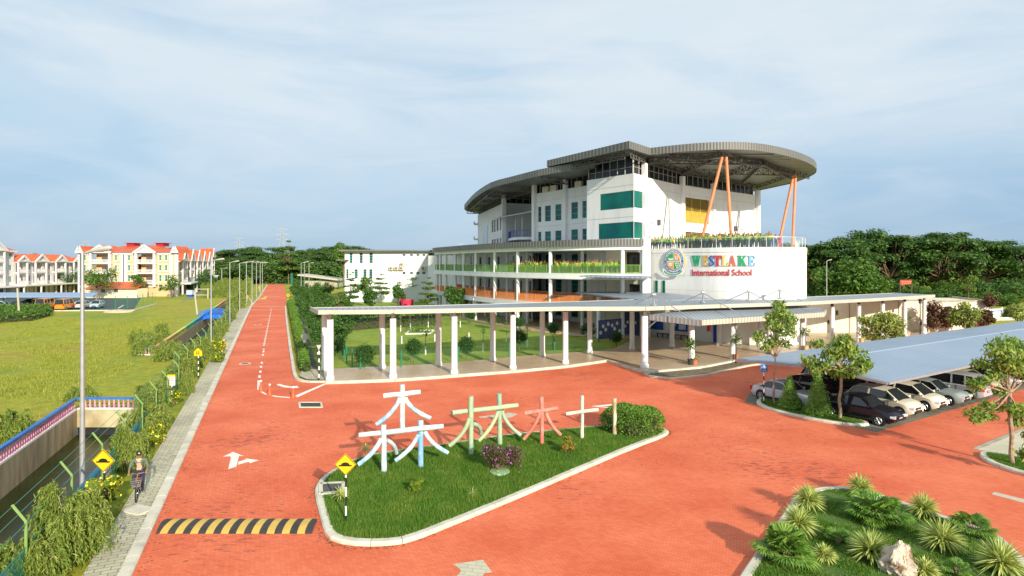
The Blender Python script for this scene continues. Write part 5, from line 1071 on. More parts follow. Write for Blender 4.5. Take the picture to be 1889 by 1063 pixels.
for a, b, c, d in ((1255, 1267, 598, 607.5), (1244.8, 1248.8, 598, 601)): onwall(a, zz_(d, a), zz_(c, a), b, mat('pinned_paper', (.55, .62, .68), .7), 'paper', t, .2)
t = thing('bay_door', 'narrow blue door in the round wall under the porch', 'door', (*drum_hit(1319)[0], 0)); onwall(1316.5, .25, zz_(597.5, 1319), 1322.5, M_nb, 'leaf', t, .08); onwall(1315.9, .25, zz_(596.8, 1319), 1323.1, M_whitec, 'frame', t, .03); onwall(1317, 1.2, 1.35, 1317.6, M_steel, 'handle', t, .2)
p, d = drum_hit(1307); t = thing('fire_extinguisher', 'red fire extinguisher hanging on the wall left of the blue door', 'extinguisher', (p.x - .1, p.y - .35, 1.4)); MB().lathe((0, 0, 0), [(.16, 0), (.18, .05), (.18, .62), (.10, .75), (.05, .8)], 12).build('cylinder', mat('extinguisher_red', (.65, .02, .02), .35), t, world=False, smooth=True); MB().bar((0, 0, .8), (0, 0, .9), .1, .1).bar((-.05, 0, .92), (.14, 0, .92), .05, .04).build('valve', M_black, t, world=False)
p, d = drum_hit(1352); t = thing('wall_fan', 'round wall fan under the porch roof', 'fan', (p.x - .6, p.y - 1.5, 3.1)); mb = MB(); ring = [(.45 * math.cos(a / 3), 0, .45 * math.sin(a / 3)) for a in range(20)]; mb.tube(ring, .03, 6, cap=False); [mb.bar((0, 0, 0), (.43 * math.cos(a), 0, .43 * math.sin(a)), .05, .02) for a in [k * 1.2566 for k in range(5)]]; mb.sphere((0, 0, 0), .1); mb.bar((0, .1, 0), (.3, 1.4, .2), .06, .06); mb.build('fan_body', mat('fan_grey', (.2, .2, .2), .5), t, world=False)
for px, lb in ((1225, 'left long brown bench against the wall under the porch'), (1257, 'right long brown bench against the wall under the porch')):
    a, _ = drum_hit(px - 11 if px < 1240 else px - 12); b, _ = drum_hit(px + 10 if px < 1240 else px + 14); a = a - V(.25, .5); b = b - V(.25, .5); t = thing('bench', lb, 'bench', (*a, .2), 'benches'); mb = MB().bar((*a, .68), (*b, .68), .4, .06); mb.build('seat', mat('bench_brown', (.12, .07, .04), .6), t)
    for k in (.05, .5, .95): c = a.lerp(b, k); MB().bar((c.x, c.y, .2), (c.x, c.y, .66), .06, .3).build('leg', M_black, t)
# potted plants at the columns and lamp post
def potted(px, py, pot, plabel, h=1.1, n=160, lean=1):
    p = G(px, py, .2); t = thing('potted_plant', plabel, 'potted plant', (p.x, p.y, .22), 'potted plants at the walkway edge'); MB().lathe((0, 0, 0), [(.2, 0), (.27, .4), (.3, .42), (.3, .46), (.24, .46)], 12).build('pot', pot, t, world=False, smooth=True)
    MB().tube([(0, 0, .4), (.04, .02, h * .7), (0, .03, h)], .025, 5).build('stem', M_bark, t, world=False); rg = np.random.default_rng(int(px)); k = n; a = rg.uniform(0, 6.28, k); el = rg.uniform(-.5, 1.2, k); D = np.stack([np.cos(a) * np.cos(el), np.sin(a) * np.cos(el), np.sin(el)], 1); C = np.array([0, 0, h * .95]) + D * rg.uniform(.15, .5, k)[:, None] + np.stack([0 * a, 0 * a, rg.uniform(-.4, .25, k)], 1); v, q = cards(C, D + np.array([0, 0, -.4]), rg.normal(size=(k, 3)), .38, .07); np_mesh('leaves', v, q, M_bushl, parent=t)
M_pot = mat('terracotta', (.50, .16, .07), .8); M_potb = mat('pot_black', (.04, .04, .04), .6); M_potc = mat('pot_cream', (.6, .42, .2), .8)
potted(1274, 673, M_potb, 'bushy potted plant in a black pot at the foot of the second porch column', 1.9, 220); potted(1281, 673, M_pot, 'small terracotta pot beside the black pot at the second porch column', .6, 30); potted(1357, 663.5, M_pot, 'potted plant in a terracotta pot at the third porch column', 1.9, 150)
potted(1424, 654, M_potc, 'cream square pot at the fourth porch column', .7, 40); potted(1486, 646.5, M_potc, 'potted sapling in a cream pot at the fifth porch column', 1.9, 120); potted(1589, 632, M_potc, 'potted shrub in a cream pot at the seventh column from the porch corner', 1.4, 90); potted(1674.5, 619.5, M_potc, 'potted palm in a cream pot near the right end of the walkway', 2.2, 60); potted(1711, 614.5, M_potc, 'potted plant in a cream pot at the last column of the walkway', 1.6, 80)
p = G(1357.5, 671, 0); t = thing('lamp_post', 'slim black garden lamp post beside the entrance porch', 'lamp post', (p.x, p.y, 0)); MB().lathe((0, 0, 0), [(.16, 0), (.16, .1), (.06, .2), (.05, 3.1)], 10).build('post', M_black, t, world=False); MB().lathe((0, 0, 3.1), [(.10, 0), (.15, .08), (.14, .4), (.1, .45)], 10).build('lantern', mat('lantern_glass', (.25, .22, .16), .2), t, world=False); MB().lathe((0, 0, 3.55), [(.42, 0), (.40, .04), (.08, .14), (.02, .25)], 12).build('lamp_cap', M_truss, t, world=False)
p = G(1697.5, 620, 0); t = thing('lamp_post', 'slim black garden lamp post near the right end of the walkway', 'lamp post', (p.x, p.y, 0)); MB().lathe((0, 0, 0), [(.16, 0), (.06, .2), (.05, 4.0)], 8).build('post', M_black, t, world=False); MB().lathe((0, 0, 4.0), [(.10, 0), (.18, .08), (.16, .4), (.35, .45), (.05, .6)], 8).build('lantern', M_truss, t, world=False)
# kerbed bed in front of the porch
bed = [(1199, 690), (1206, 695), (1245, 697), (1300, 691), (1345, 681), (1372, 674), (1420, 668), (1420, 664), (1372, 665), (1290, 682), (1230, 685)]
MB().prism([tuple(G(x, y).xy) for x, y in ccw([tuple(G(x, y).xy) for x, y in bed]) and bed], -.02, .06).build('planting_bed', mat('bed_soil', (.22, .17, .10), .95, (.10, .08, .05), nscale=2.5, bump=.8))['kind'] = 'structure'
mb = MB(); kerb(mb, [G(x, y).xy for x, y in ((1200, 694), (1212, 697), (1245, 699), (1300, 693), (1345, 683), (1380, 675), (1430, 669), (1500, 660))][::-1], .22, .12); mb.build('bed_kerb', M_kerb)['kind'] = 'structure'
# blue flower fence and blue doors at the gallery entrance
fp0, fp1 = XD(1104, 66.8), XD(1146, 69.2); t = thing('play_fence', 'dark blue fence panel with white flower cut outs at the gallery entrance', 'fence', (fp0.x, fp0.y, 0)); z0, z1 = .45, 2.6
for k in range(2):
    a, b = fp0.lerp(fp1, k / 2 + .01), fp0.lerp(fp1, k / 2 + .49); MB().bar((a.x, a.y, 1.55), (b.x, b.y, 1.55), .04, 2.0).build('panel', mat('fence_grey_blue', (.08, .10, .20), .7), t); f = MB(); [f.bar((a.x, a.y, z), (b.x, b.y, z), .09, .12) for z in (.55, 2.55)]; [f.bar((c.x, c.y, .2), (c.x, c.y, 2.6), .1, .1) for c in (a, b)]; f.build('fence_frame', M_blue, t)
    for j in range(4):
        c = a.lerp(b, .15 + j * .23); zc = 1.0 + [(.2), (.9), (.5), (1.1)][(j + k) % 4]; dd = (b - a).normalized(); f = MB()
        for i in range(5): an = i * 1.2566; q = Vector((c.x, c.y, zc)) + dd * .13 * math.cos(an) + Vector((0, 0, .13 * math.sin(an))); q.y -= .05; f.sphere(q, .1, 6, 4, sc=(1, .2, 1))
        f.build('flower', M_whitec, t)
t = thing('blue_doors', 'pair of dark blue doors with flower decals behind the entrance columns', 'door', (*XD(1160, 73).xy, 0)); a, b = XD(1150, 73.4), XD(1179, 72.2)
for k in range(2): q, r = a.lerp(b, k / 2), a.lerp(b, k / 2 + .48); MB().bar((q.x, q.y, 1.9), (r.x, r.y, 1.9), .08, 3.4).build('leaf', mat('door_navy', (.02, .03, .09), .5), t); f = MB(); [f.sphere(Vector((q.lerp(r, .3 + .3 * j).x, q.lerp(r, .3 + .3 * j).y - .06, 1.3 + .5 * j)), .2, 8, 4, sc=(1, .2, 1)) for j in range(2)]; f.build('flower', M_whitec, t)
# ---- low white extension on the right
ext = thing('low_extension', 'long low white extension building behind the right part of the walkway', 'building', (45, 76, 0)); E0, E1, E2, E3 = Vector((35.5, 75.2)), Vector((53.5, 77.4)), Vector((64, 80)), Vector((66.5, 90))
eo = [(hit(1542, E0, E1), hit(1547, E0, E1), 2.4, 3.0)]; mb = MB(); wall(mb, E0, E1, 0, 4.15, eo); wall(mb, E1, E2, 0, 3.95); wall(mb, E2, E3, 0, 4.0); mb.prism([tuple(E0 + V(.1, .1)), tuple(E1 + V(0, .1)), tuple(E2 + V(-.1, .1)), tuple(E3), (36, 92)], 3.7, 3.8); mb.build('wall', M_cream, ext); window(ext, E0, E1, eo[0], nh=0, glass=M_clglass)
mb = MB(); mb.bar((*E0, 4.2), (*E1, 4.2), .25, .12); mb.bar((*E1, 4.0), (*E2, 4.0), .25, .14); mb.bar((*E2, 4.0), (*E3, 4.0), .25, .12); mb.build('parapet_cap', M_conc, ext)
mb = MB(); [mb.bar((hx.x, hx.y - .05, 0), (hx.x, hx.y - .05, 4.1), .06, .06) for hx in (E0.lerp(E1, .42), E0.lerp(E1, .8))]; mb.build('downpipe', mat('pipe_brown', (.3, .2, .12), .6), ext)
mb = MB(); [mb.bar((hx.x, hx.y - .3, zq), (hx.x, hx.y, zq), .06, .06).bar((hx.x - .6, hx.y - .3, zq), (hx.x, hx.y - .3, zq), .05, .05) for hx, zq in ((E0.lerp(E1, .12), 2.4), (E0.lerp(E1, .55), 1.5))]; mb.build('red_pipe', mat('pipe_red', (.45, .08, .04), .5), ext)
for px, py in ((1528.5, 594), (1700.5, 597)): c = E0.lerp(E1, hit(px, E0, E1)); MB().box((c.x, c.y - .12, zat(py, c.y)), (.3, .2, .4)).build('wall_box', M_black, ext)
# white boundary wall with a blue stripe
t = thing('boundary_wall', 'white boundary wall with a blue stripe beyond the car park', 'wall', (*XD(1815, 98).xy, 0)); a, b = XD(1810, 96), XD(1990, 104); MB().bar((a.x, a.y, .8), (b.x, b.y, .8), .2, 1.6).build('wall', M_white, t); MB().bar((a.x, a.y - .12, 1.25), (b.x, b.y - .12, 1.25), .02, .16).build('blue_stripe', M_nb, t); mb = MB(); [mb.box((a.lerp(b, k / 5).x, a.lerp(b, k / 5).y, .9), (.35, .4, 1.8)) for k in range(6)]; mb.build('pier', M_white, t)
mb = MB(); kerb(mb, [G(x, y).xy for x, y in ((1815, 592), (1889, 590), (1990, 588))][::-1], .3, .5, joint=3); mb.build('boundary_kerb', M_kerb)['kind'] = 'structure'
sheet('lawn_strip', [G(x, y).xy for x, y in ((1700, 592), (1740, 584), (1990, 581), (1990, 588), (1815, 592.5), (1740, 611))], .004, M_lawn)
# ------------------------------------------------------------ car park roof
A_ = Vector((20.6, 32.7)); e_ = Vector((.845, .535)).normalized(); g_ = Vector((-e_.y, e_.x)); def_ = None
CP = lambda s, q: A_ + e_ * s + g_ * q
cpk = thing('car_park_shelter', 'long pale blue ribbed car park roof in two strips on grey posts', 'car park shelter', (*CP(0, 4.8), 0)); Ln = 78
def strip(q0, z0, q1, z1, name):
    a, b, c, d = CP(0 if q0 < 1 else -1.2 * 0, q0), CP(Ln, q0), CP(Ln, q1), CP(0, q1); mb = MB(); mb.extr([(*a, z0), (*b, z0), (*c, z1), (*d, z1)], (0, 0, .06)); mb.build(name, M_roofblue, cpk)
strip(0, 2.42, 4.9, 2.78, 'near_roof_strip'); strip(5.0, 2.66, 9.7, 2.36, 'far_roof_strip')
mb = MB(); mb.bar((*CP(0, -.05), 2.42), (*CP(Ln, -.05), 2.42), .1, .12); mb.bar((*CP(0, 9.75), 2.36), (*CP(Ln, 9.75), 2.36), .1, .12); mb.bar((*CP(-.05, 0), 2.40), (*CP(-.05, 4.9), 2.74), .1, .12); mb.bar((*CP(-.05, 5), 2.62), (*CP(-.05, 9.7), 2.34), .1, .12); mb.build('gutter', M_steel, cpk)
M_flash = mat('ridge_flashing', (.50, .58, .68), .4); MB().bar((*CP(0, 5.0), 2.80), (*CP(Ln, 5.0), 2.80), .34, .05).build('ridge_flashing', M_flash, cpk)
for i in range(14):
    s = 1.6 + i * 5.8
    if s > Ln: break
    mb = MB(); c = CP(s, 4.9); mb.bar((c.x, c.y, 0), (c.x, c.y, 2.6), .16, .16); mb.build('post', M_steel, cpk); mb = MB(); a, b = CP(s, .3), CP(s, 4.9); mb.bar((*a, 2.33), (*b, 2.62), .08, .12); a, b = CP(s, 9.4), CP(s, 4.9); mb.bar((*a, 2.26), (*b, 2.5), .08, .12); mb.build('rafter', M_steel, cpk)
    c = CP(s, .6); MB().bar((c.x, c.y, 2.1), (c.x, c.y, 2.36), .1, .1).build('bracket', M_whitec, cpk)
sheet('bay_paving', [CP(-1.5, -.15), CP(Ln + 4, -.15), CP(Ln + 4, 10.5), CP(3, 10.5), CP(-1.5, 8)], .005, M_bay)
# ------------------------------------------------------------ cars
M_tyre = mat('tyre_rubber', (.02, .02, .02), .85); M_rim = mat('wheel_rim', (.50, .51, .53), .3, metal=.8); M_cg_ = mat('car_glass', (.012, .018, .02), .04, spec=.9); M_head = mat('headlight_glass', (.62, .66, .70), .08, metal=.3); M_tail = mat('tail_light_red', (.55, .02, .02), .15); M_plate = mat('number_plate', (.55, .55, .55), .5); M_chrome = mat('chrome', (.6, .6, .6), .15, metal=1); M_trim = mat('black_trim', (.015, .015, .015), .5)
def paint(n, c): return mat('car_paint_' + n, c, .3, coat=.35, spec=.4)
KINDS = { # L, W, H, belt, cabin: windscreen base, roof front, roof rear, rear base (fractions of L from the front), nose height, tail height
 'sedan': (4.2, 1.66, 1.46, .92, .27, .42, .70, .86, .70, .88), 'hatch': (3.75, 1.64, 1.52, .95, .20, .38, .88, .985, .74, .92), 'mpv': (4.2, 1.70, 1.66, .98, .19, .34, .92, .99, .76, .95), 'oldsedan': (4.15, 1.62, 1.40, .88, .29, .43, .70, .83, .74, .82), 'van': (4.5, 1.75, 2.1, 1.15, .06, .17, .96, .995, .98, 1.12)}
def make_car(name, label, kind, pm, loc, rz, group, nose=True):
    Lc, Wc, H, belt, a, b, c, d, nh, th = KINDS[kind]; t = thing(name, label, 'van' if kind == 'van' else 'car', loc, group, rz); X = lambda f: Lc / 2 - f * Lc; st = []
    N = 19; xs = [i / (N - 1) for i in range(N)]
    for f in xs:
        if f < a: z = nh + (belt - nh) * (f / a) ** .75
        elif f > d: z = belt + (th - belt) * (f - d) / (1 - d + 1e-6)
        else: z = belt
        e = min(f, 1 - f); w = Wc / 2 * (1 - .16 * max(0, 1 - e / .09) ** 2); z -= .12 * max(0, 1 - e / .035); zb = .2 + .12 * max(0, 1 - e / .05); x = X(f) ; 
        st.append([(x, -w * .90, zb), (x, -w, zb + .12), (x, -w, .52), (x, -w * .975, z - .10), (x, -w * .86, z), (x, 0, z + .025), (x, w * .86, z), (x, w * .975, z - .10), (x, w, .52), (x, w, zb + .12), (x, w * .90, zb)])
    mb = MB(); 
    for s in st: mb.v += s
    for i in range(N - 1):
        for j in range(10): mb.f.append((i * 11 + j, i * 11 + j + 1, (i + 1) * 11 + j + 1, (i + 1) * 11 + j)); mb.m.append(0)
        mb.f.append((i * 11, (i + 1) * 11, (i + 1) * 11 + 10, i * 11 + 10)); mb.m.append(0)
    mb.f.append(tuple(range(11))); mb.m.append(0); mb.f.append(tuple(reversed(range((N - 1) * 11, N * 11)))); mb.m.append(0)
    # roof skin with pillars
    wr, wb = Wc / 2 * .76, Wc / 2 * .93; xa, xb, xc, xd = X(a), X(b), X(c), X(d); zr = H; rows = []
    for f in np.linspace(0, 1, 7):
        x = xb + (xc - xb) * f; zz_ = zr - .05 * (2 * f - 1) ** 2 - (.03 if f > .9 else 0); rows.append([(x, -wr * 1.03, zz_ - .10), (x, -wr * .93, zz_ - .03), (x, 0, zz_), (x, wr * .93, zz_ - .03), (x, wr * 1.03, zz_ - .10)])
    k = len(mb.v)
    for r in rows: mb.v += r
    for i in range(6):
        for j in range(4): mb.f.append((k + i * 5 + j, k + i * 5 + j + 1, k + (i + 1) * 5 + j + 1, k + (i + 1) * 5 + j)); mb.m.append(0)
    for sy in (-1, 1):
        P0 = (xa, sy * wb, belt - .02); P1 = (xb, sy * wr, zr - .12); P2 = (xc, sy * wr, zr - .14); P3 = (xd, sy * wb, belt - .02); mb.bar(P0, P1, .08, .06); mb.bar(P3, P2, .12, .07)
        for f in ((.5,) if kind not in ('mpv', 'van') else (.36, .68)): xm = xb + (xc - xb) * f - .05; mb.bar((xm - .04, sy * wb, belt), (xm, sy * wr, zr - .1), .09, .03)
    mb.build('body', pm, t, smooth=True, world=False)
    g = MB(); gw = wb - .02; ga = [(xa + .02, -gw, belt - .01), (xa + .02, gw, belt - .01), (xb, wr - .03, zr - .09), (xb, -wr + .03, zr - .09)]; gb = [(xd, gw, belt - .01), (xd, -gw, belt - .01), (xc, -wr + .03, zr - .11), (xc, wr - .03, zr - .11)]; w_ = g.quad(ga).build('windscreen', M_cg_, t, world=False); MB().quad(gb).build('rear_window', M_cg_, t, world=False)
    for sy in (-1, 1):
        y = sy * (gw + .005); MB().quad([(xa, y, belt - .02), (xb, sy * (wr - .01), zr - .11), (xc, sy * (wr - .01), zr - .12), (xd, y, belt - .02)][::sy]).build('side_window', M_cg_, t, world=False)
        MB().box((xa - .12, sy * (Wc / 2 + .06), belt + .06), (.10, .18, .12)).build('mirror', pm, t, world=False, bevel=.02)
        MB().box((X(.02) - .02, sy * Wc * .34, nh - .14), (.30, .34, .15), sy * -.35, rx=0).build('headlight', M_head, t, world=False, bevel=.03)
        MB().box((X(.985), sy * Wc * .40, th - .16), (.14, .24, .30 if kind != 'sedan' else .18)).build('tail_light', M_tail, t, world=False, bevel=.02)
        h = MB(); [h.box((xb + (xc - xb) * f, sy * (Wc / 2 * .99), belt - .14), (.16, .03, .035)) for f in (.35, .85)]; h.build('door_handle', pm, t, world=False); sm = MB(); [sm.bar((xb + (xc - xb) * f - .06, sy * (Wc / 2 + .002), .3), (xb + (xc - xb) * f - .06, sy * (Wc / 2 * .985), belt - .08), .015, .012) for f in (-.12, .5, .98)]; sm.build('door_seam', M_trim, t, world=False)
        sk = MB(); sk.bar((X(.24), sy * Wc / 2 * .975, .27), (X(.76), sy * Wc / 2 * .975, .27), .05, .1); sk.build('sill', M_trim, t, world=False)
        for f in (.175, .80):
            wh = MB(); c0 = (X(f), sy * (Wc / 2 - .17), .29); c1 = (X(f), sy * (Wc / 2 + .005), .29); ar = MB(); ar.tube([(X(f), sy * (Wc / 2 - .12), .31), (X(f), sy * (Wc / 2 + .003), .31)], .355, 20); ar.build('wheel_arch', M_trim, t, world=False)
            c1 = (X(f), sy * (Wc / 2 + .015), .29); wh.tube([c0, c1], .29, 20); wo2 = wh.build('wheel', M_tyre, t, world=False); r = MB(); r.tube([(X(f), sy * (Wc / 2), .29), (X(f), sy * (Wc / 2 + .018), .29)], .19, 18); r.build('rim', M_trim, wo2, world=False); r = MB()
            for q in range(6): an = q * math.pi / 3; r.bar((X(f), sy * (Wc / 2 + .024), .29), (X(f) + .18 * math.cos(an), sy * (Wc / 2 + .024), .29 + .18 * math.sin(an)), .05, .02) if False else r.box((X(f) + .1 * math.cos(an), sy * (Wc / 2 + .024), .29 + .1 * math.sin(an)), (.055, .014, .17), 0) if False else r.tube([(X(f), sy * (Wc / 2 + .022), .29), (X(f) + .18 * math.cos(an), sy * (Wc / 2 + .022), .29 + .18 * math.sin(an))], [.03, .022], 5)
            r.tube([(X(f) + .185 * math.cos(q_ / 3), sy * (Wc / 2 + .02), .29 + .185 * math.sin(q_ / 3)) for q_ in range(20)], .018, 5, cap=False); r.build('spokes', M_rim, wo2, world=False)
    gr = MB(); gr.box((X(0) - .01, 0, nh - .18), (.06, Wc * .38, .10)); gr.box((X(0) - .0, 0, .38), (.06, Wc * .55, .12)); gr.build('grille', M_trim, t, world=False, bevel=.01); MB().box((X(0) + .03, 0, .50), (.02, .44, .11)).build('number_plate', M_trim, t, world=False); MB().box((X(0) + .042, 0, .50), (.004, .36, .045)).build('plate_characters', M_plate, t, world=False)
    MB().box((X(0) + .03, 0, nh - .15), (.03, .12, .07)).build('badge', M_chrome, t, world=False, bevel=.01); MB().box((X(1) - .02, 0, .60), (.02, .42, .11)).build('number_plate', M_trim, t, world=False); MB().box((X(1) - .032, 0, .60), (.004, .34, .045)).build('plate_characters', M_plate, t, world=False)
    return t
cdir = -g_; rz0 = math.atan2(cdir.y, cdir.x)
front = [('sedan', 'navy', (.004, .005, .012), 0, 'glossy navy blue sedan, first car at the near end of the front row'), ('hatch', 'cream', (.74, .70, .55), 0, 'cream compact hatchback parked right beside the navy sedan'), ('hatch', 'cream2', (.76, .72, .58), 0, 'cream rounded hatchback, third car of the front row'), ('oldsedan', 'sage', (.30, .36, .35), 0, 'old grey green boxy sedan parked left of the silver people carrier'), ('mpv', 'silver', (.42, .44, .47), 1, 'silver people carrier parked tail out with red tail lights'), ('sedan', 'khaki', (.46, .45, .26), 0, 'khaki gold sedan right of the silver people carrier'), ('sedan', 'silver2', (.46, .46, .45), 0, 'silver sedan with its nose out, seventh in the front row'), ('sedan', 'black', (.012, .012, .014), 0, 'black sedan beyond the silver one, eighth in the front row'), ('mpv', 'beige', (.58, .54, .45), 1, 'beige people carrier parked tail out behind the big tree'), ('hatch', 'whitef', (.7, .7, .68), 0, 'white hatchback, tenth in the front row'), ('sedan', 'grey', (.2, .21, .22), 0, 'dark grey sedan, last in the front row')]
c0 = Vector((20.15, 34.7))
for i, (k, n, c, rev, lb) in enumerate(front):
    p = c0 + e_ * (2.9 * i) + g_ * random.uniform(-.15, .15); make_car('parked_car', lb, k, paint(n, c), (p.x, p.y, .005), rz0 + (math.pi if rev else 0) + random.uniform(-.02, .02), 'cars parked under the blue roof')
backr = [('oldsedan', 'pearl', (.55, .57, .60), 'pale silver saloon at the near end of the back row, beside the conifers'), ('sedan', 'black2', (.015, .015, .017), 'black sedan second in the back row, behind the right conifer'), ('mpv', 'charcoal', (.05, .055, .06), 'charcoal people carrier third in the back row, behind the tree'), ('sedan', 'dk', (.10, .085, .06), 'dark bronze sedan in the back row under the roof'), ('hatch', 'dk2', (.03, .03, .035), 'dark hatchback fifth in the back row under the roof'), ('sedan', 'dk3', (.25, .25, .26), 'grey sedan sixth in the back row under the roof')]
for i, (k, n, c, lb) in enumerate(backr):
    p = c0 + g_ * 4.75 + e_ * (2.9 * i + .2); make_car('parked_car', lb, k, paint(n, c), (p.x, p.y, .005), rz0 + random.uniform(-.03, .03), 'cars parked under the blue roof')
# ------------------------------------------------------------ log characters on the island
def logm(n, c, c2): return mat('painted_log_' + n, c, .75, c2, nscale=2.6, bump=.6, bscale=12, detail=8, contrast=(.42, .62), stretch=(1, 1, .6))
M_lb = logm('blue', (.60, .70, .70), (.20, .42, .64)); M_lw = logm('white', (.66, .68, .62), (.46, .56, .60)); M_lg = logm('green', (.40, .50, .29), (.26, .40, .32)); M_lg2 = logm('pale_green', (.42, .52, .27), (.36, .46, .35)); M_lp = logm('pink', (.60, .17, .12), (.66, .28, .22)); M_lc = logm('cream', (.68, .64, .48), (.48, .52, .46)); M_lt = logm('bare', (.42, .32, .16), (.62, .58, .44))
M_cut = mat('log_end', (.50, .42, .30), .85, (.30, .22, .14), nscale=8)
def log(root, pts, d, r, m, name='log', bend=0, z0=None):
    """a log through photo points on the plane at distance d; bend bows it towards the ground side"""
    Q = [P(x, y, d[i] if hasattr(d, '__len__') else d) for i, (x, y) in enumerate(pts)]
    if z0 is not None: Q[-1].z = z0
    if len(Q) == 2:
        a, b = Q; n = 7; out = []
        for i in range(n): u_ = i / (n - 1); p = a.lerp(b, u_); p += Vector((random.uniform(-1, 1), random.uniform(-1, 1), random.uniform(-1, 1))) * r * .09; p += Vector((0, 0, -bend * math.sin(math.pi * u_))); out.append(p)
        out[0], out[-1] = a, b; Q = out
    elif len(Q) == 3:
        a, c, b = Q; Q = [a * (1 - t_) ** 2 + c * 2 * t_ * (1 - t_) + b * t_ ** 2 for t_ in [i / 9 for i in range(10)]]
    rr = [r * .88 * random.uniform(.93, 1.07) for _ in Q]; mb = MB(); mb.tube(Q, rr, 14, 0, cap=True); mb.m[-1] = 1; mb.m[-2] = 1
    return mb.build(name, [m, M_cut], root, smooth=True)
def char(name, label, base, d): p = XD(base, d, .1); return thing(name, label, 'log sculpture', tuple(p), 'painted log characters on the grass island')
t = char('log_character', 'white and pale blue three part log character, one figure standing on two others', 742, 25.7)
rl = .125
log(t, [(707.6, 783), (708.5, 878)], 25.4, rl * 1.08, M_lb, 'post', z0=.05); log(t, [(775.7, 775), (776.5, 866)], 26.0, rl * 1.08, M_lb, 'post', z0=.05); log(t, [(662, 803), (818, 786.5)], [25.25, 26.0], rl * .98, M_lw, 'crossbar')
log(t, [(742, 709), (742.5, 795)], 25.7, rl * 1.02, M_lw, 'upper_post'); log(t, [(707.6, 730.5), (776, 723.5)], [25.6, 25.8], rl * .98, M_lw, 'upper_crossbar')
log(t, [(738, 733), (728, 762), (694.5, 783)], 25.6, rl * .85, M_lb, 'branch'); log(t, [(747.5, 733), (753, 755), (795, 772)], 25.75, rl * .85, M_lb, 'branch')
log(t, [(703, 809), (692, 836), (661, 857)], [25.3, 25.1, 24.9], rl * .85, M_lb, 'branch'); log(t, [(713, 812), (729, 818), (731.5, 836)], [25.4, 25.8, 26.2], rl * .82, M_lw, 'branch')
log(t, [(771.5, 802), (764, 826), (729.5, 850)], [25.9, 25.7, 25.5], rl * .85, M_lb, 'branch'); log(t, [(783, 795), (792, 818), (826.5, 836)], [26.1, 26.2, 26.3], rl * .85, M_lb, 'branch')
t = char('log_character', 'pale green double character of painted logs with one long shared crossbar', 895, 28.5)
rg_ = .125
log(t, [(869, 731), (868.7, 845)], 27.7, rg_ * 1.06, M_lg, 'post', z0=.05); log(t, [(920.7, 726), (922.7, 826)], 29.2, rg_ * 1.06, M_lg, 'post', z0=.05); log(t, [(833.5, 762), (954.7, 748)], [27.4, 29.3], rg_, M_lg2, 'crossbar')
log(t, [(866, 771), (859, 801), (829, 822.5)], 27.5, rg_ * .85, M_lg2, 'branch'); log(t, [(872, 782), (888, 784), (886.5, 800)], [27.8, 28.1, 28.5], rg_ * .85, M_lg, 'branch')
log(t, [(919, 758.5), (909, 790), (883, 813.5)], [29.1, 28.8, 28.5], rg_ * .85, M_lg2, 'branch'); log(t, [(926.5, 757), (929, 780), (960.5, 803)], [29.3, 29.4, 29.5], rg_ * .85, M_lg2, 'branch')
t = char('log_character', 'coral pink tree shaped character of painted logs', 999.5, 29.4)
log(t, [(999, 732.5), (999.7, 823.5)], 29.3, .12, M_lp, 'post', z0=.05); log(t, [(968.5, 762.5), (1030.3, 753)], 29.3, .115, M_lp, 'crossbar'); log(t, [(996, 762), (989, 785), (966, 810.5)], 29.2, .10, M_lp, 'branch'); log(t, [(1007, 761), (1014, 784), (1034.5, 802.5)], 29.4, .10, M_lp, 'branch')
t = char('log_character', 'cream cross shaped character of two painted logs', 1073.8, 30.4)
log(t, [(1073.8, 729.5), (1073.8, 811.5)], 30.3, .105, M_lc, 'post', z0=.05); log(t, [(1044, 763.7), (1103.5, 756)], [30.1, 30.3], .10, M_lc, 'crossbar')
t = char('log_post', 'single bare wooden log post in front of the green shrub mass', 1134, 31.0); log(t, [(1133.8, 735), (1134, 805)], 30.9, .11, M_lt, 'post', z0=.05)
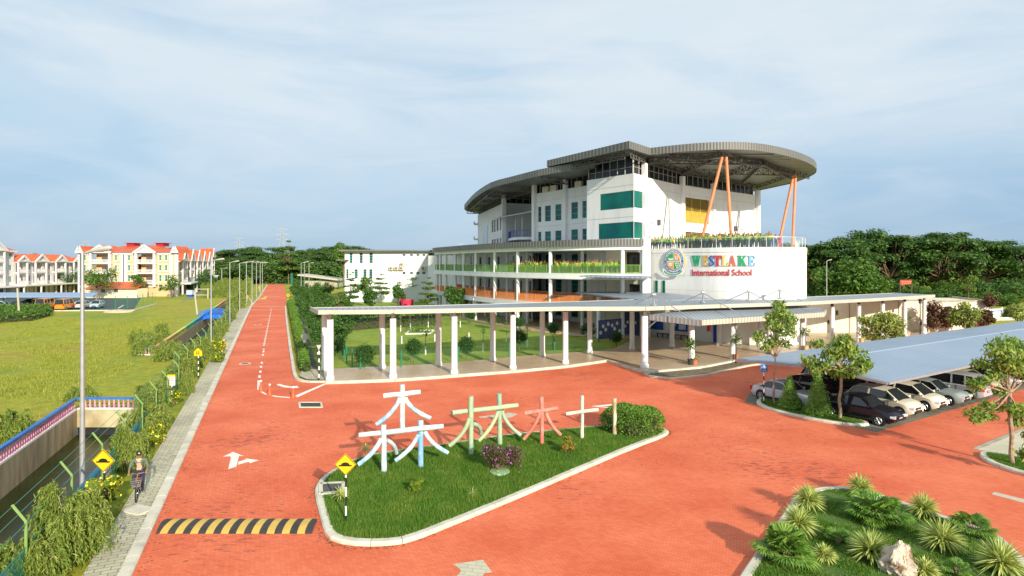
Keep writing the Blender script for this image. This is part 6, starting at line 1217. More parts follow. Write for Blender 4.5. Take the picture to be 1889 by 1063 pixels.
# ------------------------------------------------------------ signs
M_sy = mat('sign_yellow', (.85, .52, .01), .4); M_sb = mat('sign_black', (.012, .012, .012), .5); M_sw = mat('sign_white', (.8, .8, .78), .4); M_sback = mat('sign_back', (.45, .46, .47), .5)
def striped(t, x, y, z0, z1, r=.03, n=7, white_first=False):
    w = [MB(), MB()]; L_ = (z1 - z0) / n
    for i in range(n): w[i % 2].tube([(x, y, z0 + L_ * i), (x, y, z0 + L_ * (i + 1))], r, 8)
    w[0].build('pole_black_band', M_sb, t); w[1].build('pole_white_band', M_sw, t)
def flat(t, pts, c, off, m, name, th=.012): return MB().extr([(c[0] + x, c[1] - off, c[2] + z) for x, z in pts], (0, th, 0)).build(name, m, t)
def bumpsign(px, py, cy, hw, label, r=.03):
    p = G(px, py, .1); t = thing('warning_sign', label, 'road sign', tuple(p), 'yellow diamond hump signs'); zc = zat(cy, p.y); s = hw * pl(p.y); striped(t, p.x, p.y, p.z - .1, zc + s * .5, r, 7); c = (p.x, p.y - .06, zc)
    def rd(s_, k=.12): return [(s_ * (1 - k), s_ * -k), (s_, 0), (s_ * (1 - k), s_ * k), (s_ * k, s_ * (1 - k)), (0, s_), (-s_ * k, s_ * (1 - k)), (-s_ * (1 - k), s_ * k), (-s_, 0), (-s_ * (1 - k), -s_ * k), (-s_ * k, -s_ * (1 - k)), (0, -s_), (s_ * k, -s_ * (1 - k))]
    flat(t, rd(s), c, 0, M_sy, 'plate'); 
    bd = MB(); q = rd(s * .93)
    for i in range(12): a, b = q[i], q[(i + 1) % 12]; bd.bar((c[0] + a[0], c[1] - .006, c[2] + a[1]), (c[0] + b[0], c[1] - .006, c[2] + b[1]), .01, .018)
    bd.build('border', M_sb, t); hump = [(-.58 * s, -.16 * s), (.58 * s, -.16 * s), (.58 * s, -.04 * s), (.42 * s, -.04 * s)] + [(.38 * s * math.cos(a), -.04 * s + .24 * s * math.sin(a)) for a in [math.pi * k / 12 for k in range(13)]] + [(-.42 * s, -.04 * s), (-.58 * s, -.04 * s)]; flat(t, hump, c, .016, M_sb, 'hump_symbol'); return t
bumpsign(638, 963, 856, 20.5, 'yellow diamond hump sign on a banded pole on the grass island')
bumpsign(192.5, 951, 849, 21.5, 'yellow diamond hump sign on a banded pole behind the yellow flowering shrub')
for px, py, cy, hw, lb in ((456, 556, 548, 3.6, 'small far yellow diamond sign between the left shrubs'), (479, 540, 530.5, 3.0, 'farthest yellow diamond sign among the left shrubs near the gate'), (531.5, 560, 545, 3.6, 'small far yellow diamond sign at the right edge of the road')): bumpsign(px, py, cy, hw, lb, .05)
p = G(366, 696, .1); t = thing('crossing_sign', 'yellow pentagon shaped school crossing sign on a banded pole in the left shrubs', 'road sign', tuple(p)); zc = zat(650, p.y); s = 7.4 * pl(p.y); striped(t, p.x, p.y, 0, zc, .035, 9); c = (p.x, p.y - .06, zc); flat(t, [(-s, -s * .9), (s, -s * .9), (s, s * .2), (0, s * 1.1), (-s, s * .2)], c, 0, M_sy, 'plate')
for dx in (-.28, .22): f = MB(); q = (c[0] + dx * s, c[1] - .02, c[2]); f.sphere((q[0], q[1], q[2] + s * .26), s * .09, 8, 5); f.bar((q[0], q[1], q[2] + s * .18), (q[0], q[1], q[2] - s * .12), .01, s * .16) if False else f.tube([(q[0], q[1], q[2] + s * .18), (q[0], q[1], q[2] - s * .15)], s * .09, 6); f.tube([(q[0], q[1], q[2] - s * .12), (q[0] - s * .12, q[1], q[2] - s * .5)], s * .05, 5); f.tube([(q[0], q[1], q[2] - s * .12), (q[0] + s * .12, q[1], q[2] - s * .5)], s * .05, 5); f.build('figure_symbol', M_sb, t)
fo2 = bpy.data.objects.get('tmp')
def signtext(body, c, w, h, m, t, name, off=.016):
    return maptext(body, lambda a, b, k: Vector((c[0] + (a - .5) * w, c[1] - off, c[2] + (b - .5) * h)), m, t, name, .012)
p = G(317, 745, .1); t = thing('slow_down_sign', 'white sign with red SLOW DOWN lettering and a yellow top on a banded pole', 'road sign', tuple(p)); zc = zat(701, p.y); s = pl(p.y); striped(t, p.x, p.y, 0, zc, .03, 7); c = (p.x, p.y - .06, zc); flat(t, [(-7 * s, -10 * s), (7 * s, -10 * s), (7 * s, 10 * s), (-7 * s, 10 * s)], c, 0, M_sw, 'plate'); flat(t, [(-7 * s, 6.2 * s), (7 * s, 6.2 * s), (7 * s, 10 * s), (-7 * s, 10 * s)], c, .008, M_sy, 'yellow_band')
signtext('SLOW', (c[0], c[1], c[2] + 3.4 * s), 10.5 * s, 3.2 * s, M_red2, t, 'lettering'); signtext('DOWN', (c[0], c[1], c[2] - .8 * s), 11 * s, 3.2 * s, M_red2, t, 'lettering'); signtext('20 km/h', (c[0], c[1], c[2] - 5.2 * s), 9 * s, 2.4 * s, M_red2, t, 'lettering')
p = G(562, 664, .05); t = thing('round_sign', 'round sign seen from the back on a banded pole beside the right hedge', 'road sign', tuple(p)); zc = zat(620.5, p.y); s = pl(p.y); striped(t, p.x, p.y, 0, zc, .05, 7); MB().tube([(p.x, p.y - .05, zc), (p.x, p.y - .02, zc)], 5.8 * s, 24).build('plate', M_sback, t); MB().box((p.x, p.y - .07, zc - 9 * s), (5 * s, .02, 4 * s)).build('small_plate', M_sw, t)
p = G(588.5, 703, .05); t = thing('triangle_sign', 'give way triangle seen from the back on a banded pole at the walkway corner', 'road sign', tuple(p)); zc = zat(641, p.y); s = pl(p.y); striped(t, p.x, p.y, 0, zc + 1 * s, .045, 9); flat(t, [(-4.5 * s, 4.5 * s), (0, -5.5 * s), (4.5 * s, 4.5 * s)], (p.x, p.y - .06, zc), 0, M_sback, 'plate'); MB().box((p.x, p.y - .08, zc - 10.5 * s), (5 * s, .02, 4 * s)).build('small_plate', M_sw, t)
p = G(1409, 744, .1); t = thing('one_way_sign', 'blue square sign with a white arrow pointing right on a banded pole', 'road sign', tuple(p)); zc = zat(679, p.y); s = pl(p.y); striped(t, p.x, p.y, 0, zc, .035, 9, True); c = (p.x, p.y - .06, zc); M_sblue = mat('sign_blue', (.02, .16, .48), .4); flat(t, [(-6.5 * s, -7 * s), (6.5 * s, -7 * s), (6.5 * s, 7 * s), (-6.5 * s, 7 * s)], c, 0, M_sblue, 'plate'); flat(t, [(-5 * s, 1 * s), (0, 1 * s), (-1.5 * s, 4.5 * s), (0.8 * s, 4.5 * s), (5.2 * s, 1.8 * s - .2 * s), (.8 * s, -1.8 * s), (-1.5 * s, -1.8 * s), (.5 * s, .2 * s), (0, 2.2 * s), (-5 * s, 2.2 * s)][:4] + [(5.2 * s, 1.4 * s), (.8 * s, -1.9 * s), (-1.5 * s, -1.9 * s), (.2 * s, .4 * s), (-5 * s, .4 * s)], c, .014, M_sw, 'arrow'); signtext('SATU HALA', (c[0], c[1], c[2] - 4.6 * s), 9 * s, 2.0 * s, M_sw, t, 'lettering')
# ------------------------------------------------------------ street lamps
def lamp(px, base, top_y, arm, label, r=.09, side=1):
    p = G(px, base); h = zat(top_y, p.y); t = thing('street_lamp', label, 'street lamp', tuple(p), 'galvanised lamps along the road'); MB().tube([(0, 0, 0), (0, 0, h)], [r * 1.2, r * .75], 10).build('pole', M_steel, t, world=False, smooth=True)
    mb = MB(); mb.tube([(0, 0, h - .06), (side * arm * .25, 0, h + .02), (side * arm * .5, 0, h + .08)], .045, 7); mb.build('arm', M_steel, t, world=False); mb = MB(); mb.tube([(side * arm * .12, 0, h - .02), (side * arm * .3, 0, h + .04), (side * arm * .62, 0, h + .13), (side * arm * .92, 0, h + .20), (side * arm, 0, h + .19)], [.04, .06, .14, .13, .05], 10); mb.v = [(x, y, (h + .1) + (z - h - .1) * .8) for x, y, z in mb.v]; mb.build('lamp_head', mat('lamp_head_grey', (.42, .42, .38), .4), t, world=False, smooth=True); return t
lamp(152, 915, 466, 1.15, 'nearest tall street lamp beside the near canal', .082)
for i, (px, b_, ty) in enumerate([(389.5, 643, 481), (424, 598, 484), (442, 574, 485.5), (454.5, 562, 484), (465, 556, 484.5), (473, 550, 485), (480, 546, 485), (484, 543, 485.5)]): lamp(px, b_, ty, 1.4 if i < 2 else 1.7, '%s street lamp from the near end of the row left of the road' % ORD[i + 1], .075 if i < 2 else .09)
for i, (px, b_, ty) in enumerate([(555.5, 548, 485), (561.5, 545, 484), (570, 548, 486)]): lamp(px, b_, ty, 1.3, ['left', 'middle', 'right'][i] + ' one of the three far street lamps right of the gate', .09)
lamp(409, 533, 495.5, 2.2, 'far street lamp beside the side road left of the shrubs', .15); lamp(1525, 572, 481, 1.0, 'street lamp behind the right walkway in front of the dark trees', .09); lamp(116, 541, 507, 1.0, 'short lamp in front of the white terraces', .12)
p = G(36, 589); t = thing('timber_post', 'leaning pale wooden post in the field at the far left', 'post', tuple(p)); MB().tube([(0, 0, 0), (-.35, 0, 5.0)], [.16, .13], 8).build('post', mat('post_wood', (.45, .42, .33), .9), t, world=False)
p = G(364, 580); t = thing('timber_post', 'pale wooden post beside the start of the blue footbridge', 'post', tuple(p)); MB().tube([(0, 0, 0), (-.5, 0, 4.0)], [.16, .13], 8).build('post', MATS['post_wood'], t, world=False)
# ------------------------------------------------------------ cones
for px, py, lb in ((481.5, 722, 'left orange traffic cone at the white line, half in front of the thick line'), (497.5, 729.5, 'middle orange traffic cone with a white ball on top'), (541, 734.5, 'right orange traffic cone beside the long white line')):
    p = G(px, py); t = thing('traffic_cone', lb, 'traffic cone', tuple(p), 'orange traffic cones'); mo = mat('cone_orange', (.85, .10, .03), .5); MB().box((0, 0, .03), (.42, .42, .05), .3).build('base', mo, t, world=False); MB().lathe((0, 0, .05), [(.17, 0), (.15, .06), (.045, .62)], 14).build('cone', mo, t, world=False, smooth=True); MB().sphere((0, 0, .72), .075, 10, 7).build('top', M_sw, t, world=False, smooth=True)
# ------------------------------------------------------------ canal side fence
M_gf = mat('fence_post_green', (.20, .33, .09), .6); M_gm = mat('fence_mesh_green', (.02, .30, .20), .6, alpha=.5)
fen = thing('canal_fence', 'green fence with angled post tops, barbed wires and green netting between canal and shrubs', 'fence', (*bankR(17), 0)); fx = [bankR(d) + V(.45 if d < 45 else .9, 0) for d in (9.5, 12.8, 16.4, 20, 23.4, 26.8, 30.2, 33.6, 37, 41, 45, 49, 53, 57, 61, 66, 71, 77, 83, 90, 98)]
wires = MB(); net = MB()
for i, p in enumerate(fx):
    mb = MB(); mb.tube([(p.x, p.y, -.1), (p.x, p.y, 1.9), (p.x - .38, p.y, 2.35)], .04, 7); mb.build('post', M_gf, fen)
    if i: 
        q = fx[i - 1]
        for z, dx in ((.6, 0), (1.2, 0), (1.85, 0), (2.1, -.2), (2.32, -.36)): wires.tube([(q.x + dx, q.y, z), (p.x + dx, p.y, z)], .012, 4)
        net.quad([(q.x, q.y, 0), (p.x, p.y, 0), (p.x, p.y, 1.25), (q.x, q.y, 1.25)])
wires.build('wire', mat('wire_green', (.05, .25, .15), .5), fen); net.build('netting', M_gm, fen)
def gfence(pts, label, h=1.6, step=2.4, grp=None):
    pts = [Vector(p[:2]) for p in pts]; t = thing('mesh_fence', label, 'fence', (*pts[0], 0)); n = MB(); w = MB()
    for a, b in zip(pts[:-1], pts[1:]):
        n.quad([(*a, 0), (*b, 0), (*b, h), (*a, h)])
    for p in resample(pts, step): MB().tube([(p.x, p.y, 0), (p.x, p.y, h + .1)], .06, 6).build('post', mat('post_green', (.02, .22, .12), .5), t)
    n.build('mesh_panel', mat('thin_green_mesh', (.03, .22, .10), .6, alpha=.07), t); return t
gfence([G(629, 650), G(640, 672), G(661, 686), G(682, 697 - 12)], 'low green mesh fence curving from the garden corner to the walkway', 1.6)
gfence([G(740, 682), G(840, 673), G(960, 661), G(1066, 650)], 'green mesh fence behind the walkway columns along the lawn', 1.5, 5.3)
gfence([G(213, 572), G(213, 571), G(247, 571), G(288, 560)], 'green mesh fence beside the far car park', 2.6, 4)
gfence([G(508, 533), G(590, 533), G(636, 534)], 'green fence left of the annexe at the tennis court', 3.2, 8)
# ------------------------------------------------------------ shrubs along the left of the road
w0 = [(20, 1088, 1.35, 1.2, 460), (124, 1030, 2.35, 1.45, 1000), (232, 866, 2.0, .95, 560), (298, 788, 1.25, .7, 340), (22, 812, 1.6, 1.2, 380), (150, 737, 1.0, 1.1, 300), (268, 734, 1.1, .9, 300), (345, 728, 1.5, .75, 400), (66, 1075, 1.5, .9, 420), (250, 838, 1.3, .7, 300)]
tmpl = [weeping('weeping_shrub', 'x', (0, 0, 0), 1.5, 1.0, 260, 70 + i, 1.25) for i in range(3)]; first = [True] * 3
spots = [(*G(px, py).xy, h / 1.5, r / 1.15, n) for px, py, h, r, n in w0]; near_n = len(spots)
big = [('large weeping shrub at the lower left beside the canal fence', 1), ('', 0)]
nl = ['weeping shrub cut by the bottom left corner', 'largest weeping shrub, in front of the near street lamp foot', 'weeping shrub behind the cyclist', 'weeping shrub above the end of the near balustrade', 'bushy weeping shrub at the left edge of the field', 'weeping shrub on the field behind the corner of the pink balustrade', 'weeping shrub left of the SLOW DOWN sign', 'weeping shrub right of the SLOW DOWN sign', 'low weeping shrub between the bottom left corner and the largest one', 'low weeping shrub behind the yellow flowers and the cyclist']
for i, (px, py, h, r, n) in enumerate(w0):
    p = G(px, py); weeping('weeping_shrub', nl[i], (p.x, p.y, 0), h, r, n, 100 + i, 1.0 if i != 4 else 1.3)
s = 33.5; k = 0; rr = random.Random(5)
lst = []
while s < 330:
    t_ = -2.15 - rr.uniform(0, .5) - max(0, s - 90) * .012; lst.append((s, t_, rr.uniform(1.0, 1.45) * (1 if s < 100 else 1.5 + s * .002))); 
    if s > 148: lst.append((s + 1, t_ - rr.uniform(3, 5), rr.uniform(1.9, 2.6))); lst.append((s + 2, t_ - rr.uniform(7, 10), rr.uniform(2, 2.7)))
    s += 2.0 + s * .034
for s, x, y in ((0, 322, 712), (0, 338, 700), (0, 352, 684), (0, 296, 754), (0, 276, 776), (0, 262, 806), (0, 285, 645), (0, 268, 640), (0, 300, 665), (0, 262, 655), (0, 318, 660), (0, 255, 600 + 35), (0, 340, 668), (0, 300, 622)):
    p = G(x, y); a = ST(p); lst.append((a[0], a[1], 1.35))
for i, (s, tt, sc) in enumerate(lst):
    p = RD(s, tt); j = i % 3; lb = '%s weeping shrub from the near end of the row along the left sidewalk' % ORD[i]
    if i >= len(lst) - 14: lb = '%s weeping shrub of the loose clumps around the two canal ends' % ORD[i - len(lst) + 14]
    if first[j]: first[j] = False; o = tmpl[j]; o.location = (p.x, p.y, 0); o['label'] = lb; o.scale = (sc / 1.15,) * 3; o.rotation_euler.z = rr.uniform(0, 6)
    else: dup(tmpl[j], (p.x, p.y, 0), rr.uniform(0, 6), lb, sc=sc / 1.15)
def yshrub(px, py, r, h, n, fn, label, sz=.13): return smallbush(px, py, r, h, n, M_yel, label, M_yfl, fn, 'flowering_shrub', sz, 'flowering shrub')
yshrub(196, 945, .60, 1.6, 3600, 260, 'big shrub with yellow trumpet flowers beside the near diamond sign', .11); yshrub(282, 818, .6, 1.0, 1500, 160, 'yellow flowering shrub beside the sidewalk above the cyclist'); yshrub(321, 745, .55, 1.1, 900, 90, 'yellow flowering shrub at the foot of the SLOW DOWN sign'); yshrub(398, 650, 1.0, 1.6, 1300, 160, 'yellow flowering shrub at the foot of the second street lamp', .18); yshrub(398, 668, .9, 1.1, 700, 40, 'low green shrub below the second street lamp', .18)
# right hedge and the row of leafy trees behind it
hp = [G(x, y).xy for x, y in ((548, 655), (550, 676), (553, 686), (562, 690), (572, 687), (573, 668), (566, 640), (557, 600), (548, 572), (541, 560), (530, 560), (533, 580), (539, 610), (545, 640))]
hedge_cards([tuple(p) for p in hp], 0, 1.15, 26000, .17, M_hedge, 'hedge', 'long clipped bright green hedge along the right side of the road', 'hedge', lumpy=.08)
leafyN = leafmat('layered_tree_leaves', [(.03, .10, .02), (.06, .15, .025), (.12, .22, .04)])
def generic(name, label, cat, x, y, h, r, kind=0, leaf=M_bushl, group=None, n=1500, size=.28, z0=.25, tr=.1, bark=M_bark, seed=1, sc=1): 
    cl = roundcrown(r, h * z0, h, 12, seed) if kind == 0 else None
    if kind == 1:                                           # layered tiers
        cl = []; q = random.Random(seed)
        for i in range(5):
            z = h * (.35 + .15 * i); rr_ = r * (1 - .16 * i)
            for k in range(5 if i < 4 else 2): a = q.uniform(0, 6.28); s = rr_ * .42; cl.append((math.cos(a) * rr_ * .55, math.sin(a) * rr_ * .55, z + q.uniform(-.2, .2), s, s, s * .28))
    if kind == 2: cl = [(0, 0, h * .08 + h * .92 * (i + .5) / 7, r * (1 - i / 7.5) * .9, r * (1 - i / 7.5) * .9, h * .11) for i in range(7)]
    if kind == 3: cl = [(0, 0, h - r, r, r, r)]
    return make_tree(name, label, cat, (x, y, 0), cl, n, size, leaf, bark, tr, group=group)
tg = [generic('leafy_tree', 'x', 'tree', 0, 0, 4.2, 1.9, 0, leafyN, 'leafy trees behind the right hedge', 2200, .26, .05, .08, seed=s_) for s_ in (1, 2, 3)]
tp = [(600, 668), (612, 660), (592, 640), (610, 634), (628, 630), (585, 618), (603, 612), (622, 608), (645, 600), (575, 600), (592, 594), (612, 588), (640, 582), (566, 586), (582, 580), (600, 574), (560, 574), (575, 568), (592, 564), (556, 564), (566, 559), (580, 556), (600, 556), (552, 556), (560, 551), (575, 549), (590, 548), (604, 549), (547, 549), (555, 545), (568, 543), (545, 543), (550, 539), (560, 538), (542, 538), (548, 534)]
for i, (px, py) in enumerate(tp):
    p = G(px, py); lb = '%s dark leafy tree right of the road, counted away from the walkway' % ORD[i]; sc = random.uniform(.75, 1.05) * (1.0 if py < 640 else .8) * (.8 if py > 655 else 1)
    if i < 3: o = tg[i]; o.location = (p.x, p.y, 0); o['label'] = lb; o.scale = (sc,) * 3
    else: dup(tg[i % 3], (p.x, p.y, 0), random.uniform(0, 6), lb, sc=sc)
# garden trees, topiary, stakes
for i, (px, py, h, r, lb) in enumerate([(672, 684, 2.6, 1.25, 'round topiary tree behind the first bay of the walkway'), (763, 671, 2.7, 1.1, 'round topiary tree in the third bay of the walkway'), (860, 664, 2.6, 1.15, 'round topiary tree in the fourth bay of the walkway'), (958, 655, 3.0, 1.1, 'tall narrow topiary tree left of the sixth back column'), (1020, 644, 3.4, .9, 'two tiered topiary tree behind the seventh bay'), (1085, 640, 3.6, 1.3, 'broad dark topiary tree right of the seventh bay'), (1137, 640, 1.9, .8, 'small ball topiary beside the play fence'), (910, 607, 2.6, 1.2, 'round tree on the lawn behind the fifth back column'), (957, 617, 2.6, .95, 'round tree on the lawn near the gallery path'), (869, 601, 2.6, .9, 'small round tree beside the gallery at the lawn edge')]):
    p = G(px, py); r *= .66; h *= .84; generic('topiary_tree', lb, 'topiary', p.x, p.y, h, r, 0 if i in (5,) else 3, M_topi, 'clipped trees on the school lawn', 1900, .14, .2, .05, seed=i)
for i, (px, py, h, r, k, lb) in enumerate([(565 + 62, 607, 6.0, 1.9, 1, 'thin tree at the left corner of the annexe'), (646, 575, 7.5, 2.1, 1, 'light layered tree left of the annexe windows'), (672, 566, 6.5, 2.3, 0, 'palm like dark tree at the annexe foot'), (703, 560, 7.0, 2.6, 1, 'bright layered tree in front of the annexe wall'), (766, 556, 11.0, 4.0, 1, 'tall layered tree in front of the annexe air conditioners'), (736, 572, 5.2, 1.6, 0, 'small tree left of the red and blue play tower'), (788, 578, 6.8, 2.2, 1, 'layered tree at the left end of the gallery'), (832, 590, 5.6, 1.8, 0, 'round leafy tree below the left end of the gallery'), (852, 588, 5.2, 1.6, 0, 'second round leafy tree below the left end of the gallery'), (686, 590, 5.0, 1.5, 0, 'slim tree in front of the annexe lawn')]):
    p = G(px, py); generic('garden_tree', lb, 'tree', p.x, p.y, h, r, k, leafyN if i % 2 else M_bushl, None, 1900, .34, .35, .09, seed=20 + i)
hp = [G(x, y).xy for x, y in ((625, 612), (700, 606), (806, 600), (806, 592), (700, 597), (625, 600))]
hedge_cards([tuple(p) for p in hp], 0, 2.0, 9000, .3, M_topi, 'hedge', 'dark shrub hedge at the back of the school lawn', 'hedge', lumpy=.25)
for i, (px, py) in enumerate([(686, 605), (739, 612), (757, 608), (790, 605), (741, 634), (802, 630), (785, 655), (865, 627), (891, 648), (934, 632), (973, 642), (849, 604), (709, 594)]):
    p = G(px, py); t = thing('staked_sapling', '%s white footed sapling from the left on the school lawn' % ORD[sorted(range(13), key=lambda q: [686, 739, 757, 790, 741, 802, 785, 865, 891, 934, 973, 849, 709][q]).index(i)], 'sapling', tuple(p), 'young saplings on the lawn'); MB().tube([(0, 0, 0), (0, 0, .85)], .07, 6).build('white_foot', M_whitec, t, world=False); MB().tube([(0, 0, .8), (.02, 0, 2.2)], .03, 5).build('trunk', M_bark, t, world=False); v, q = blob_cards([(0, 0, 2.1, .3, .3, .35)], 40, .16); np_mesh('leaves', v, q, M_bushl, parent=t)
p = G(741, 566); t = thing('play_tower', 'small red and blue plastic play tower on the lawn', 'play tower', tuple(p)); mr_ = mat('play_red', (.60, .03, .08), .5); mbq = mat('play_blue', (.04, .06, .30), .5); z_ = pl(p.y); MB().box((0, 0, 12 * z_), (7 * z_, 6 * z_, 10 * z_)).build('panel', mr_, t, world=False); MB().tube([(0, 0, 20 * z_), (0, 0, 26 * z_)], [6.5 * z_, 5 * z_], 4).build('roof', mr_, t, world=False); MB().box((0, -.4, 5 * z_), (6 * z_, 5 * z_, 9 * z_)).build('lower_panel', mbq, t, world=False); mb = MB(); [mb.tube([(sx * 4.2 * z_, sy, 0), (sx * 4.2 * z_, sy, 22 * z_)], .15, 6) for sx in (-1, 1) for sy in (-1.2, 1.2)]; mb.build('post', M_black, t, world=False); p = G(751, 567); t = thing('planter_tub', 'red tub beside the play tower', 'tub', tuple(p)); MB().lathe((0, 0, 0), [(.8, 0), (1.2, .2), (1.35, 1.6)], 12).build('tub', mr_, t, world=False)
p = G(768, 617); t = thing('veg_bed_frame', 'white framed raised vegetable bed on the lawn', 'planting frame', tuple(p)); mb = MB(); z_ = pl(p.y); [mb.bar(a, b, .09, .14) for a, b in (((-20 * z_, 0, .06), (24 * z_, .4, .06)), ((-20 * z_, 0, .06), (-22 * z_, 4, .06)), ((24 * z_, .4, .06), (26 * z_, 4.4, .06)), ((-22 * z_, 4, .06), (26 * z_, 4.4, .06)))]; mb.build('frame', M_whitec, t, world=False); [np_mesh('seedlings', *blob_cards([(x * z_, 3, .6, 1.2, 1.5, .7)], 100, .3, .3), M_bushl, parent=t) for x in (-14, -6, 2, 10, 18)]
# ------------------------------------------------------------ trees near the car park
def parktree(px, py, label, clumps, n, size, tr=.07, leaf=M_near, hub=None, z=.05):
    clumps = [(x, y, z_, a * 1.12, b * 1.12, c * 1.1) for x, y, z_, a, b, c in clumps]; n = int(n * 1.3); size *= .92
    p = G(px, py, z); return make_tree('car_park_tree', label, 'tree', tuple(p), clumps, n, size, leaf, M_barkl, tr, aspect=.36, up=.3, jit=.8, droop=.7, group='young trees around the car park', hub=hub, shell=.35)
def rel(px, py, lst):                                       # photo clump (x, y, rx, ry) -> offsets from the foot
    p = G(px, py, .05); s = pl(p.y); return [((x - px) * s, random.uniform(-.8, .8) * rx * s * 1.1, zat(y, p.y) - .05, rx * s, rx * s, ry * s) for x, y, rx, ry in lst]
parktree(1430, 748, 'slender pale barked tree behind the one way sign, crown in front of the porch', rel(1430, 748, [(1440, 580, 16, 16), (1425, 600, 14, 12), (1445, 610, 18, 10), (1403, 622, 12, 10), (1430, 630, 16, 12), (1412, 640, 10, 8), (1455, 592, 12, 14), (1438, 562, 12, 8), (1450, 634, 10, 8), (1420, 585, 8, 8)]), 1300, .30, .06, hub=(0, 0, 3.0))
parktree(1549, 773, 'leafy tree at the near corner of the covered car park', rel(1549, 773, [(1550, 640, 22, 18), (1530, 655, 16, 12), (1575, 655, 20, 15), (1510, 635, 12, 8), (1500, 668, 16, 10), (1505, 682, 12, 9), (1550, 685, 18, 14), (1580, 675, 16, 14), (1595, 672, 12, 10), (1520, 672, 12, 8), (1555, 625, 16, 9), (1565, 690, 12, 8)]), 1700, .32, .10, hub=(.1, 0, 2.9))
parktree(1633, 655, 'yellow green tree growing through the car park roof', rel(1633, 655, [(1630, 600, 20, 18), (1610, 595, 14, 12), (1650, 600, 16, 14), (1595, 590, 10, 8), (1635, 585, 18, 10), (1615, 618, 16, 12), (1648, 620, 14, 12), (1625, 628, 12, 8)]), 1500, .42, .09, hub=(0, 0, 2.4), leaf=leafmat('yellowing_leaves', [(.12, .20, .03), (.24, .30, .05), (.42, .42, .10)]))
parktree(1779, 640, 'light green tree growing through the car park roof, second from the left', rel(1779, 640, [(1778, 585, 14, 14), (1790, 580, 12, 12), (1768, 592, 12, 9), (1778, 566, 10, 10), (1790, 600, 10, 8), (1765, 578, 9, 9)]), 1100, .45, .09, hub=(0, 0, 2.8), leaf=MATS['yellowing_leaves'])
parktree(1880, 625, 'thin tree in front of the boundary wall at the right edge', rel(1880, 625, [(1880, 570, 14, 8), (1870, 580, 10, 7), (1888, 585, 10, 8), (1882, 600, 8, 6)]), 500, .5, .08, hub=(0, 0, 2.6), leaf=MATS['yellowing_leaves'])
parktree(1868, 857, 'largest leafy tree at the right edge on its small kerbed island', rel(1868, 857, [(1840, 650, 26, 18), (1870, 640, 26, 16), (1895, 650, 20, 16), (1815, 672, 16, 10), (1850, 670, 22, 16), (1880, 680, 22, 16), (1910, 680, 18, 16), (1835, 690, 14, 10), (1800, 708, 14, 12), (1812, 700, 10, 8), (1805, 765, 18, 10), (1830, 752, 16, 9), (1862, 752, 20, 11), (1886, 762, 14, 11), (1850, 722, 12, 8), (1795, 772, 10, 7), (1880, 780, 14, 8), (1830, 770, 12, 6)]), 2600, .27, .10, hub=(-.12, 0, 3.2))
parktree(1905, 880, 'leaves of a tree cut by the right edge of the frame', rel(1905, 880, [(1902, 805, 14, 14), (1900, 840, 12, 12)]), 300, .27, .08, hub=(0, 0, 1.2))
for px, py, h, r, lb in ((1457, 757, 2.1, .78, 'left cone shaped conifer on the car park island'), (1509, 769, 2.75, .86, 'right cone shaped conifer on the car park island')):
    p = G(px, py); t = generic('conifer', lb, 'conifer', p.x, p.y, h, r, 2, M_coni, 'conifers on the car park island', 6500, .085, .02, .06, seed=3)
for i, (px, py, h, r, lb, lf) in enumerate([(1733, 620, 4.4, 1.9, 'maroon leaved bush at the right end of the walkway', M_maroon), (1756, 617, 4.2, 1.7, 'dark green and maroon bush beside the end of the walkway', M_maroon), (1823, 611, 5.4, 1.4, 'upright reddish bush before the boundary wall', M_maroon), (1808, 611, 3.2, 1.2, 'low maroon bush left of the upright reddish one', M_maroon), (1867, 588, 1.6, 2.0, 'clipped green bush in front of the boundary wall', M_topi), (1779, 606, 4.4, 2.0, 'light green bush behind the car park roof', M_bushl)]):
    p = G(px, py); generic('garden_bush', lb, 'bush', p.x, p.y, h, r, 0, lf, None, 1500, .32, .05, .06, seed=60 + i)
# ------------------------------------------------------------ far trees
rt = [make_tree('rain_tree', 'x', 'tree', (0, 0, 0), umbrella(12, 18, 26, s_), 12000, .72, M_rain, M_bark, .5, aspect=.6, up=.9, jit=.5, group='big spreading trees behind the school', hub=(0, 0, 5), shell=.3) for s_ in (3, 9, 17)]
ru = [0, 0, 0]
def rain(px, topy, d, label, w=1.0):
    x = (px - CX) / F * d; h = zat(topy, d); sc = h / 18.5; i = len([1 for q in ru if q]) if 0 in ru else random.randrange(3); 
    if not ru[i]: ru[i] = 1; o = rt[i]; o.location = (x, d, -.5); o['label'] = label; o.scale = (sc * w, sc * w, sc)
    else: o = dup(rt[i], (x, d, -.5), random.uniform(0, 6), label, sc=(sc * w, sc * w, sc))
    return o
rb_ = [(1470, 446, 178), (1500, 441, 172), (1533, 441, 176), (1565, 432, 170), (1600, 421, 176), (1640, 424, 170), (1672, 433, 178), (1700, 428, 172), (1735, 418, 168), (1770, 424, 175), (1805, 432, 170), (1845, 434, 176), (1885, 446, 170), (1925, 450, 175), (1970, 455, 170), (2020, 460, 172), (1440, 452, 190), (1405, 462, 200)]
for i, (px, ty, d) in enumerate(rb_): rain(px, ty, d, '%s tree from the left in the dark belt on the right' % ORD[sorted(range(len(rb_)), key=lambda z: rb_[z][0]).index(i)])
bt = [generic('broad_bush', 'x', 'bush', 0, 0, 7, 5, 0, M_bushl if k else M_rain, 'bushy growth in front of the dark tree belt', 3200, .6, .0, .2, seed=80 + k) for k in range(3)]
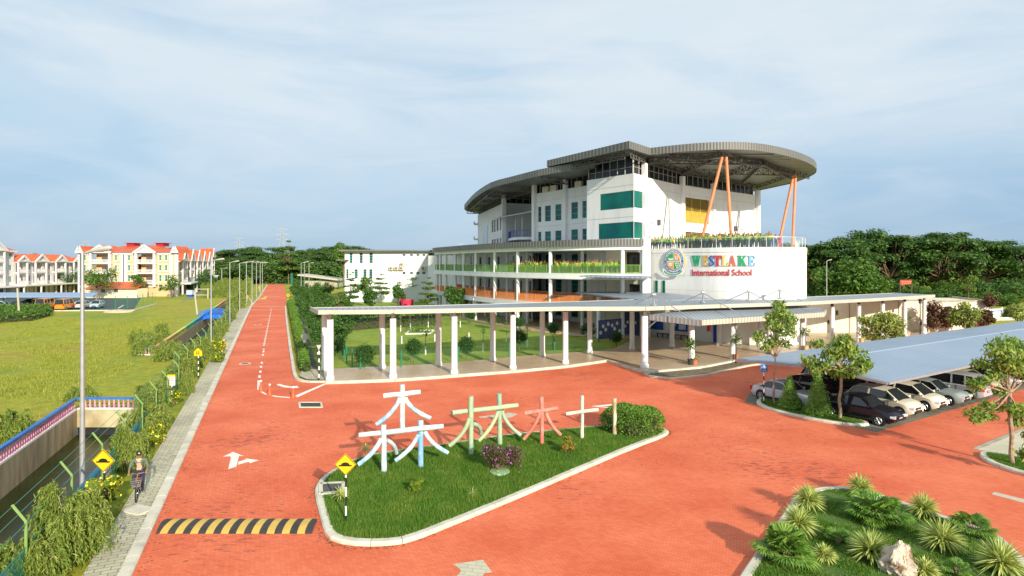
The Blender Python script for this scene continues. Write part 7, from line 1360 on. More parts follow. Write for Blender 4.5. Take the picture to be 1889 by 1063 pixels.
bb = [(1490, 540, 152, .8, 0), (1530, 530, 150, .9, 0), (1560, 480, 150, 1.5, 1), (1595, 498, 146, 1.5, 1), (1625, 512, 150, 1.1, 0), (1665, 532, 150, .8, 1), (1700, 530, 145, .8, 1), (1745, 532, 140, .8, 0), (1785, 525, 140, .8, 1), (1840, 512, 138, 1.2, 0), (1885, 520, 140, 1.2, 1), (1930, 515, 142, 1.2, 0), (1980, 520, 142, 1.2, 0), (1490, 520, 160, 1, 1), (1715, 540, 125, .6, 0), (1760, 548, 120, .55, 1), (1650, 520, 160, 1, 0), (1810, 535, 128, .7, 2), (1855, 540, 125, .8, 2), (1550, 515, 148, 1.0, 2), (1690, 525, 158, 1.2, 2), (1470, 520, 165, 1.2, 2), (1740, 520, 160, 1.2, 1)]
used_ = {}
for i, (px, ty, d, sc, k) in enumerate(bb):
    h = max(1.5, zat(ty, d)); x = (px - CX) / F * d; q = h / 7; lb = '%s rounded bush at the foot of the dark tree belt on the right, in building order' % ORD[i]; lb = '%s bush, %s from the left at the foot of the right tree belt' % (['dark green', 'mid green', 'fresh green'][k], ORD[sorted(range(len(bb)), key=lambda z: bb[z][0]).index(i)])
    if k not in used_: used_[k] = 1; o = bt[k]; o.location = (x, d, 0); o['label'] = lb; o.scale = (q * 1.15 + .1, q * 1.15 + .1, q)
    else: dup(bt[k], (x, d, 0), random.uniform(0, 6), lb, sc=(q * 1.15 + .1, q * 1.15 + .1, q))
M_yb = leafmat('bright_tree_leaves', [(.10, .17, .03), (.16, .24, .03), (.26, .32, .05)])
p = XD(1786, 125); generic('bright_tree', 'small yellow green tree standing out against the dark belt', 'tree', p.x, p.y, 7.0, 1.7, 0, M_yb, None, 700, .4, .4, .1, seed=99)
# red banner hung between the trees
p = P(1671, 521, 143); t = thing('banner', 'red banner with faded yellow lettering hung in front of the dark trees', 'banner', tuple(p)); s = pl(143); MB().extr([(p.x - 10.5 * s, p.y, p.z - 5.5 * s), (p.x + 10.5 * s, p.y, p.z - 3 * s), (p.x + 10.5 * s, p.y, p.z + 4.5 * s), (p.x - 10.5 * s, p.y, p.z + 4.5 * s)], (0, .05, 0)).build('cloth', mat('banner_red', (.55, .03, .05), .7), t); mb = MB(); [mb.tube([(p.x + k * 10.6 * s, p.y, 0), (p.x + k * 10.6 * s, p.y, p.z + 5 * s)], .1, 6) for k in (-1, 1)]; mb.build('pole', M_bark, t); mb = MB(); [mb.bar((p.x + (-8 + k * 3.2) * s, p.y - .03, p.z + s), (p.x + (-6 + k * 3.2) * s, p.y - .03, p.z + s), .02, 1.6 * s) for k in range(6)]; [mb.bar((p.x + (-7 + k * 3.4) * s, p.y - .03, p.z - 2 * s), (p.x + (-4.8 + k * 3.4) * s, p.y - .03, p.z - 1.8 * s), .02, 1.1 * s) for k in range(5)]; mb.build('banner_marks', mat('banner_yellow', (.6, .35, .08), .7), t)
# left far belt
lb_ = [(352, 462, 330), (338, 452, 360), (395, 470, 330), (412, 462, 340), (432, 455, 330), (452, 453, 335), (472, 456, 330), (492, 463, 330), (512, 461, 330), (527, 448, 300), (545, 460, 330), (562, 458, 330), (582, 456, 330), (602, 453, 330), (622, 449, 320), (640, 447, 300), (655, 452, 330), (672, 458, 330), (405, 478, 320), (455, 466, 305), (503, 470, 305), (570, 466, 300), (600, 466, 300)]
for i, (px, ty, d) in enumerate(lb_): rain(px, ty, d, '%s spreading tree from the left in the distant belt beyond the road' % ORD[sorted(range(len(lb_)), key=lambda z: lb_[z][0]).index(i)], 1.1)
for i, (px, ty, d) in enumerate([(30, 472, 420), (55, 470, 430), (75, 467, 440), (92, 470, 430), (110, 473, 420), (130, 472, 430)]): rain(px, ty, d, '%s distant tree behind the orange roofs of the white terraces' % ORD[i], 1.0)
for i in range(26):
    px = 398 + i * 9.6; d = 270; h = zat(497 - 5 * math.sin(i * 1.3), d); x = (px - CX) / F * d; k = i % 3; q = h / 7 * 1.2; dup(bt[k], (x, d + random.uniform(-6, 6), 0), random.uniform(0, 6), '%s bush from the left at the foot of the distant tree belt' % ORD[i], sc=(q * 2.2, q * 1.6, q * 1.2), group='bushes at the foot of the distant tree belt')
# a ragged tall tree over the belt
p = XD(532, 260); generic('tall_tree', 'ragged tall light green tree above the distant belt, left of centre', 'tree', p.x, p.y, 19.5, 6, 1, M_bushl, None, 2600, .9, .45, .3, seed=140)
p = XD(634, 215); generic('tall_tree', 'tall tree rising behind the left corner of the annexe', 'tree', p.x, p.y, 17, 4, 0, M_bushl, None, 2200, .8, .45, .3, seed=141)
# ------------------------------------------------------------ pylons
for i, (px, top, d, lb) in enumerate([(521, 421, 900, 'tallest lattice power pylon beyond the distant trees'), (441, 438, 1100, 'smaller lattice power pylon left of the tallest one'), (157, 444, 1200, 'faint lattice power pylon behind the street lamp head'), (850, 449, 1300, 'tiny power pylon left of the school roof')]):
    c = XD(px, d); h = zat(top, d); t = thing('power_pylon', lb, 'pylon', tuple(c), 'power pylons'); mb = MB(); w = 1.1
    lv = [(0, 9), (h * .45, 4.2), (h * .7, 2.0), (h, .9)]
    for (z0, r0), (z1, r1) in zip(lv[:-1], lv[1:]):
        n = 4
        for k in range(n):
            a, b = k / n, (k + 1) / n; za, zb = z0 + (z1 - z0) * a, z0 + (z1 - z0) * b; ra, rb2 = r0 + (r1 - r0) * a, r0 + (r1 - r0) * b; cs = [(1, 1), (-1, 1), (-1, -1), (1, -1)]
            for j in range(4): s1, s2 = cs[j], cs[(j + 1) % 4]; mb.bar((s1[0] * ra, s1[1] * ra, za), (s1[0] * rb2, s1[1] * rb2, zb), w * .45, w * .45); mb.bar((s1[0] * ra, s1[1] * ra, za), (s2[0] * rb2, s2[1] * rb2, zb), w * .28, w * .28)
    for z, l in ((.72, 9), (.84, 11), (.96, 8)): mb.bar((-l, 0, h * z), (l, 0, h * z), w * .5, w * .5); [mb.bar((sx * l, 0, h * z), (0, 0, h * (z + .05)), w * .3, w * .3) for sx in (-1, 1)]
    mb.build('lattice', mat('pylon_steel', (.33, .38, .44), .6), t, world=False)
# ------------------------------------------------------------ gate canopy at the end of the road
d = 275; a, b = XD(391, d), XD(538, d); t = thing('gate_canopy', 'long thin blue grey canopy across the far end of the road', 'canopy', (*a.xy, 0)); z = zat(511.5, d); MB().box(((a.x + b.x) / 2, d, z), (b.x - a.x, 5, .5)).build('roof', mat('canopy_blue_grey', (.30, .38, .48), .5), t); [MB().tube([(x, d, 0), (x, d, z)], .18, 6).build('post', M_steel, t) for x in np.linspace(a.x + 2, b.x - 1, 8) if not (XD(494, d).x < x < XD(526, d).x)]
t = thing('far_wall', 'low white wall closing the far end of the road behind the canopy', 'wall', (*XD(460, 300).xy, 0)); a, b = XD(420, 292), XD(560, 292); MB().box(((a.x + b.x) / 2, 292, 1.6), (b.x - a.x, .5, 3.2)).build('wall', M_white, t); MB().box(((a.x + b.x) / 2, 291.9, 3.3), (b.x - a.x, .8, .25)).build('coping', M_conc, t)
M_gd = mat('gate_green', (.02, .16, .10), .5); t = thing('gate_pillar', 'dark green gate pillar at the right end of the far canopy', 'gate pillar', (*XD(538.5, 262).xy, 0)); MB().box((*XD(538.5, 262).xy, 2.4), (1.0, .8, 4.8)).build('pillar', M_gd, t)
for px, pb, w_ in ((552, 527, 30), ): 
    d = 225; a, b = XD(552, d), XD(629, d); t = thing('guard_house', 'low grey roofed shelter beside the far trees left of the annexe', 'building', (*a.xy, 0)); MB().box(((a.x + b.x) / 2, d + 3, 1.2), (b.x - a.x - 2, 6, 2.4)).build('wall', M_conc, t); mb = MB(); mb.extr([(a.x, d - 2, zat(508.5, d)), (b.x, d - 2, zat(518, d)), (b.x, d + 8, zat(517, d)), (a.x, d + 8, zat(508, d))], (0, 0, .5)); mb.build('roof', M_gutter, t)
# ------------------------------------------------------------ terraces
M_tileo = ribbed('orange_roof_tiles', (.72, .14, .035), (.60, .11, .03), .25, 0, dark=.25); M_ochre = mat('ochre_wall', (.70, .46, .24), .8, (.66, .43, .22), nscale=.4); M_tw = mat('terrace_white', (.74, .72, .69), .7, (.66, .65, .66), nscale=.4); M_gsh = mat('green_shutter', (.02, .20, .13), .5); M_dk2 = mat('terrace_dark_glass', (.10, .11, .12), .3); M_red3 = mat('dark_red_metal', (.35, .02, .03), .5)  # terrace glass: one even dark grey, also used on balcony and garage doors
M_pinkw = mat('balcony_inner_wall', (.62, .46, .42), .8)
def face_things(t, o, ux, W_, wins, z0=0): pass
def gable(mb, c, u_, w, z, h, dep, m=0, m2=1):
    """pediment: triangle of width w on direction u_, standing proud, with its own little roof running back"""
    n_ = V(-u_.y, u_.x); a = c - u_ * w / 2; b = c + u_ * w / 2
    mb.quad([(*a, z), (*b, z), (*c, z + h)], m); mb.quad([(*(a - n_ * .3 - u_ * .3), z - .15), (*(c - n_ * .3), z + h + .2), (*(c + n_ * dep), z + h + .2), (*(a + n_ * dep - u_ * .3), z - .15)], m2); mb.quad([(*(c - n_ * .3), z + h + .2), (*(b - n_ * .3 + u_ * .3), z - .15), (*(b + n_ * dep + u_ * .3), z - .15), (*(c + n_ * dep), z + h + .2)], m2)
    mb.bar((*(a - n_ * .32 - u_ * .3), z - .15), (*(c - n_ * .32), z + h + .12), .3, .42, 0); mb.bar((*(b - n_ * .32 + u_ * .3), z - .15), (*(c - n_ * .32), z + h + .12), .3, .42, 0); mb.bar((*(a - n_ * .1), z), (*(b - n_ * .1), z), .5, .3, 0)
# --- beige apartment block, facade facing the camera
D = 162; s = pl(D); X_ = lambda px: (px - CX) * s; Z_ = lambda py: zat(py, D); y1 = lambda q: 420 + q / 3.935; x1 = lambda q: q / 3.935
apt = thing('apartment_block', 'ochre apartment block with white trim, green windows, orange tiled roof and three white balcony towers', 'apartment block', (X_(240), D, 0)); L0, L1 = V(X_(147.5), D), V(X_(328), D)
wx = [(604, 622), (645, 663), (833, 848), (873, 889), (928, 944), (968, 984), (1155, 1172), (1197, 1213)]; wy = [(202, 237), (275, 312), (347, 390)]
ops = [(hit(x1(a), L0, L1), hit(x1(b), L0, L1), Z_(y1(d_)), Z_(y1(c_))) for a, b in wx for c_, d_ in wy]
bays = [(672, 806), (1000, 1128)]; bops = [(hit(x1(a), L0, L1), hit(x1(b), L0, L1), Z_(y1(d_)), Z_(y1(c_))) for a, b in bays for c_, d_ in ((190, 262), (268, 335), (345, 410))]
eav = Z_(y1(180)); mb = MB(); wall(mb, L0, L1, 0, eav, ops + bops, .3); wall(mb, L1, L1 + V(-9.5, 15), 0, eav); wall(mb, L0 + V(-9, 15), L0, 0, eav); mb.build('wall', M_ochre, apt)
for o_ in ops: window(apt, L0, L1, o_, .1, M_gsh, M_tw, 0, 1, fw=.05)
tr = MB()
for o_ in ops: a, b = L0.lerp(L1, o_[0]), L0.lerp(L1, o_[1]); tr.bar((a.x - .3, D - .08, o_[2] - .2), (b.x + .3, D - .08, o_[2] - .2), .2, .25); tr.bar((a.x - .3, D - .08, o_[3] + .25), (b.x + .3, D - .08, o_[3] + .25), .2, .35); [tr.bar((q, D - .05, o_[2]), (q, D - .05, o_[3]), .12, .1) for q in (a.x - .15, b.x + .15)]
for px in (147.5, 151, 226.5, 231, 328 - 2, 316): tr.bar((X_(px), D - .1, 0), (X_(px), D - .1, eav), .9, .2)
tr.bar((L0.x, D - .15, eav - .25), (L1.x, D - .15, eav - .25), .35, .5); tr.bar((L0.x, D - .1, 2.6), (L1.x, D - .1, 2.6), .3, .25); tr.build('white_trim', M_tw, apt)
for i, o_ in enumerate(bops):
    a, b = L0.lerp(L1, o_[0]), L0.lerp(L1, o_[1]); zf = o_[2]; n = 14; mb = MB(); mb.box(((a.x + b.x) / 2, D + 1.6, (o_[2] + o_[3]) / 2), (b.x - a.x, .1, o_[3] - o_[2])); mb.build('balcony_wall', M_ochre, apt); mb = MB().box(((a.x + b.x) / 2, D + 1.5, zf + .9), (2.0, .1, 1.7)); mb.build('balcony_window', M_dk2, apt)
    mb = MB(); mb.box(((a.x + b.x) / 2, D - .35, zf + .12), (b.x - a.x + 1, .9, .3)); mb.bar((a.x, D - .7, zf + 1.05), (b.x, D - .7, zf + 1.05), .2, .14); [mb.bar((a.x + (b.x - a.x) * k / n, D - .7, zf + .2), (a.x + (b.x - a.x) * k / n, D - .7, zf + 1.0), .14, .14) for k in range(n + 1)]; mb.build('balustrade', M_tw, apt)
for px in (x1(670), x1(808), x1(998), x1(1130)): MB().bar((X_(px), D - .6, 2.6), (X_(px), D - .6, eav), .55, .6).build('balcony_pier', M_tw, apt)
rt_ = Z_(455); mb = MB(); mb.quad([(L0.x - .5, D - .7, eav), (L1.x + .5, D - .7, eav), (L1.x - 9, D + 8, rt_ + 2.6), (L0.x + 7, D + 8, rt_ + 2.6)]); mb.quad([(L1.x + .5, D - .7, eav), (L1.x - 9.5, D + 15, eav), (L1.x - 12, D + 14, rt_ + 2.6), (L1.x - 9, D + 8, rt_ + 2.6)]); mb.quad([(L0.x - 9, D + 15, eav), (L0.x - .5, D - .7, eav), (L0.x + 7, D + 8, rt_ + 2.6), (L0.x + 7, D + 14, rt_ + 2.6)]); mb.quad([(L0.x + 7, D + 8, rt_ + 2.6), (L1.x - 9, D + 8, rt_ + 2.6), (L1.x - 12, D + 14, rt_ + 2.6), (L0.x + 7, D + 14, rt_ + 2.6)]); 
mb.v = [(x, y, z - (2.2 if z > rt_ + 2 else 0)) for x, y, z in mb.v]; roof_o = mb.build('roof', M_tileo, apt)
for px, w, h in ((188.5, 38, 12), (270.5, 38, 12), (326, 8, 10), (151, 8, 10)): mb = MB(); gable(mb, V(X_(px), D - .8), V(1, 0), w * s, eav, h * s, 6, 0, 1); mb.build('pediment', [M_tw, M_tileo], apt)
for px in (207.5, 264): mb = MB(); mb.box((X_(px), D + 9, rt_ + .75), (14 * s, 3, .9)); mb.box((X_(px), D + 9, rt_ + 1.2), (21 * s, 4, .12)); mb.build('roof_vent', M_red3, apt)
ann = thing('lean_to_house', 'low cream annex with a red tiled lean-to roof at the foot of the ochre block', 'outbuilding', (X_(205), D - 8, 0)); D3 = 155; s3 = pl(D3); xx = lambda px: (px - CX) * s3; za, zb = zat(533, D3), zat(524, D3); MB().box(((xx(158) + xx(252)) / 2, D3 + 2.4, za / 2), (xx(252) - xx(158), 4.6, za)).build('wall', mat('cream_render', (.78, .70, .48), .8), ann); mb = MB(); mb.quad([(xx(156), D3 - .6, za), (xx(254), D3 - .6, za), (xx(252), D3 + 5, zb + .4), (xx(163), D3 + 5, zb + .4)]); mb.quad([(xx(156), D3 - .6, za), (xx(163), D3 + 5, zb + .4), (xx(156), D3 + 5, za)]); mb.build('roof', M_tileo, ann)
for px in (190, 214, 297 - 20): MB().box((xx(px), D3 + .05, 1.9), (.95, .1, .9)).build('window', M_dk2, ann) if px < 250 else None
# --- a terrace unit generator; u_ runs along the facade, units are separate houses
def unit_house(o, u_, w, dp, floors, fh, wallm, label, tower=True, group='terraced houses with orange roofs', seed=0):
    n_ = V(-u_.y, u_.x); t = thing('terraced_house', label, 'house', (*o, 0), group); H_ = floors * fh; A, B = o, o + u_ * w; mb = MB()
    ops = [(.62, .74, fh * k + .9, fh * k + 2.4) for k in range(1, floors)] + [(.82, .93, fh * k + .9, fh * k + 2.4) for k in range(1, floors)] + [(.10, .5, fh * k + .15, fh * k + 2.6) for k in range(1, floors)] + [(.1, .9, .1, 2.4)]
    wall(mb, A, B, 0, H_, ops, 1.2); C_, D__ = B + n_ * dp, A + n_ * dp; wall(mb, B, C_, 0, H_); wall(mb, D__, A, 0, H_); mb.build('wall', wallm, t)
    for o_ in ops[:2 * (floors - 1)]: window(t, A, B, o_, .12, M_gsh, M_tw, 1, 0, fw=.07)
    q = lambda u0, k, z: (*(A + u_ * w * u0 + n_ * k), z); dk = MB(); [dk.quad([q(a, 1.15, z0), q(b, 1.15, z0), q(b, 1.15, z1), q(a, 1.15, z1)]) for a, b, z0, z1 in ops[-1:]]; dk.build('garage_door', M_dk2, t); dk = MB(); [dk.quad([q(a, 1.15, z0), q(b, 1.15, z0), q(b, 1.15, z1), q(a, 1.15, z1)]) for a, b, z0, z1 in ops[2 * (floors - 1):-1]]; dk.build('balcony_wall', M_pinkw, t); dk = MB(); [dk.quad([q(.2, 1.1, z0), q(.38, 1.1, z0), q(.38, 1.1, z1 - .4), q(.2, 1.1, z1 - .4)]) for a, b, z0, z1 in ops[2 * (floors - 1):-1]]; dk.build('balcony_door', M_dk2, t)
    for k in range(1, floors):
        b_ = MB(); z = fh * k; b_.bar(q(.04, -.5, z + .05), q(.55, -.5, z + .05), 1.0, .3); b_.bar(q(.05, -.9, z + 1.05), q(.54, -.9, z + 1.05), .16, .14); m_ = 8; [b_.bar(q(.05 + .49 * j / m_, -.9, z + .2), q(.05 + .49 * j / m_, -.9, z + 1.0), .13, .13) for j in range(m_ + 1)]; b_.build('balustrade', M_tw, t)
    pr_ = MB(); [pr_.bar(q(a, -.9, 0), q(a, -.9, H_ + .1), .38, .38) for a in (.04, .55)]; pr_.bar(q(0, -.4, H_ - .2), q(1, -.4, H_ - .2), .9, .4); pr_.bar(q(0, -1.6, fh - .2), q(1, -1.6, fh - .2), 3.0, .35); pr_.bar(q(.97, -2.8, 0), q(.97, -2.8, fh), .3, .3); pr_.build('white_piers', M_tw, t)
    r = MB(); e = .6; rz_ = H_ + dp * .19; r.quad([q(-.02, -e, H_), q(1.02, -e, H_), q(1.02, dp / 2, rz_), q(-.02, dp / 2, rz_)]); r.quad([q(1.02, dp + e, H_), q(-.02, dp + e, H_), q(-.02, dp / 2, rz_), q(1.02, dp / 2, rz_)]); r.quad([q(0, 0, H_), q(0, dp / 2, rz_), q(0, dp, H_)]); r.quad([q(1, 0, H_), q(1, dp, H_), q(1, dp / 2, rz_)]); r.build('roof', M_tileo, t)
    g_m = MB(); gable(g_m, A + u_ * w * .30 - n_ * .95, u_, w * .58, H_, w * .21, dp * .4, 0, 1); g_m.build('pediment', [M_tw, M_tileo], t); return t
# white terraces at the far left: facade runs from lower left towards the block
base = V(X_(-30) * 1.0, 150); e0 = Vector(((-30 - CX) / F * 150, 150)); e1 = Vector(((143 - CX) / F * 185, 185)); uu = (e1 - e0).normalized(); TL = (e1 - e0).length; nU = 5
tl_ = ['white terraced house cut by the left edge of the frame', 'tall white terraced house at the left with a front gable', 'third white terraced house from the left', 'fourth white terraced house from the left, behind the two round trees', 'fifth white terraced house from the left, next to the ochre block']
def on(px):
    k = (px - CX) / F; return (k * e0.y - e0.x) / (uu.x - k * uu.y)
pb_ = [on(q) for q in (-30, 26, 58, 96, 130, 150)]
for i in range(nU): unit_house(e0 + uu * pb_[i], uu, pb_[i + 1] - pb_[i] - .02, 11, 4 if i == 0 else 3, 3.1 if i == 0 else 3.2, M_tw, tl_[i])
# cream terraces to the right of the block, running away along the side road
f0 = Vector(((330 - CX) / F * 172, 172)); f1 = Vector(((394 - CX) / F * 262, 262)); uu = (f1 - f0).normalized(); TL = (f1 - f0).length
for i in range(6): unit_house(f0 + uu * TL * i / 6, uu, TL / 6 - .02, 12, 3, 3.3 if i < 5 else 3.9, M_ochre if i == 5 else mat('cream_terrace', (.76, .64, .44), .8), '%s cream terraced house from the left, right of the ochre block' % ORD[i], group='cream terraced houses along the side road')
# trees before the terraces
for i, (px, py, h, r, lb) in enumerate([(82, 541, 6.0, 3.4, 'small round tree in front of the white terraces'), (125, 541, 7.6, 5.0, 'wide dark tree in front of the white terraces'), (183, 552, 9.0, 4.2, 'tall tree in front of the ochre block, right of the near lamp post'), (252, 549, 7.0, 2.2, 'slim tree in front of the middle of the ochre block'), (316, 550, 6.8, 3.0, 'tree at the right corner of the ochre block'), (378, 538, 7.4, 4.0, 'round dark tree at the cream terraces'), (295, 547, 4.2, 1.3, 'sparse young tree left of the block corner'), (352, 541, 3.4, 1.4, 'little street tree before the cream terraces'), (392, 532, 5.0, 2.5, 'bushy tree beside the side road')]):
    p = G(px, py); generic('street_tree', lb, 'tree', p.x, p.y, h, r, 0, M_bushl if i in (0, 2, 3, 4, 6) else leafyN, 'trees in front of the terraces', 2400 if r > 3 else 900, .42, .22, .16, seed=200 + i)
# ------------------------------------------------------------ far car park with vans
cp = thing('far_car_shelter', 'long pale blue roof over the far left car park', 'car park shelter', (*XD(90, 118).xy, 0)); a, b = XD(-60, 120), XD(170, 120); c, d_ = XD(182, 131), XD(-60, 131); z0 = zat(549, 120); z1 = zat(541, 131); MB().extr([(a.x, a.y, z0), (b.x, b.y, z0), (c.x, c.y, z1), (d_.x, d_.y, z1)], (0, 0, .15)).build('roof', mat('far_roof_blue', (.27, .38, .55), .5), cp)
for px in (6, 60, 120, 178): c = XD(px, 124); MB().bar((c.x, c.y, 0), (c.x, c.y, 2.5), .2, .2).build('post', M_steel, cp)
for k, n, c, px, py, rz, lb in (('van', 'orange', (.72, .26, .02), 84, 570.5, math.pi / 2 + .25, 'left orange van under the far left shelter'), ('van', 'orange', (.72, .26, .02), 119, 571.5, math.pi / 2 + .25, 'right orange van under the far left shelter'), ('hatch', 'whitevan', (.6, .6, .6), 154, 569, math.pi / 2 + .2, 'white car between the right orange van and the pale blue hatchback'), ('hatch', 'paleblue', (.35, .48, .52), 179, 568.5, -math.pi / 2 + .3, 'pale blue hatchback at the end of the far left shelter'), ('sedan', 'dkgreen', (.02, .10, .08), 58, 564, .6, 'dark green sedan left of the orange vans'), ('sedan', 'dkred', (.05, .02, .04), 38, 569, .2, 'dark sedan in front of the green one at the far left'), ('hatch', 'mint', (.3, .5, .45), 2, 570, .3, 'pale green car at the left edge under the far shelter')):
    p = G(px, py, 0); make_car('parked_car', lb, k, paint(n, c), (p.x, p.y, 0), rz, 'vehicles under the far left shelter').scale = (1.0, 1.0, 1.05)
hp = [G(x, y).xy for x, y in ((-40, 600), (60, 592), (95, 583), (95, 572), (40, 572), (-40, 574))]
hedge_cards([tuple(p) for p in hp], 0, 1.1, 7000, .4, M_bushl, 'hedge', 'rough bank of weeds in front of the far left car park', 'weeds', lumpy=.3)
p = G(218, 576); bm = MB(); bm.sphere((0, 0, 0), 1, 14, 8, sc=(2.6, 1.6, .5)); o = bm.build('sand_heap', mat('sand', (.62, .50, .34), .9, (.5, .4, .27), nscale=2, bump=.5), smooth=True); o.location = (p.x, p.y, 0); tag(o, 'low heap of pale sand at the edge of the far car park', 'sand heap')
MB().bar((*G(246, 573).xy, .05), (*G(100, 574).xy, .05), .3, .2).bar((*G(246, 573).xy, .05), (*G(288, 561).xy, .05), .3, .2).build('car_park_kerb', M_kerb)['kind'] = 'structure'
for i in range(9):
    a, b = G(140 + i * 13, 569), G(150 + i * 13, 563); 
    if i in (0, 3, 6): MB().bar((a.x, a.y, -.005), (b.x, b.y, -.005), .25, .02).build('painted_bay_line', M_paint)['kind'] = 'structure'
# utility box and bits of street furniture on the far street
p = G(351, 547); t = thing('utility_box', 'pale blue utility box on the verge below the cream terraces', 'utility box', tuple(p)); MB().box((0, 0, .9), (1.5, 1.2, 1.6)).build('cabinet', mat('box_blue', (.45, .55, .70), .6), t, world=False); MB().box((0, 0, .25), (1.6, 1.3, .5)).build('plinth', M_nb, t, world=False)
p = G(372, 551); t = thing('timber_gate', 'pale timber frame gate at the end of the field', 'gate', tuple(p)); mb = MB(); [mb.tube([(x, 0, 0), (x, 0, 2.6)], .18, 6) for x in (-1.6, 1.6)]; [mb.tube([(-1.6, 0, z), (1.6, 0, z)], .12, 6) for z in (.9, 2.4)]; mb.build('frame', MATS['post_wood'], t, world=False)
# ------------------------------------------------------------ people
def person_mesh(J, rad, mats, assign, levels=1):
    """J: joints; edges along a tree; the Skin modifier grows one continuous body"""
    names = list(J); ed = [('pelvis', 'waist'), ('waist', 'chest'), ('chest', 'neck'), ('neck', 'head'), ('head', 'crown')]
    for s in 'lr': ed += [('chest', 'sh' + s), ('sh' + s, 'el' + s), ('el' + s, 'wr' + s), ('wr' + s, 'hd' + s), ('pelvis', 'hip' + s), ('hip' + s, 'kn' + s), ('kn' + s, 'an' + s), ('an' + s, 'toe' + s)]
    for e in list(J):
        if e.startswith('f'): ed.append(('hd' + e[1], e))
    me = bpy.data.meshes.new('person'); me.from_pydata([J[n] for n in names], [(names.index(a), names.index(b)) for a, b in ed], []); o = bpy.data.objects.new('tmpbody', me); COL.objects.link(o); o.modifiers.new('s', 'SKIN')
    for i, n in enumerate(names): r = rad[n] if n in rad else rad[n[:-1]] if n[:-1] in rad else .012; me.skin_vertices[0].data[i].radius = r if hasattr(r, '__len__') else (r, r); me.skin_vertices[0].data[i].use_root = (n == 'pelvis')
    u_ = o.modifiers.new('u', 'SUBSURF'); u_.levels = levels; bpy.context.view_layer.update(); dg = bpy.context.evaluated_depsgraph_get(); m2 = bpy.data.meshes.new_from_object(o.evaluated_get(dg)); bpy.data.objects.remove(o); m2.name = 'person'
    for x in mats: m2.materials.append(x)
    P_ = {n: Vector(J[n]) for n in names}
    for f in m2.polygons:
        c = f.center; best = min(ed, key=lambda e: seg(c, P_[e[0]], P_[e[1]])); f.material_index = assign(c, best); f.use_smooth = True
    return m2
def seg(c, a, b): d = b - a; t_ = max(0, min(1, (c - a).dot(d) / max(d.length_squared, 1e-9))); return (c - a - d * t_).length
RAD = {'pelvis': (.13, .10), 'waist': (.125, .095), 'chest': (.15, .10), 'neck': .05, 'head': .085, 'crown': .07, 'sh': .055, 'el': .042, 'wr': .03, 'hd': .035, 'hip': .085, 'kn': .06, 'an': .042, 'toe': .035}
M_skin = mat('skin', (.32, .16, .09), .6); M_hair = mat('black_hair', (.012, .01, .01), .5); M_lshirt = mat('lime_shirt', (.20, .38, .03), .8); M_navy = mat('navy_trousers', (.012, .03, .06), .8); M_yshirt = mat('yellow_shirt', (.60, .42, .02), .8); M_shoe = mat('black_shoes', (.02, .02, .02), .6)
def pose(al, ar, lean=0, h=1.0, gap=.09):
    """arm targets: 'up', 'half', 'down' for the left and right arm; figure faces -Y"""
    J = {'pelvis': (0, 0, .86), 'waist': (0, lean * .3, 1.02), 'chest': (0, lean, 1.22), 'neck': (0, lean, 1.36), 'head': (0, lean - .015, 1.47), 'crown': (0, lean, 1.56)}
    for s, sx, q in (('l', -1, al), ('r', 1, ar)):
        J['sh' + s] = (sx * .18, lean, 1.29); J['hip' + s] = (sx * .085, 0, .80); J['kn' + s] = (sx * gap, -.02, .45); J['an' + s] = (sx * (gap + .01), .02, .08); J['toe' + s] = (sx * (gap + .02), -.12, .035)
        J['el' + s], J['wr' + s], J['hd' + s] = {'up': ((sx * .27, lean - .04, 1.50), (sx * .24, lean - .10, 1.72), (sx * .24, lean - .11, 1.80)), 'half': ((sx * .30, lean - .12, 1.18), (sx * .34, lean - .26, 1.38), (sx * .34, lean - .28, 1.46)), 'down': ((sx * .24, lean, 1.05), (sx * .24, lean - .12, .86), (sx * .23, lean - .15, .79)), 'rail': ((sx * .25, lean - .08, 1.06), (sx * .18, lean - .28, 1.02), (sx * .16, lean - .34, 1.02))}[q]
    return {k: tuple(c * h for c in v) for k, v in J.items()}
def asg(c, e):
    a, b = e
    if b in ('crown',) or (b == 'head' and c.z > 1.49): return 1
    if b == 'head': return 0
    if b == 'neck': return 0
    if b[:2] in ('wr', 'hd'): return 0
    if b[:2] == 'el': return 2
    if b[:3] == 'toe': return 4
    if b in ('waist', 'chest') or b[:2] == 'sh': return 2 if c.z > .93 else 3
    return 3
def asg2(c, e):
    r = asg(c, e)
    if e[1] in ('head', 'crown'): return 1 if (c.z > 1.53 or c.y > -.005) else 0
    return r
bodies = []
for i, (l, r, sh) in enumerate([('up', 'down', 0), ('down', 'up', 0), ('half', 'rail', 0), ('rail', 'rail', 0), ('up', 'up', 0), ('rail', 'half', 1)]): bodies.append((person_mesh(pose(l, r), RAD, [M_skin, M_hair, M_lshirt if not sh else M_yshirt, M_navy, M_shoe], asg2), ['with the left arm raised', 'with the right arm raised', 'with one hand half raised', 'with both hands on the rail', 'with both arms raised', 'in a yellow shirt with one hand half raised'][i]))
shirts = {0: 'lime green shirt'}
def put(x, y, z, k, h, rz, label, group, me=None):
    o = bpy.data.objects.new('person', me or bodies[k][0]); COL.objects.link(o); o.location = (x, y, z); o.scale = (h / 1.6, h / 1.6, h / 1.6); o.rotation_euler = (0, 0, rz); return tag(o, label, 'person', group)
rr = random.Random(3)
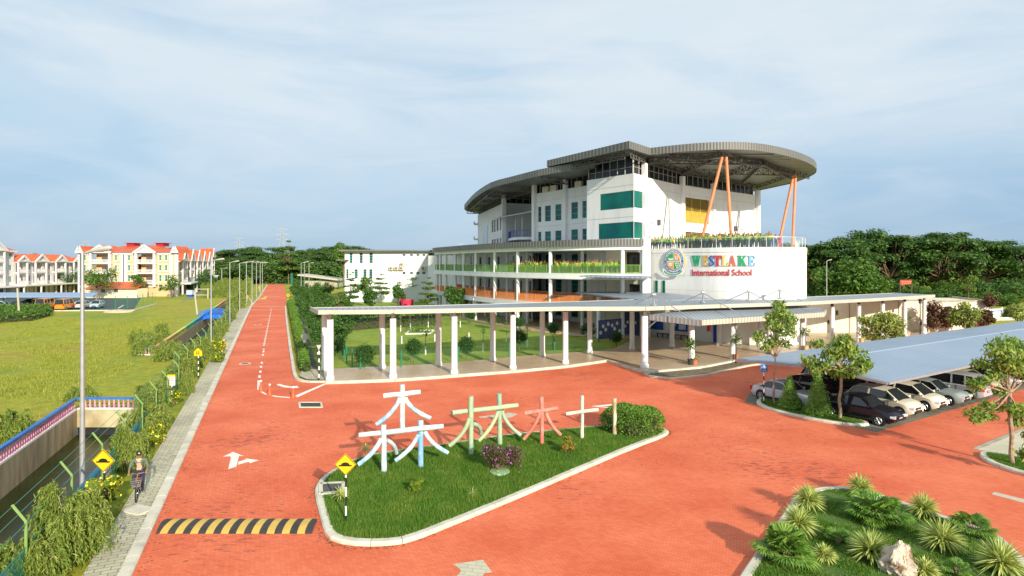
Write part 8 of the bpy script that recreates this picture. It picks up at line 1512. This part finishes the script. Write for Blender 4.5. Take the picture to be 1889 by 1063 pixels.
def crowd(line, px0, px1, n, z, back_rows, where, group, hs=(1.5, 1.8), yellow=.05, off=.55):
    for i in range(n):
        px = px0 + (px1 - px0) * (i + rr.uniform(-.35, .35)) / n; row = rr.random()
        d_ = off + (rr.uniform(.5, 1.3) if row < back_rows else rr.uniform(0, .25)); l = offset(line, d_); p = None
        for a, b in zip(l[:-1], l[1:]):
            t_ = hit(px, a, b)
            if 0 <= t_ <= 1: p = a.lerp(b, t_); break
        if p is None: continue
        k = 5 if rr.random() < yellow else rr.choice([0, 1, 2, 3, 4, 0, 1, 2, 3])
        put(p.x, p.y, z, k, rr.uniform(*hs), rr.uniform(-.5, .5) + math.atan2(-p.x, p.y) * -1 * .6, '%s pupil from the left %s, %s' % (ORD[i], where, 'in yellow' if k == 5 else 'in lime green'), group)
crowd(DR, 1195, 1262, 17, ZD - .12, .25, 'on the deck above the crest', 'cheering pupils on the left part of the roof deck')
crowd(DR, 1262, 1425, 68, ZD - .12, .45, 'on the deck right of the crest', 'cheering pupils on the right part of the roof deck', yellow=.08)
crowd(GA, 937, 954, 7, 7.75, .3, 'at the left end of the gallery crowd', 'waving pupils on the left of the gallery', (1.4, 1.68), off=.45)
crowd(GA, 960, 1011, 24, 7.75, .5, 'in the middle gallery bay', 'waving pupils in the middle bay of the gallery', (1.4, 1.68), .15, .45)
crowd(GA, 1020, 1111, 38, 7.75, .5, 'in the widest gallery bay', 'waving pupils in the widest bay of the gallery', (1.4, 1.68), .15, .45)
crowd(GA, 1117, 1144, 10, 7.75, .2, 'in the last gallery group', 'waving pupils at the right of the gallery', (1.45, 1.7), off=.45)
M_gs = mat('grey_shirt', (.35, .33, .38), .8); M_mag = mat('magenta_dress', (.55, .02, .16), .7)
g1 = person_mesh(pose('rail', 'down'), RAD, [M_skin, M_hair, M_gs, M_navy, M_shoe], asg2); g2 = person_mesh(pose('rail', 'rail'), RAD, [M_skin, M_hair, M_mag, M_mag, M_shoe], asg2)
for px, me_, lb in ((1435.5, g1, 'adult in a grey shirt and dark trousers at the right end of the roof deck'), (1443.5, g2, 'adult in a magenta dress at the right end of the roof deck')):
    p, _ = drum_hit(px); put(p.x + .1, p.y + .8, ZD - .12, 0, 1.62, .2, lb, None, me_)
# ---- the cyclist
M_jk = mat('grey_green_shirt', (.12, .15, .12), .8); M_tee = mat('peach_tshirt', (.68, .40, .25), .8); M_tr = mat('dark_trousers', (.03, .025, .05), .8)
B0 = G(255.5, 917, .1)
cy = {'pelvis': (0, .30, .92), 'waist': (0, .26, 1.08), 'chest': (0, .18, 1.30), 'neck': (0, .15, 1.44), 'head': (0, .12, 1.55), 'crown': (0, .13, 1.64)}
for s, sx in (('l', -1), ('r', 1)):
    cy['sh' + s] = (sx * .20, .17, 1.37); cy['el' + s] = (sx * .30, .08, 1.12); cy['wr' + s] = (sx * .29, -.16, 1.02); cy['hd' + s] = (sx * .28, -.24, .99); cy['hip' + s] = (sx * .10, .26, .88)
    cy['kn' + s] = (sx * .15, -.10, .78 if s == 'l' else .66); cy['an' + s] = (sx * .12, -.02 if s == 'l' else .12, .42 if s == 'l' else .24); cy['toe' + s] = (sx * .12, -.14 if s == 'l' else .0, .37 if s == 'l' else .19)
    for k in range(4): cy['f%s%d' % (s, k)] = (sx * (.24 + .028 * k), -.31, .965 - (k % 2) * .008)
    cy['f%st' % s] = (sx * .225, -.235, .965)
rad = dict(RAD); rad.update({'chest': (.17, .11), 'pelvis': (.15, .12), 'sh': .062, 'el': .048, 'wr': .032, 'hd': .032, 'hip': .095, 'kn': .07, 'an': .048})
def asgc(c, e):
    b = e[1]
    if b == 'crown' or (b == 'head' and (c.z > 1.56 or c.y > .16)): return 1
    if b in ('head', 'neck'): return 0 if (c.z > 1.43) else 2
    if b[0] == 'f' or b[:2] == 'hd' or b[:2] == 'wr' and c.y < -.08: return 0
    if b[:2] in ('el', 'wr', 'sh'): return 5
    if b[:3] == 'toe': return 4
    if b in ('waist', 'chest'): return 5 if (abs(c.x) > .075 or c.y > .2) and c.z > .98 else (2 if c.z > .98 else 3)
    return 3
me = person_mesh(cy, rad, [M_skin, M_hair, M_tee, M_tr, M_shoe, M_jk], asgc, 2); rzc = .44; o = bpy.data.objects.new('person', me); COL.objects.link(o); o.location = B0; o.rotation_euler = (0, 0, rzc); tag(o, 'person in a black cap, grey green shirt and peach top riding a bicycle', 'person')
MB().sphere((0, .13, 1.63), .108, 14, 9, sc=(.95, 1.1, .85)).build('cap', M_black, o, world=False, smooth=True); MB().extr([(-.07, .04, 1.625), (.07, .04, 1.625), (.06, -.06, 1.61), (-.06, -.06, 1.61)], (0, 0, .012)).build('cap_peak', M_black, o, world=False); MB().box((.02, .02, 1.66), (.05, .01, .03)).build('cap_badge', M_sw, o, world=False)
fm = MB(); fm.sphere((0, .028, 1.545), .014, 6, 5, sc=(1, 1.3, 1.4)); [fm.sphere((sx * .085, .12, 1.55), .018, 6, 5, sc=(.5, 1, 1.4)) for sx in (-1, 1)]; fm.build('nose_and_ears', M_skin, o, world=False, smooth=True); fm = MB(); [fm.sphere((sx * .03, .040, 1.572), .009, 6, 5) for sx in (-1, 1)]; fm.build('eyes', M_black, o, world=False); MB().box((0, .036, 1.512), (.036, .006, .006)).build('mouth', mat('lip', (.3, .08, .06), .6), o, world=False)
bk = thing('bicycle', 'dark bicycle with a wire front basket on the left sidewalk', 'bicycle', tuple(B0), rz=rzc); M_bf = mat('bicycle_red', (.30, .03, .04), .4); M_bm = mat('bicycle_metal', (.5, .5, .5), .3, metal=.8)
def wheel(y): 
    w = MB(); w.tube([(0, y + .32 * math.cos(a * math.pi / 12), .33 + .32 * math.sin(a * math.pi / 12)) for a in range(25)], .022, 7, cap=False); wo_ = w.build('wheel', M_tyre, bk, world=False); q = MB(); [q.tube([(0, y, .33), (0, y + .31 * math.cos(a), .33 + .31 * math.sin(a))], .004, 4) for a in [k * math.pi / 8 for k in range(16)]]; q.tube([(-.04, y, .33), (.04, y, .33)], .02, 8); q.build('spokes', M_bm, wo_, world=False)
wheel(-.55); wheel(.52); f = MB()
for a, b in (((0, -.55, .33), (0, -.40, .85)), ((0, -.40, .82), (0, .15, .70)), ((0, -.42, .72), (0, .05, .32)), ((0, .05, .32), (0, .18, .80)), ((0, .05, .32), (0, .52, .33)), ((0, .52, .33), (0, .17, .72)), ((0, -.40, .82), (0, -.34, .98))): f.tube([a, b], .018, 7)
f.build('frame', M_bf, bk, world=False); MB().tube([(-.29, -.22, .985), (-.2, -.28, .99), (0, -.34, .98), (.2, -.28, .99), (.29, -.22, .985)], .014, 7).build('handlebar', M_bm, bk, world=False); [MB().tube([(sx * .22, -.27, .988), (sx * .31, -.21, .983)], .022, 7).build('grip', M_black, bk, world=False) for sx in (-1, 1)]
MB().box((0, .28, .86), (.18, .27, .07)).build('saddle', M_black, bk, world=False, bevel=.02); b_ = MB()
for z in (.62, .70, .78, .86): k = .13 + (z - .62) * .18; b_.tube([(-k, -.48, z), (k, -.48, z), (k, -.48 - k * 1.7, z), (-k, -.48 - k * 1.7, z), (-k, -.48, z)], .006, 4)
for i in range(9): x = -.13 + .0325 * i; b_.tube([(x, -.70, .62), (x * 1.3, -.77, .86)], .005, 4); b_.tube([(x, -.48, .62), (x * 1.3, -.48, .86)], .005, 4)
b_.box((0, -.6, .62), (.26, .24, .01)); b_.build('basket', M_bm, bk, world=False); MB().box((0, -.58, .70), (.2, .2, .14)).build('bag_in_basket', mat('grey_bag', (.3, .33, .34), .7), bk, world=False) if False else None
f = MB(); f.tube([(-.06, .05, .32), (.06, .05, .32)], .02, 7); f.tube([(-.07, .05, .32), (-.07, -.04, .42)], .012, 6); f.tube([(.07, .05, .32), (.07, .12, .22)], .012, 6); f.box((-.12, -.05, .36), (.1, .09, .025)); f.box((.12, .10, .17), (.1, .09, .025)); f.build('crank', M_bm, bk, world=False); MB().box((0, -.62, .56), (.08, .05, .06)).build('front_lamp', M_bm, bk, world=False)
bpy.data.objects.remove(bpy.data.objects['tmp'])
# fallen leaves and chips scattered on the red paving
rg = np.random.default_rng(5); n = 2600; pts = []
reg = [((1000, 1889, 735, 860), 1500), ((420, 640, 600, 760), 500), ((560, 1100, 730, 850), 250), ((1200, 1889, 680, 760), 300)]
for (x0, x1, y0, y1), c in reg:
    for _ in range(c):
        p = G(rg.uniform(x0, x1), rg.uniform(y0, y1), .006)
        if inpoly(p.x, p.y, [tuple(q[:2]) for q in plaza]) and not inpoly(p.x, p.y, [tuple(q) for q in IS1]) and not inpoly(p.x, p.y, [tuple(q) for q in IS3]): pts.append(tuple(p))
for _ in range(900): q_ = RD(rg.uniform(-12, 95), rg.uniform(.02, .22) + abs(rg.normal()) * .12); pts.append((q_.x, q_.y, .006))
for _ in range(700): k_ = rg.integers(len(IS1)); a_ = IS1[k_]; b_ = IS1[(k_ + 1) % len(IS1)]; c_ = sum(IS1, Vector((0, 0))) / len(IS1); q_ = a_.lerp(b_, rg.random()); q_ = q_ + (q_ - c_).normalized() * (.04 + abs(rg.normal()) * .12); pts.append((q_.x, q_.y, .006))
C = np.array(pts); Nn = np.array([0, 0, 1.]) + rg.normal(size=C.shape) * .12; v, q = cards(C, rg.normal(size=C.shape) * np.array([1, 1, .05]), Nn, rg.uniform(.04, .10, len(C)), .045); v[:, 2] = np.maximum(v[:, 2], .003); o = np_mesh('fallen_leaves', v, q, mat('dry_leaf', (.14, .07, .03), .9, island=[(.10, .05, .02), (.22, .12, .05), (.06, .04, .02)])); tag(o, 'dry leaves scattered over the red paving', 'fallen leaves', kind='stuff')
M_field = mat('field_blades', (.25, .28, .03), .7, trans=.3, island=[(.18, .26, .02), (.30, .35, .03), (.42, .43, .07), (.30, .26, .06)])
fld = [G(x, y).xy for x, y in ((-60, 830), (-60, 600), (100, 590), (240, 590), (330, 585), (240, 680), (140, 735), (0, 810))]
grass_stuff('grass', [tuple(p) for p in fld], 42000, .16, M_field, 'rough yellow green grass over the open field on the left', z=GZ, spread=.05, clump=.55)
lw = [G(x, y).xy for x, y in ((640, 672), (612, 600), (800, 590), (900, 612), (1010, 630), (1090, 645), (900, 668), (700, 685))]
grass_stuff('grass', [tuple(p) for p in lw], 16000, .09, M_field, 'grass of the school lawn behind the covered walkway', z=-.01, spread=.04, clump=.8)
print('objects', len(bpy.data.objects))
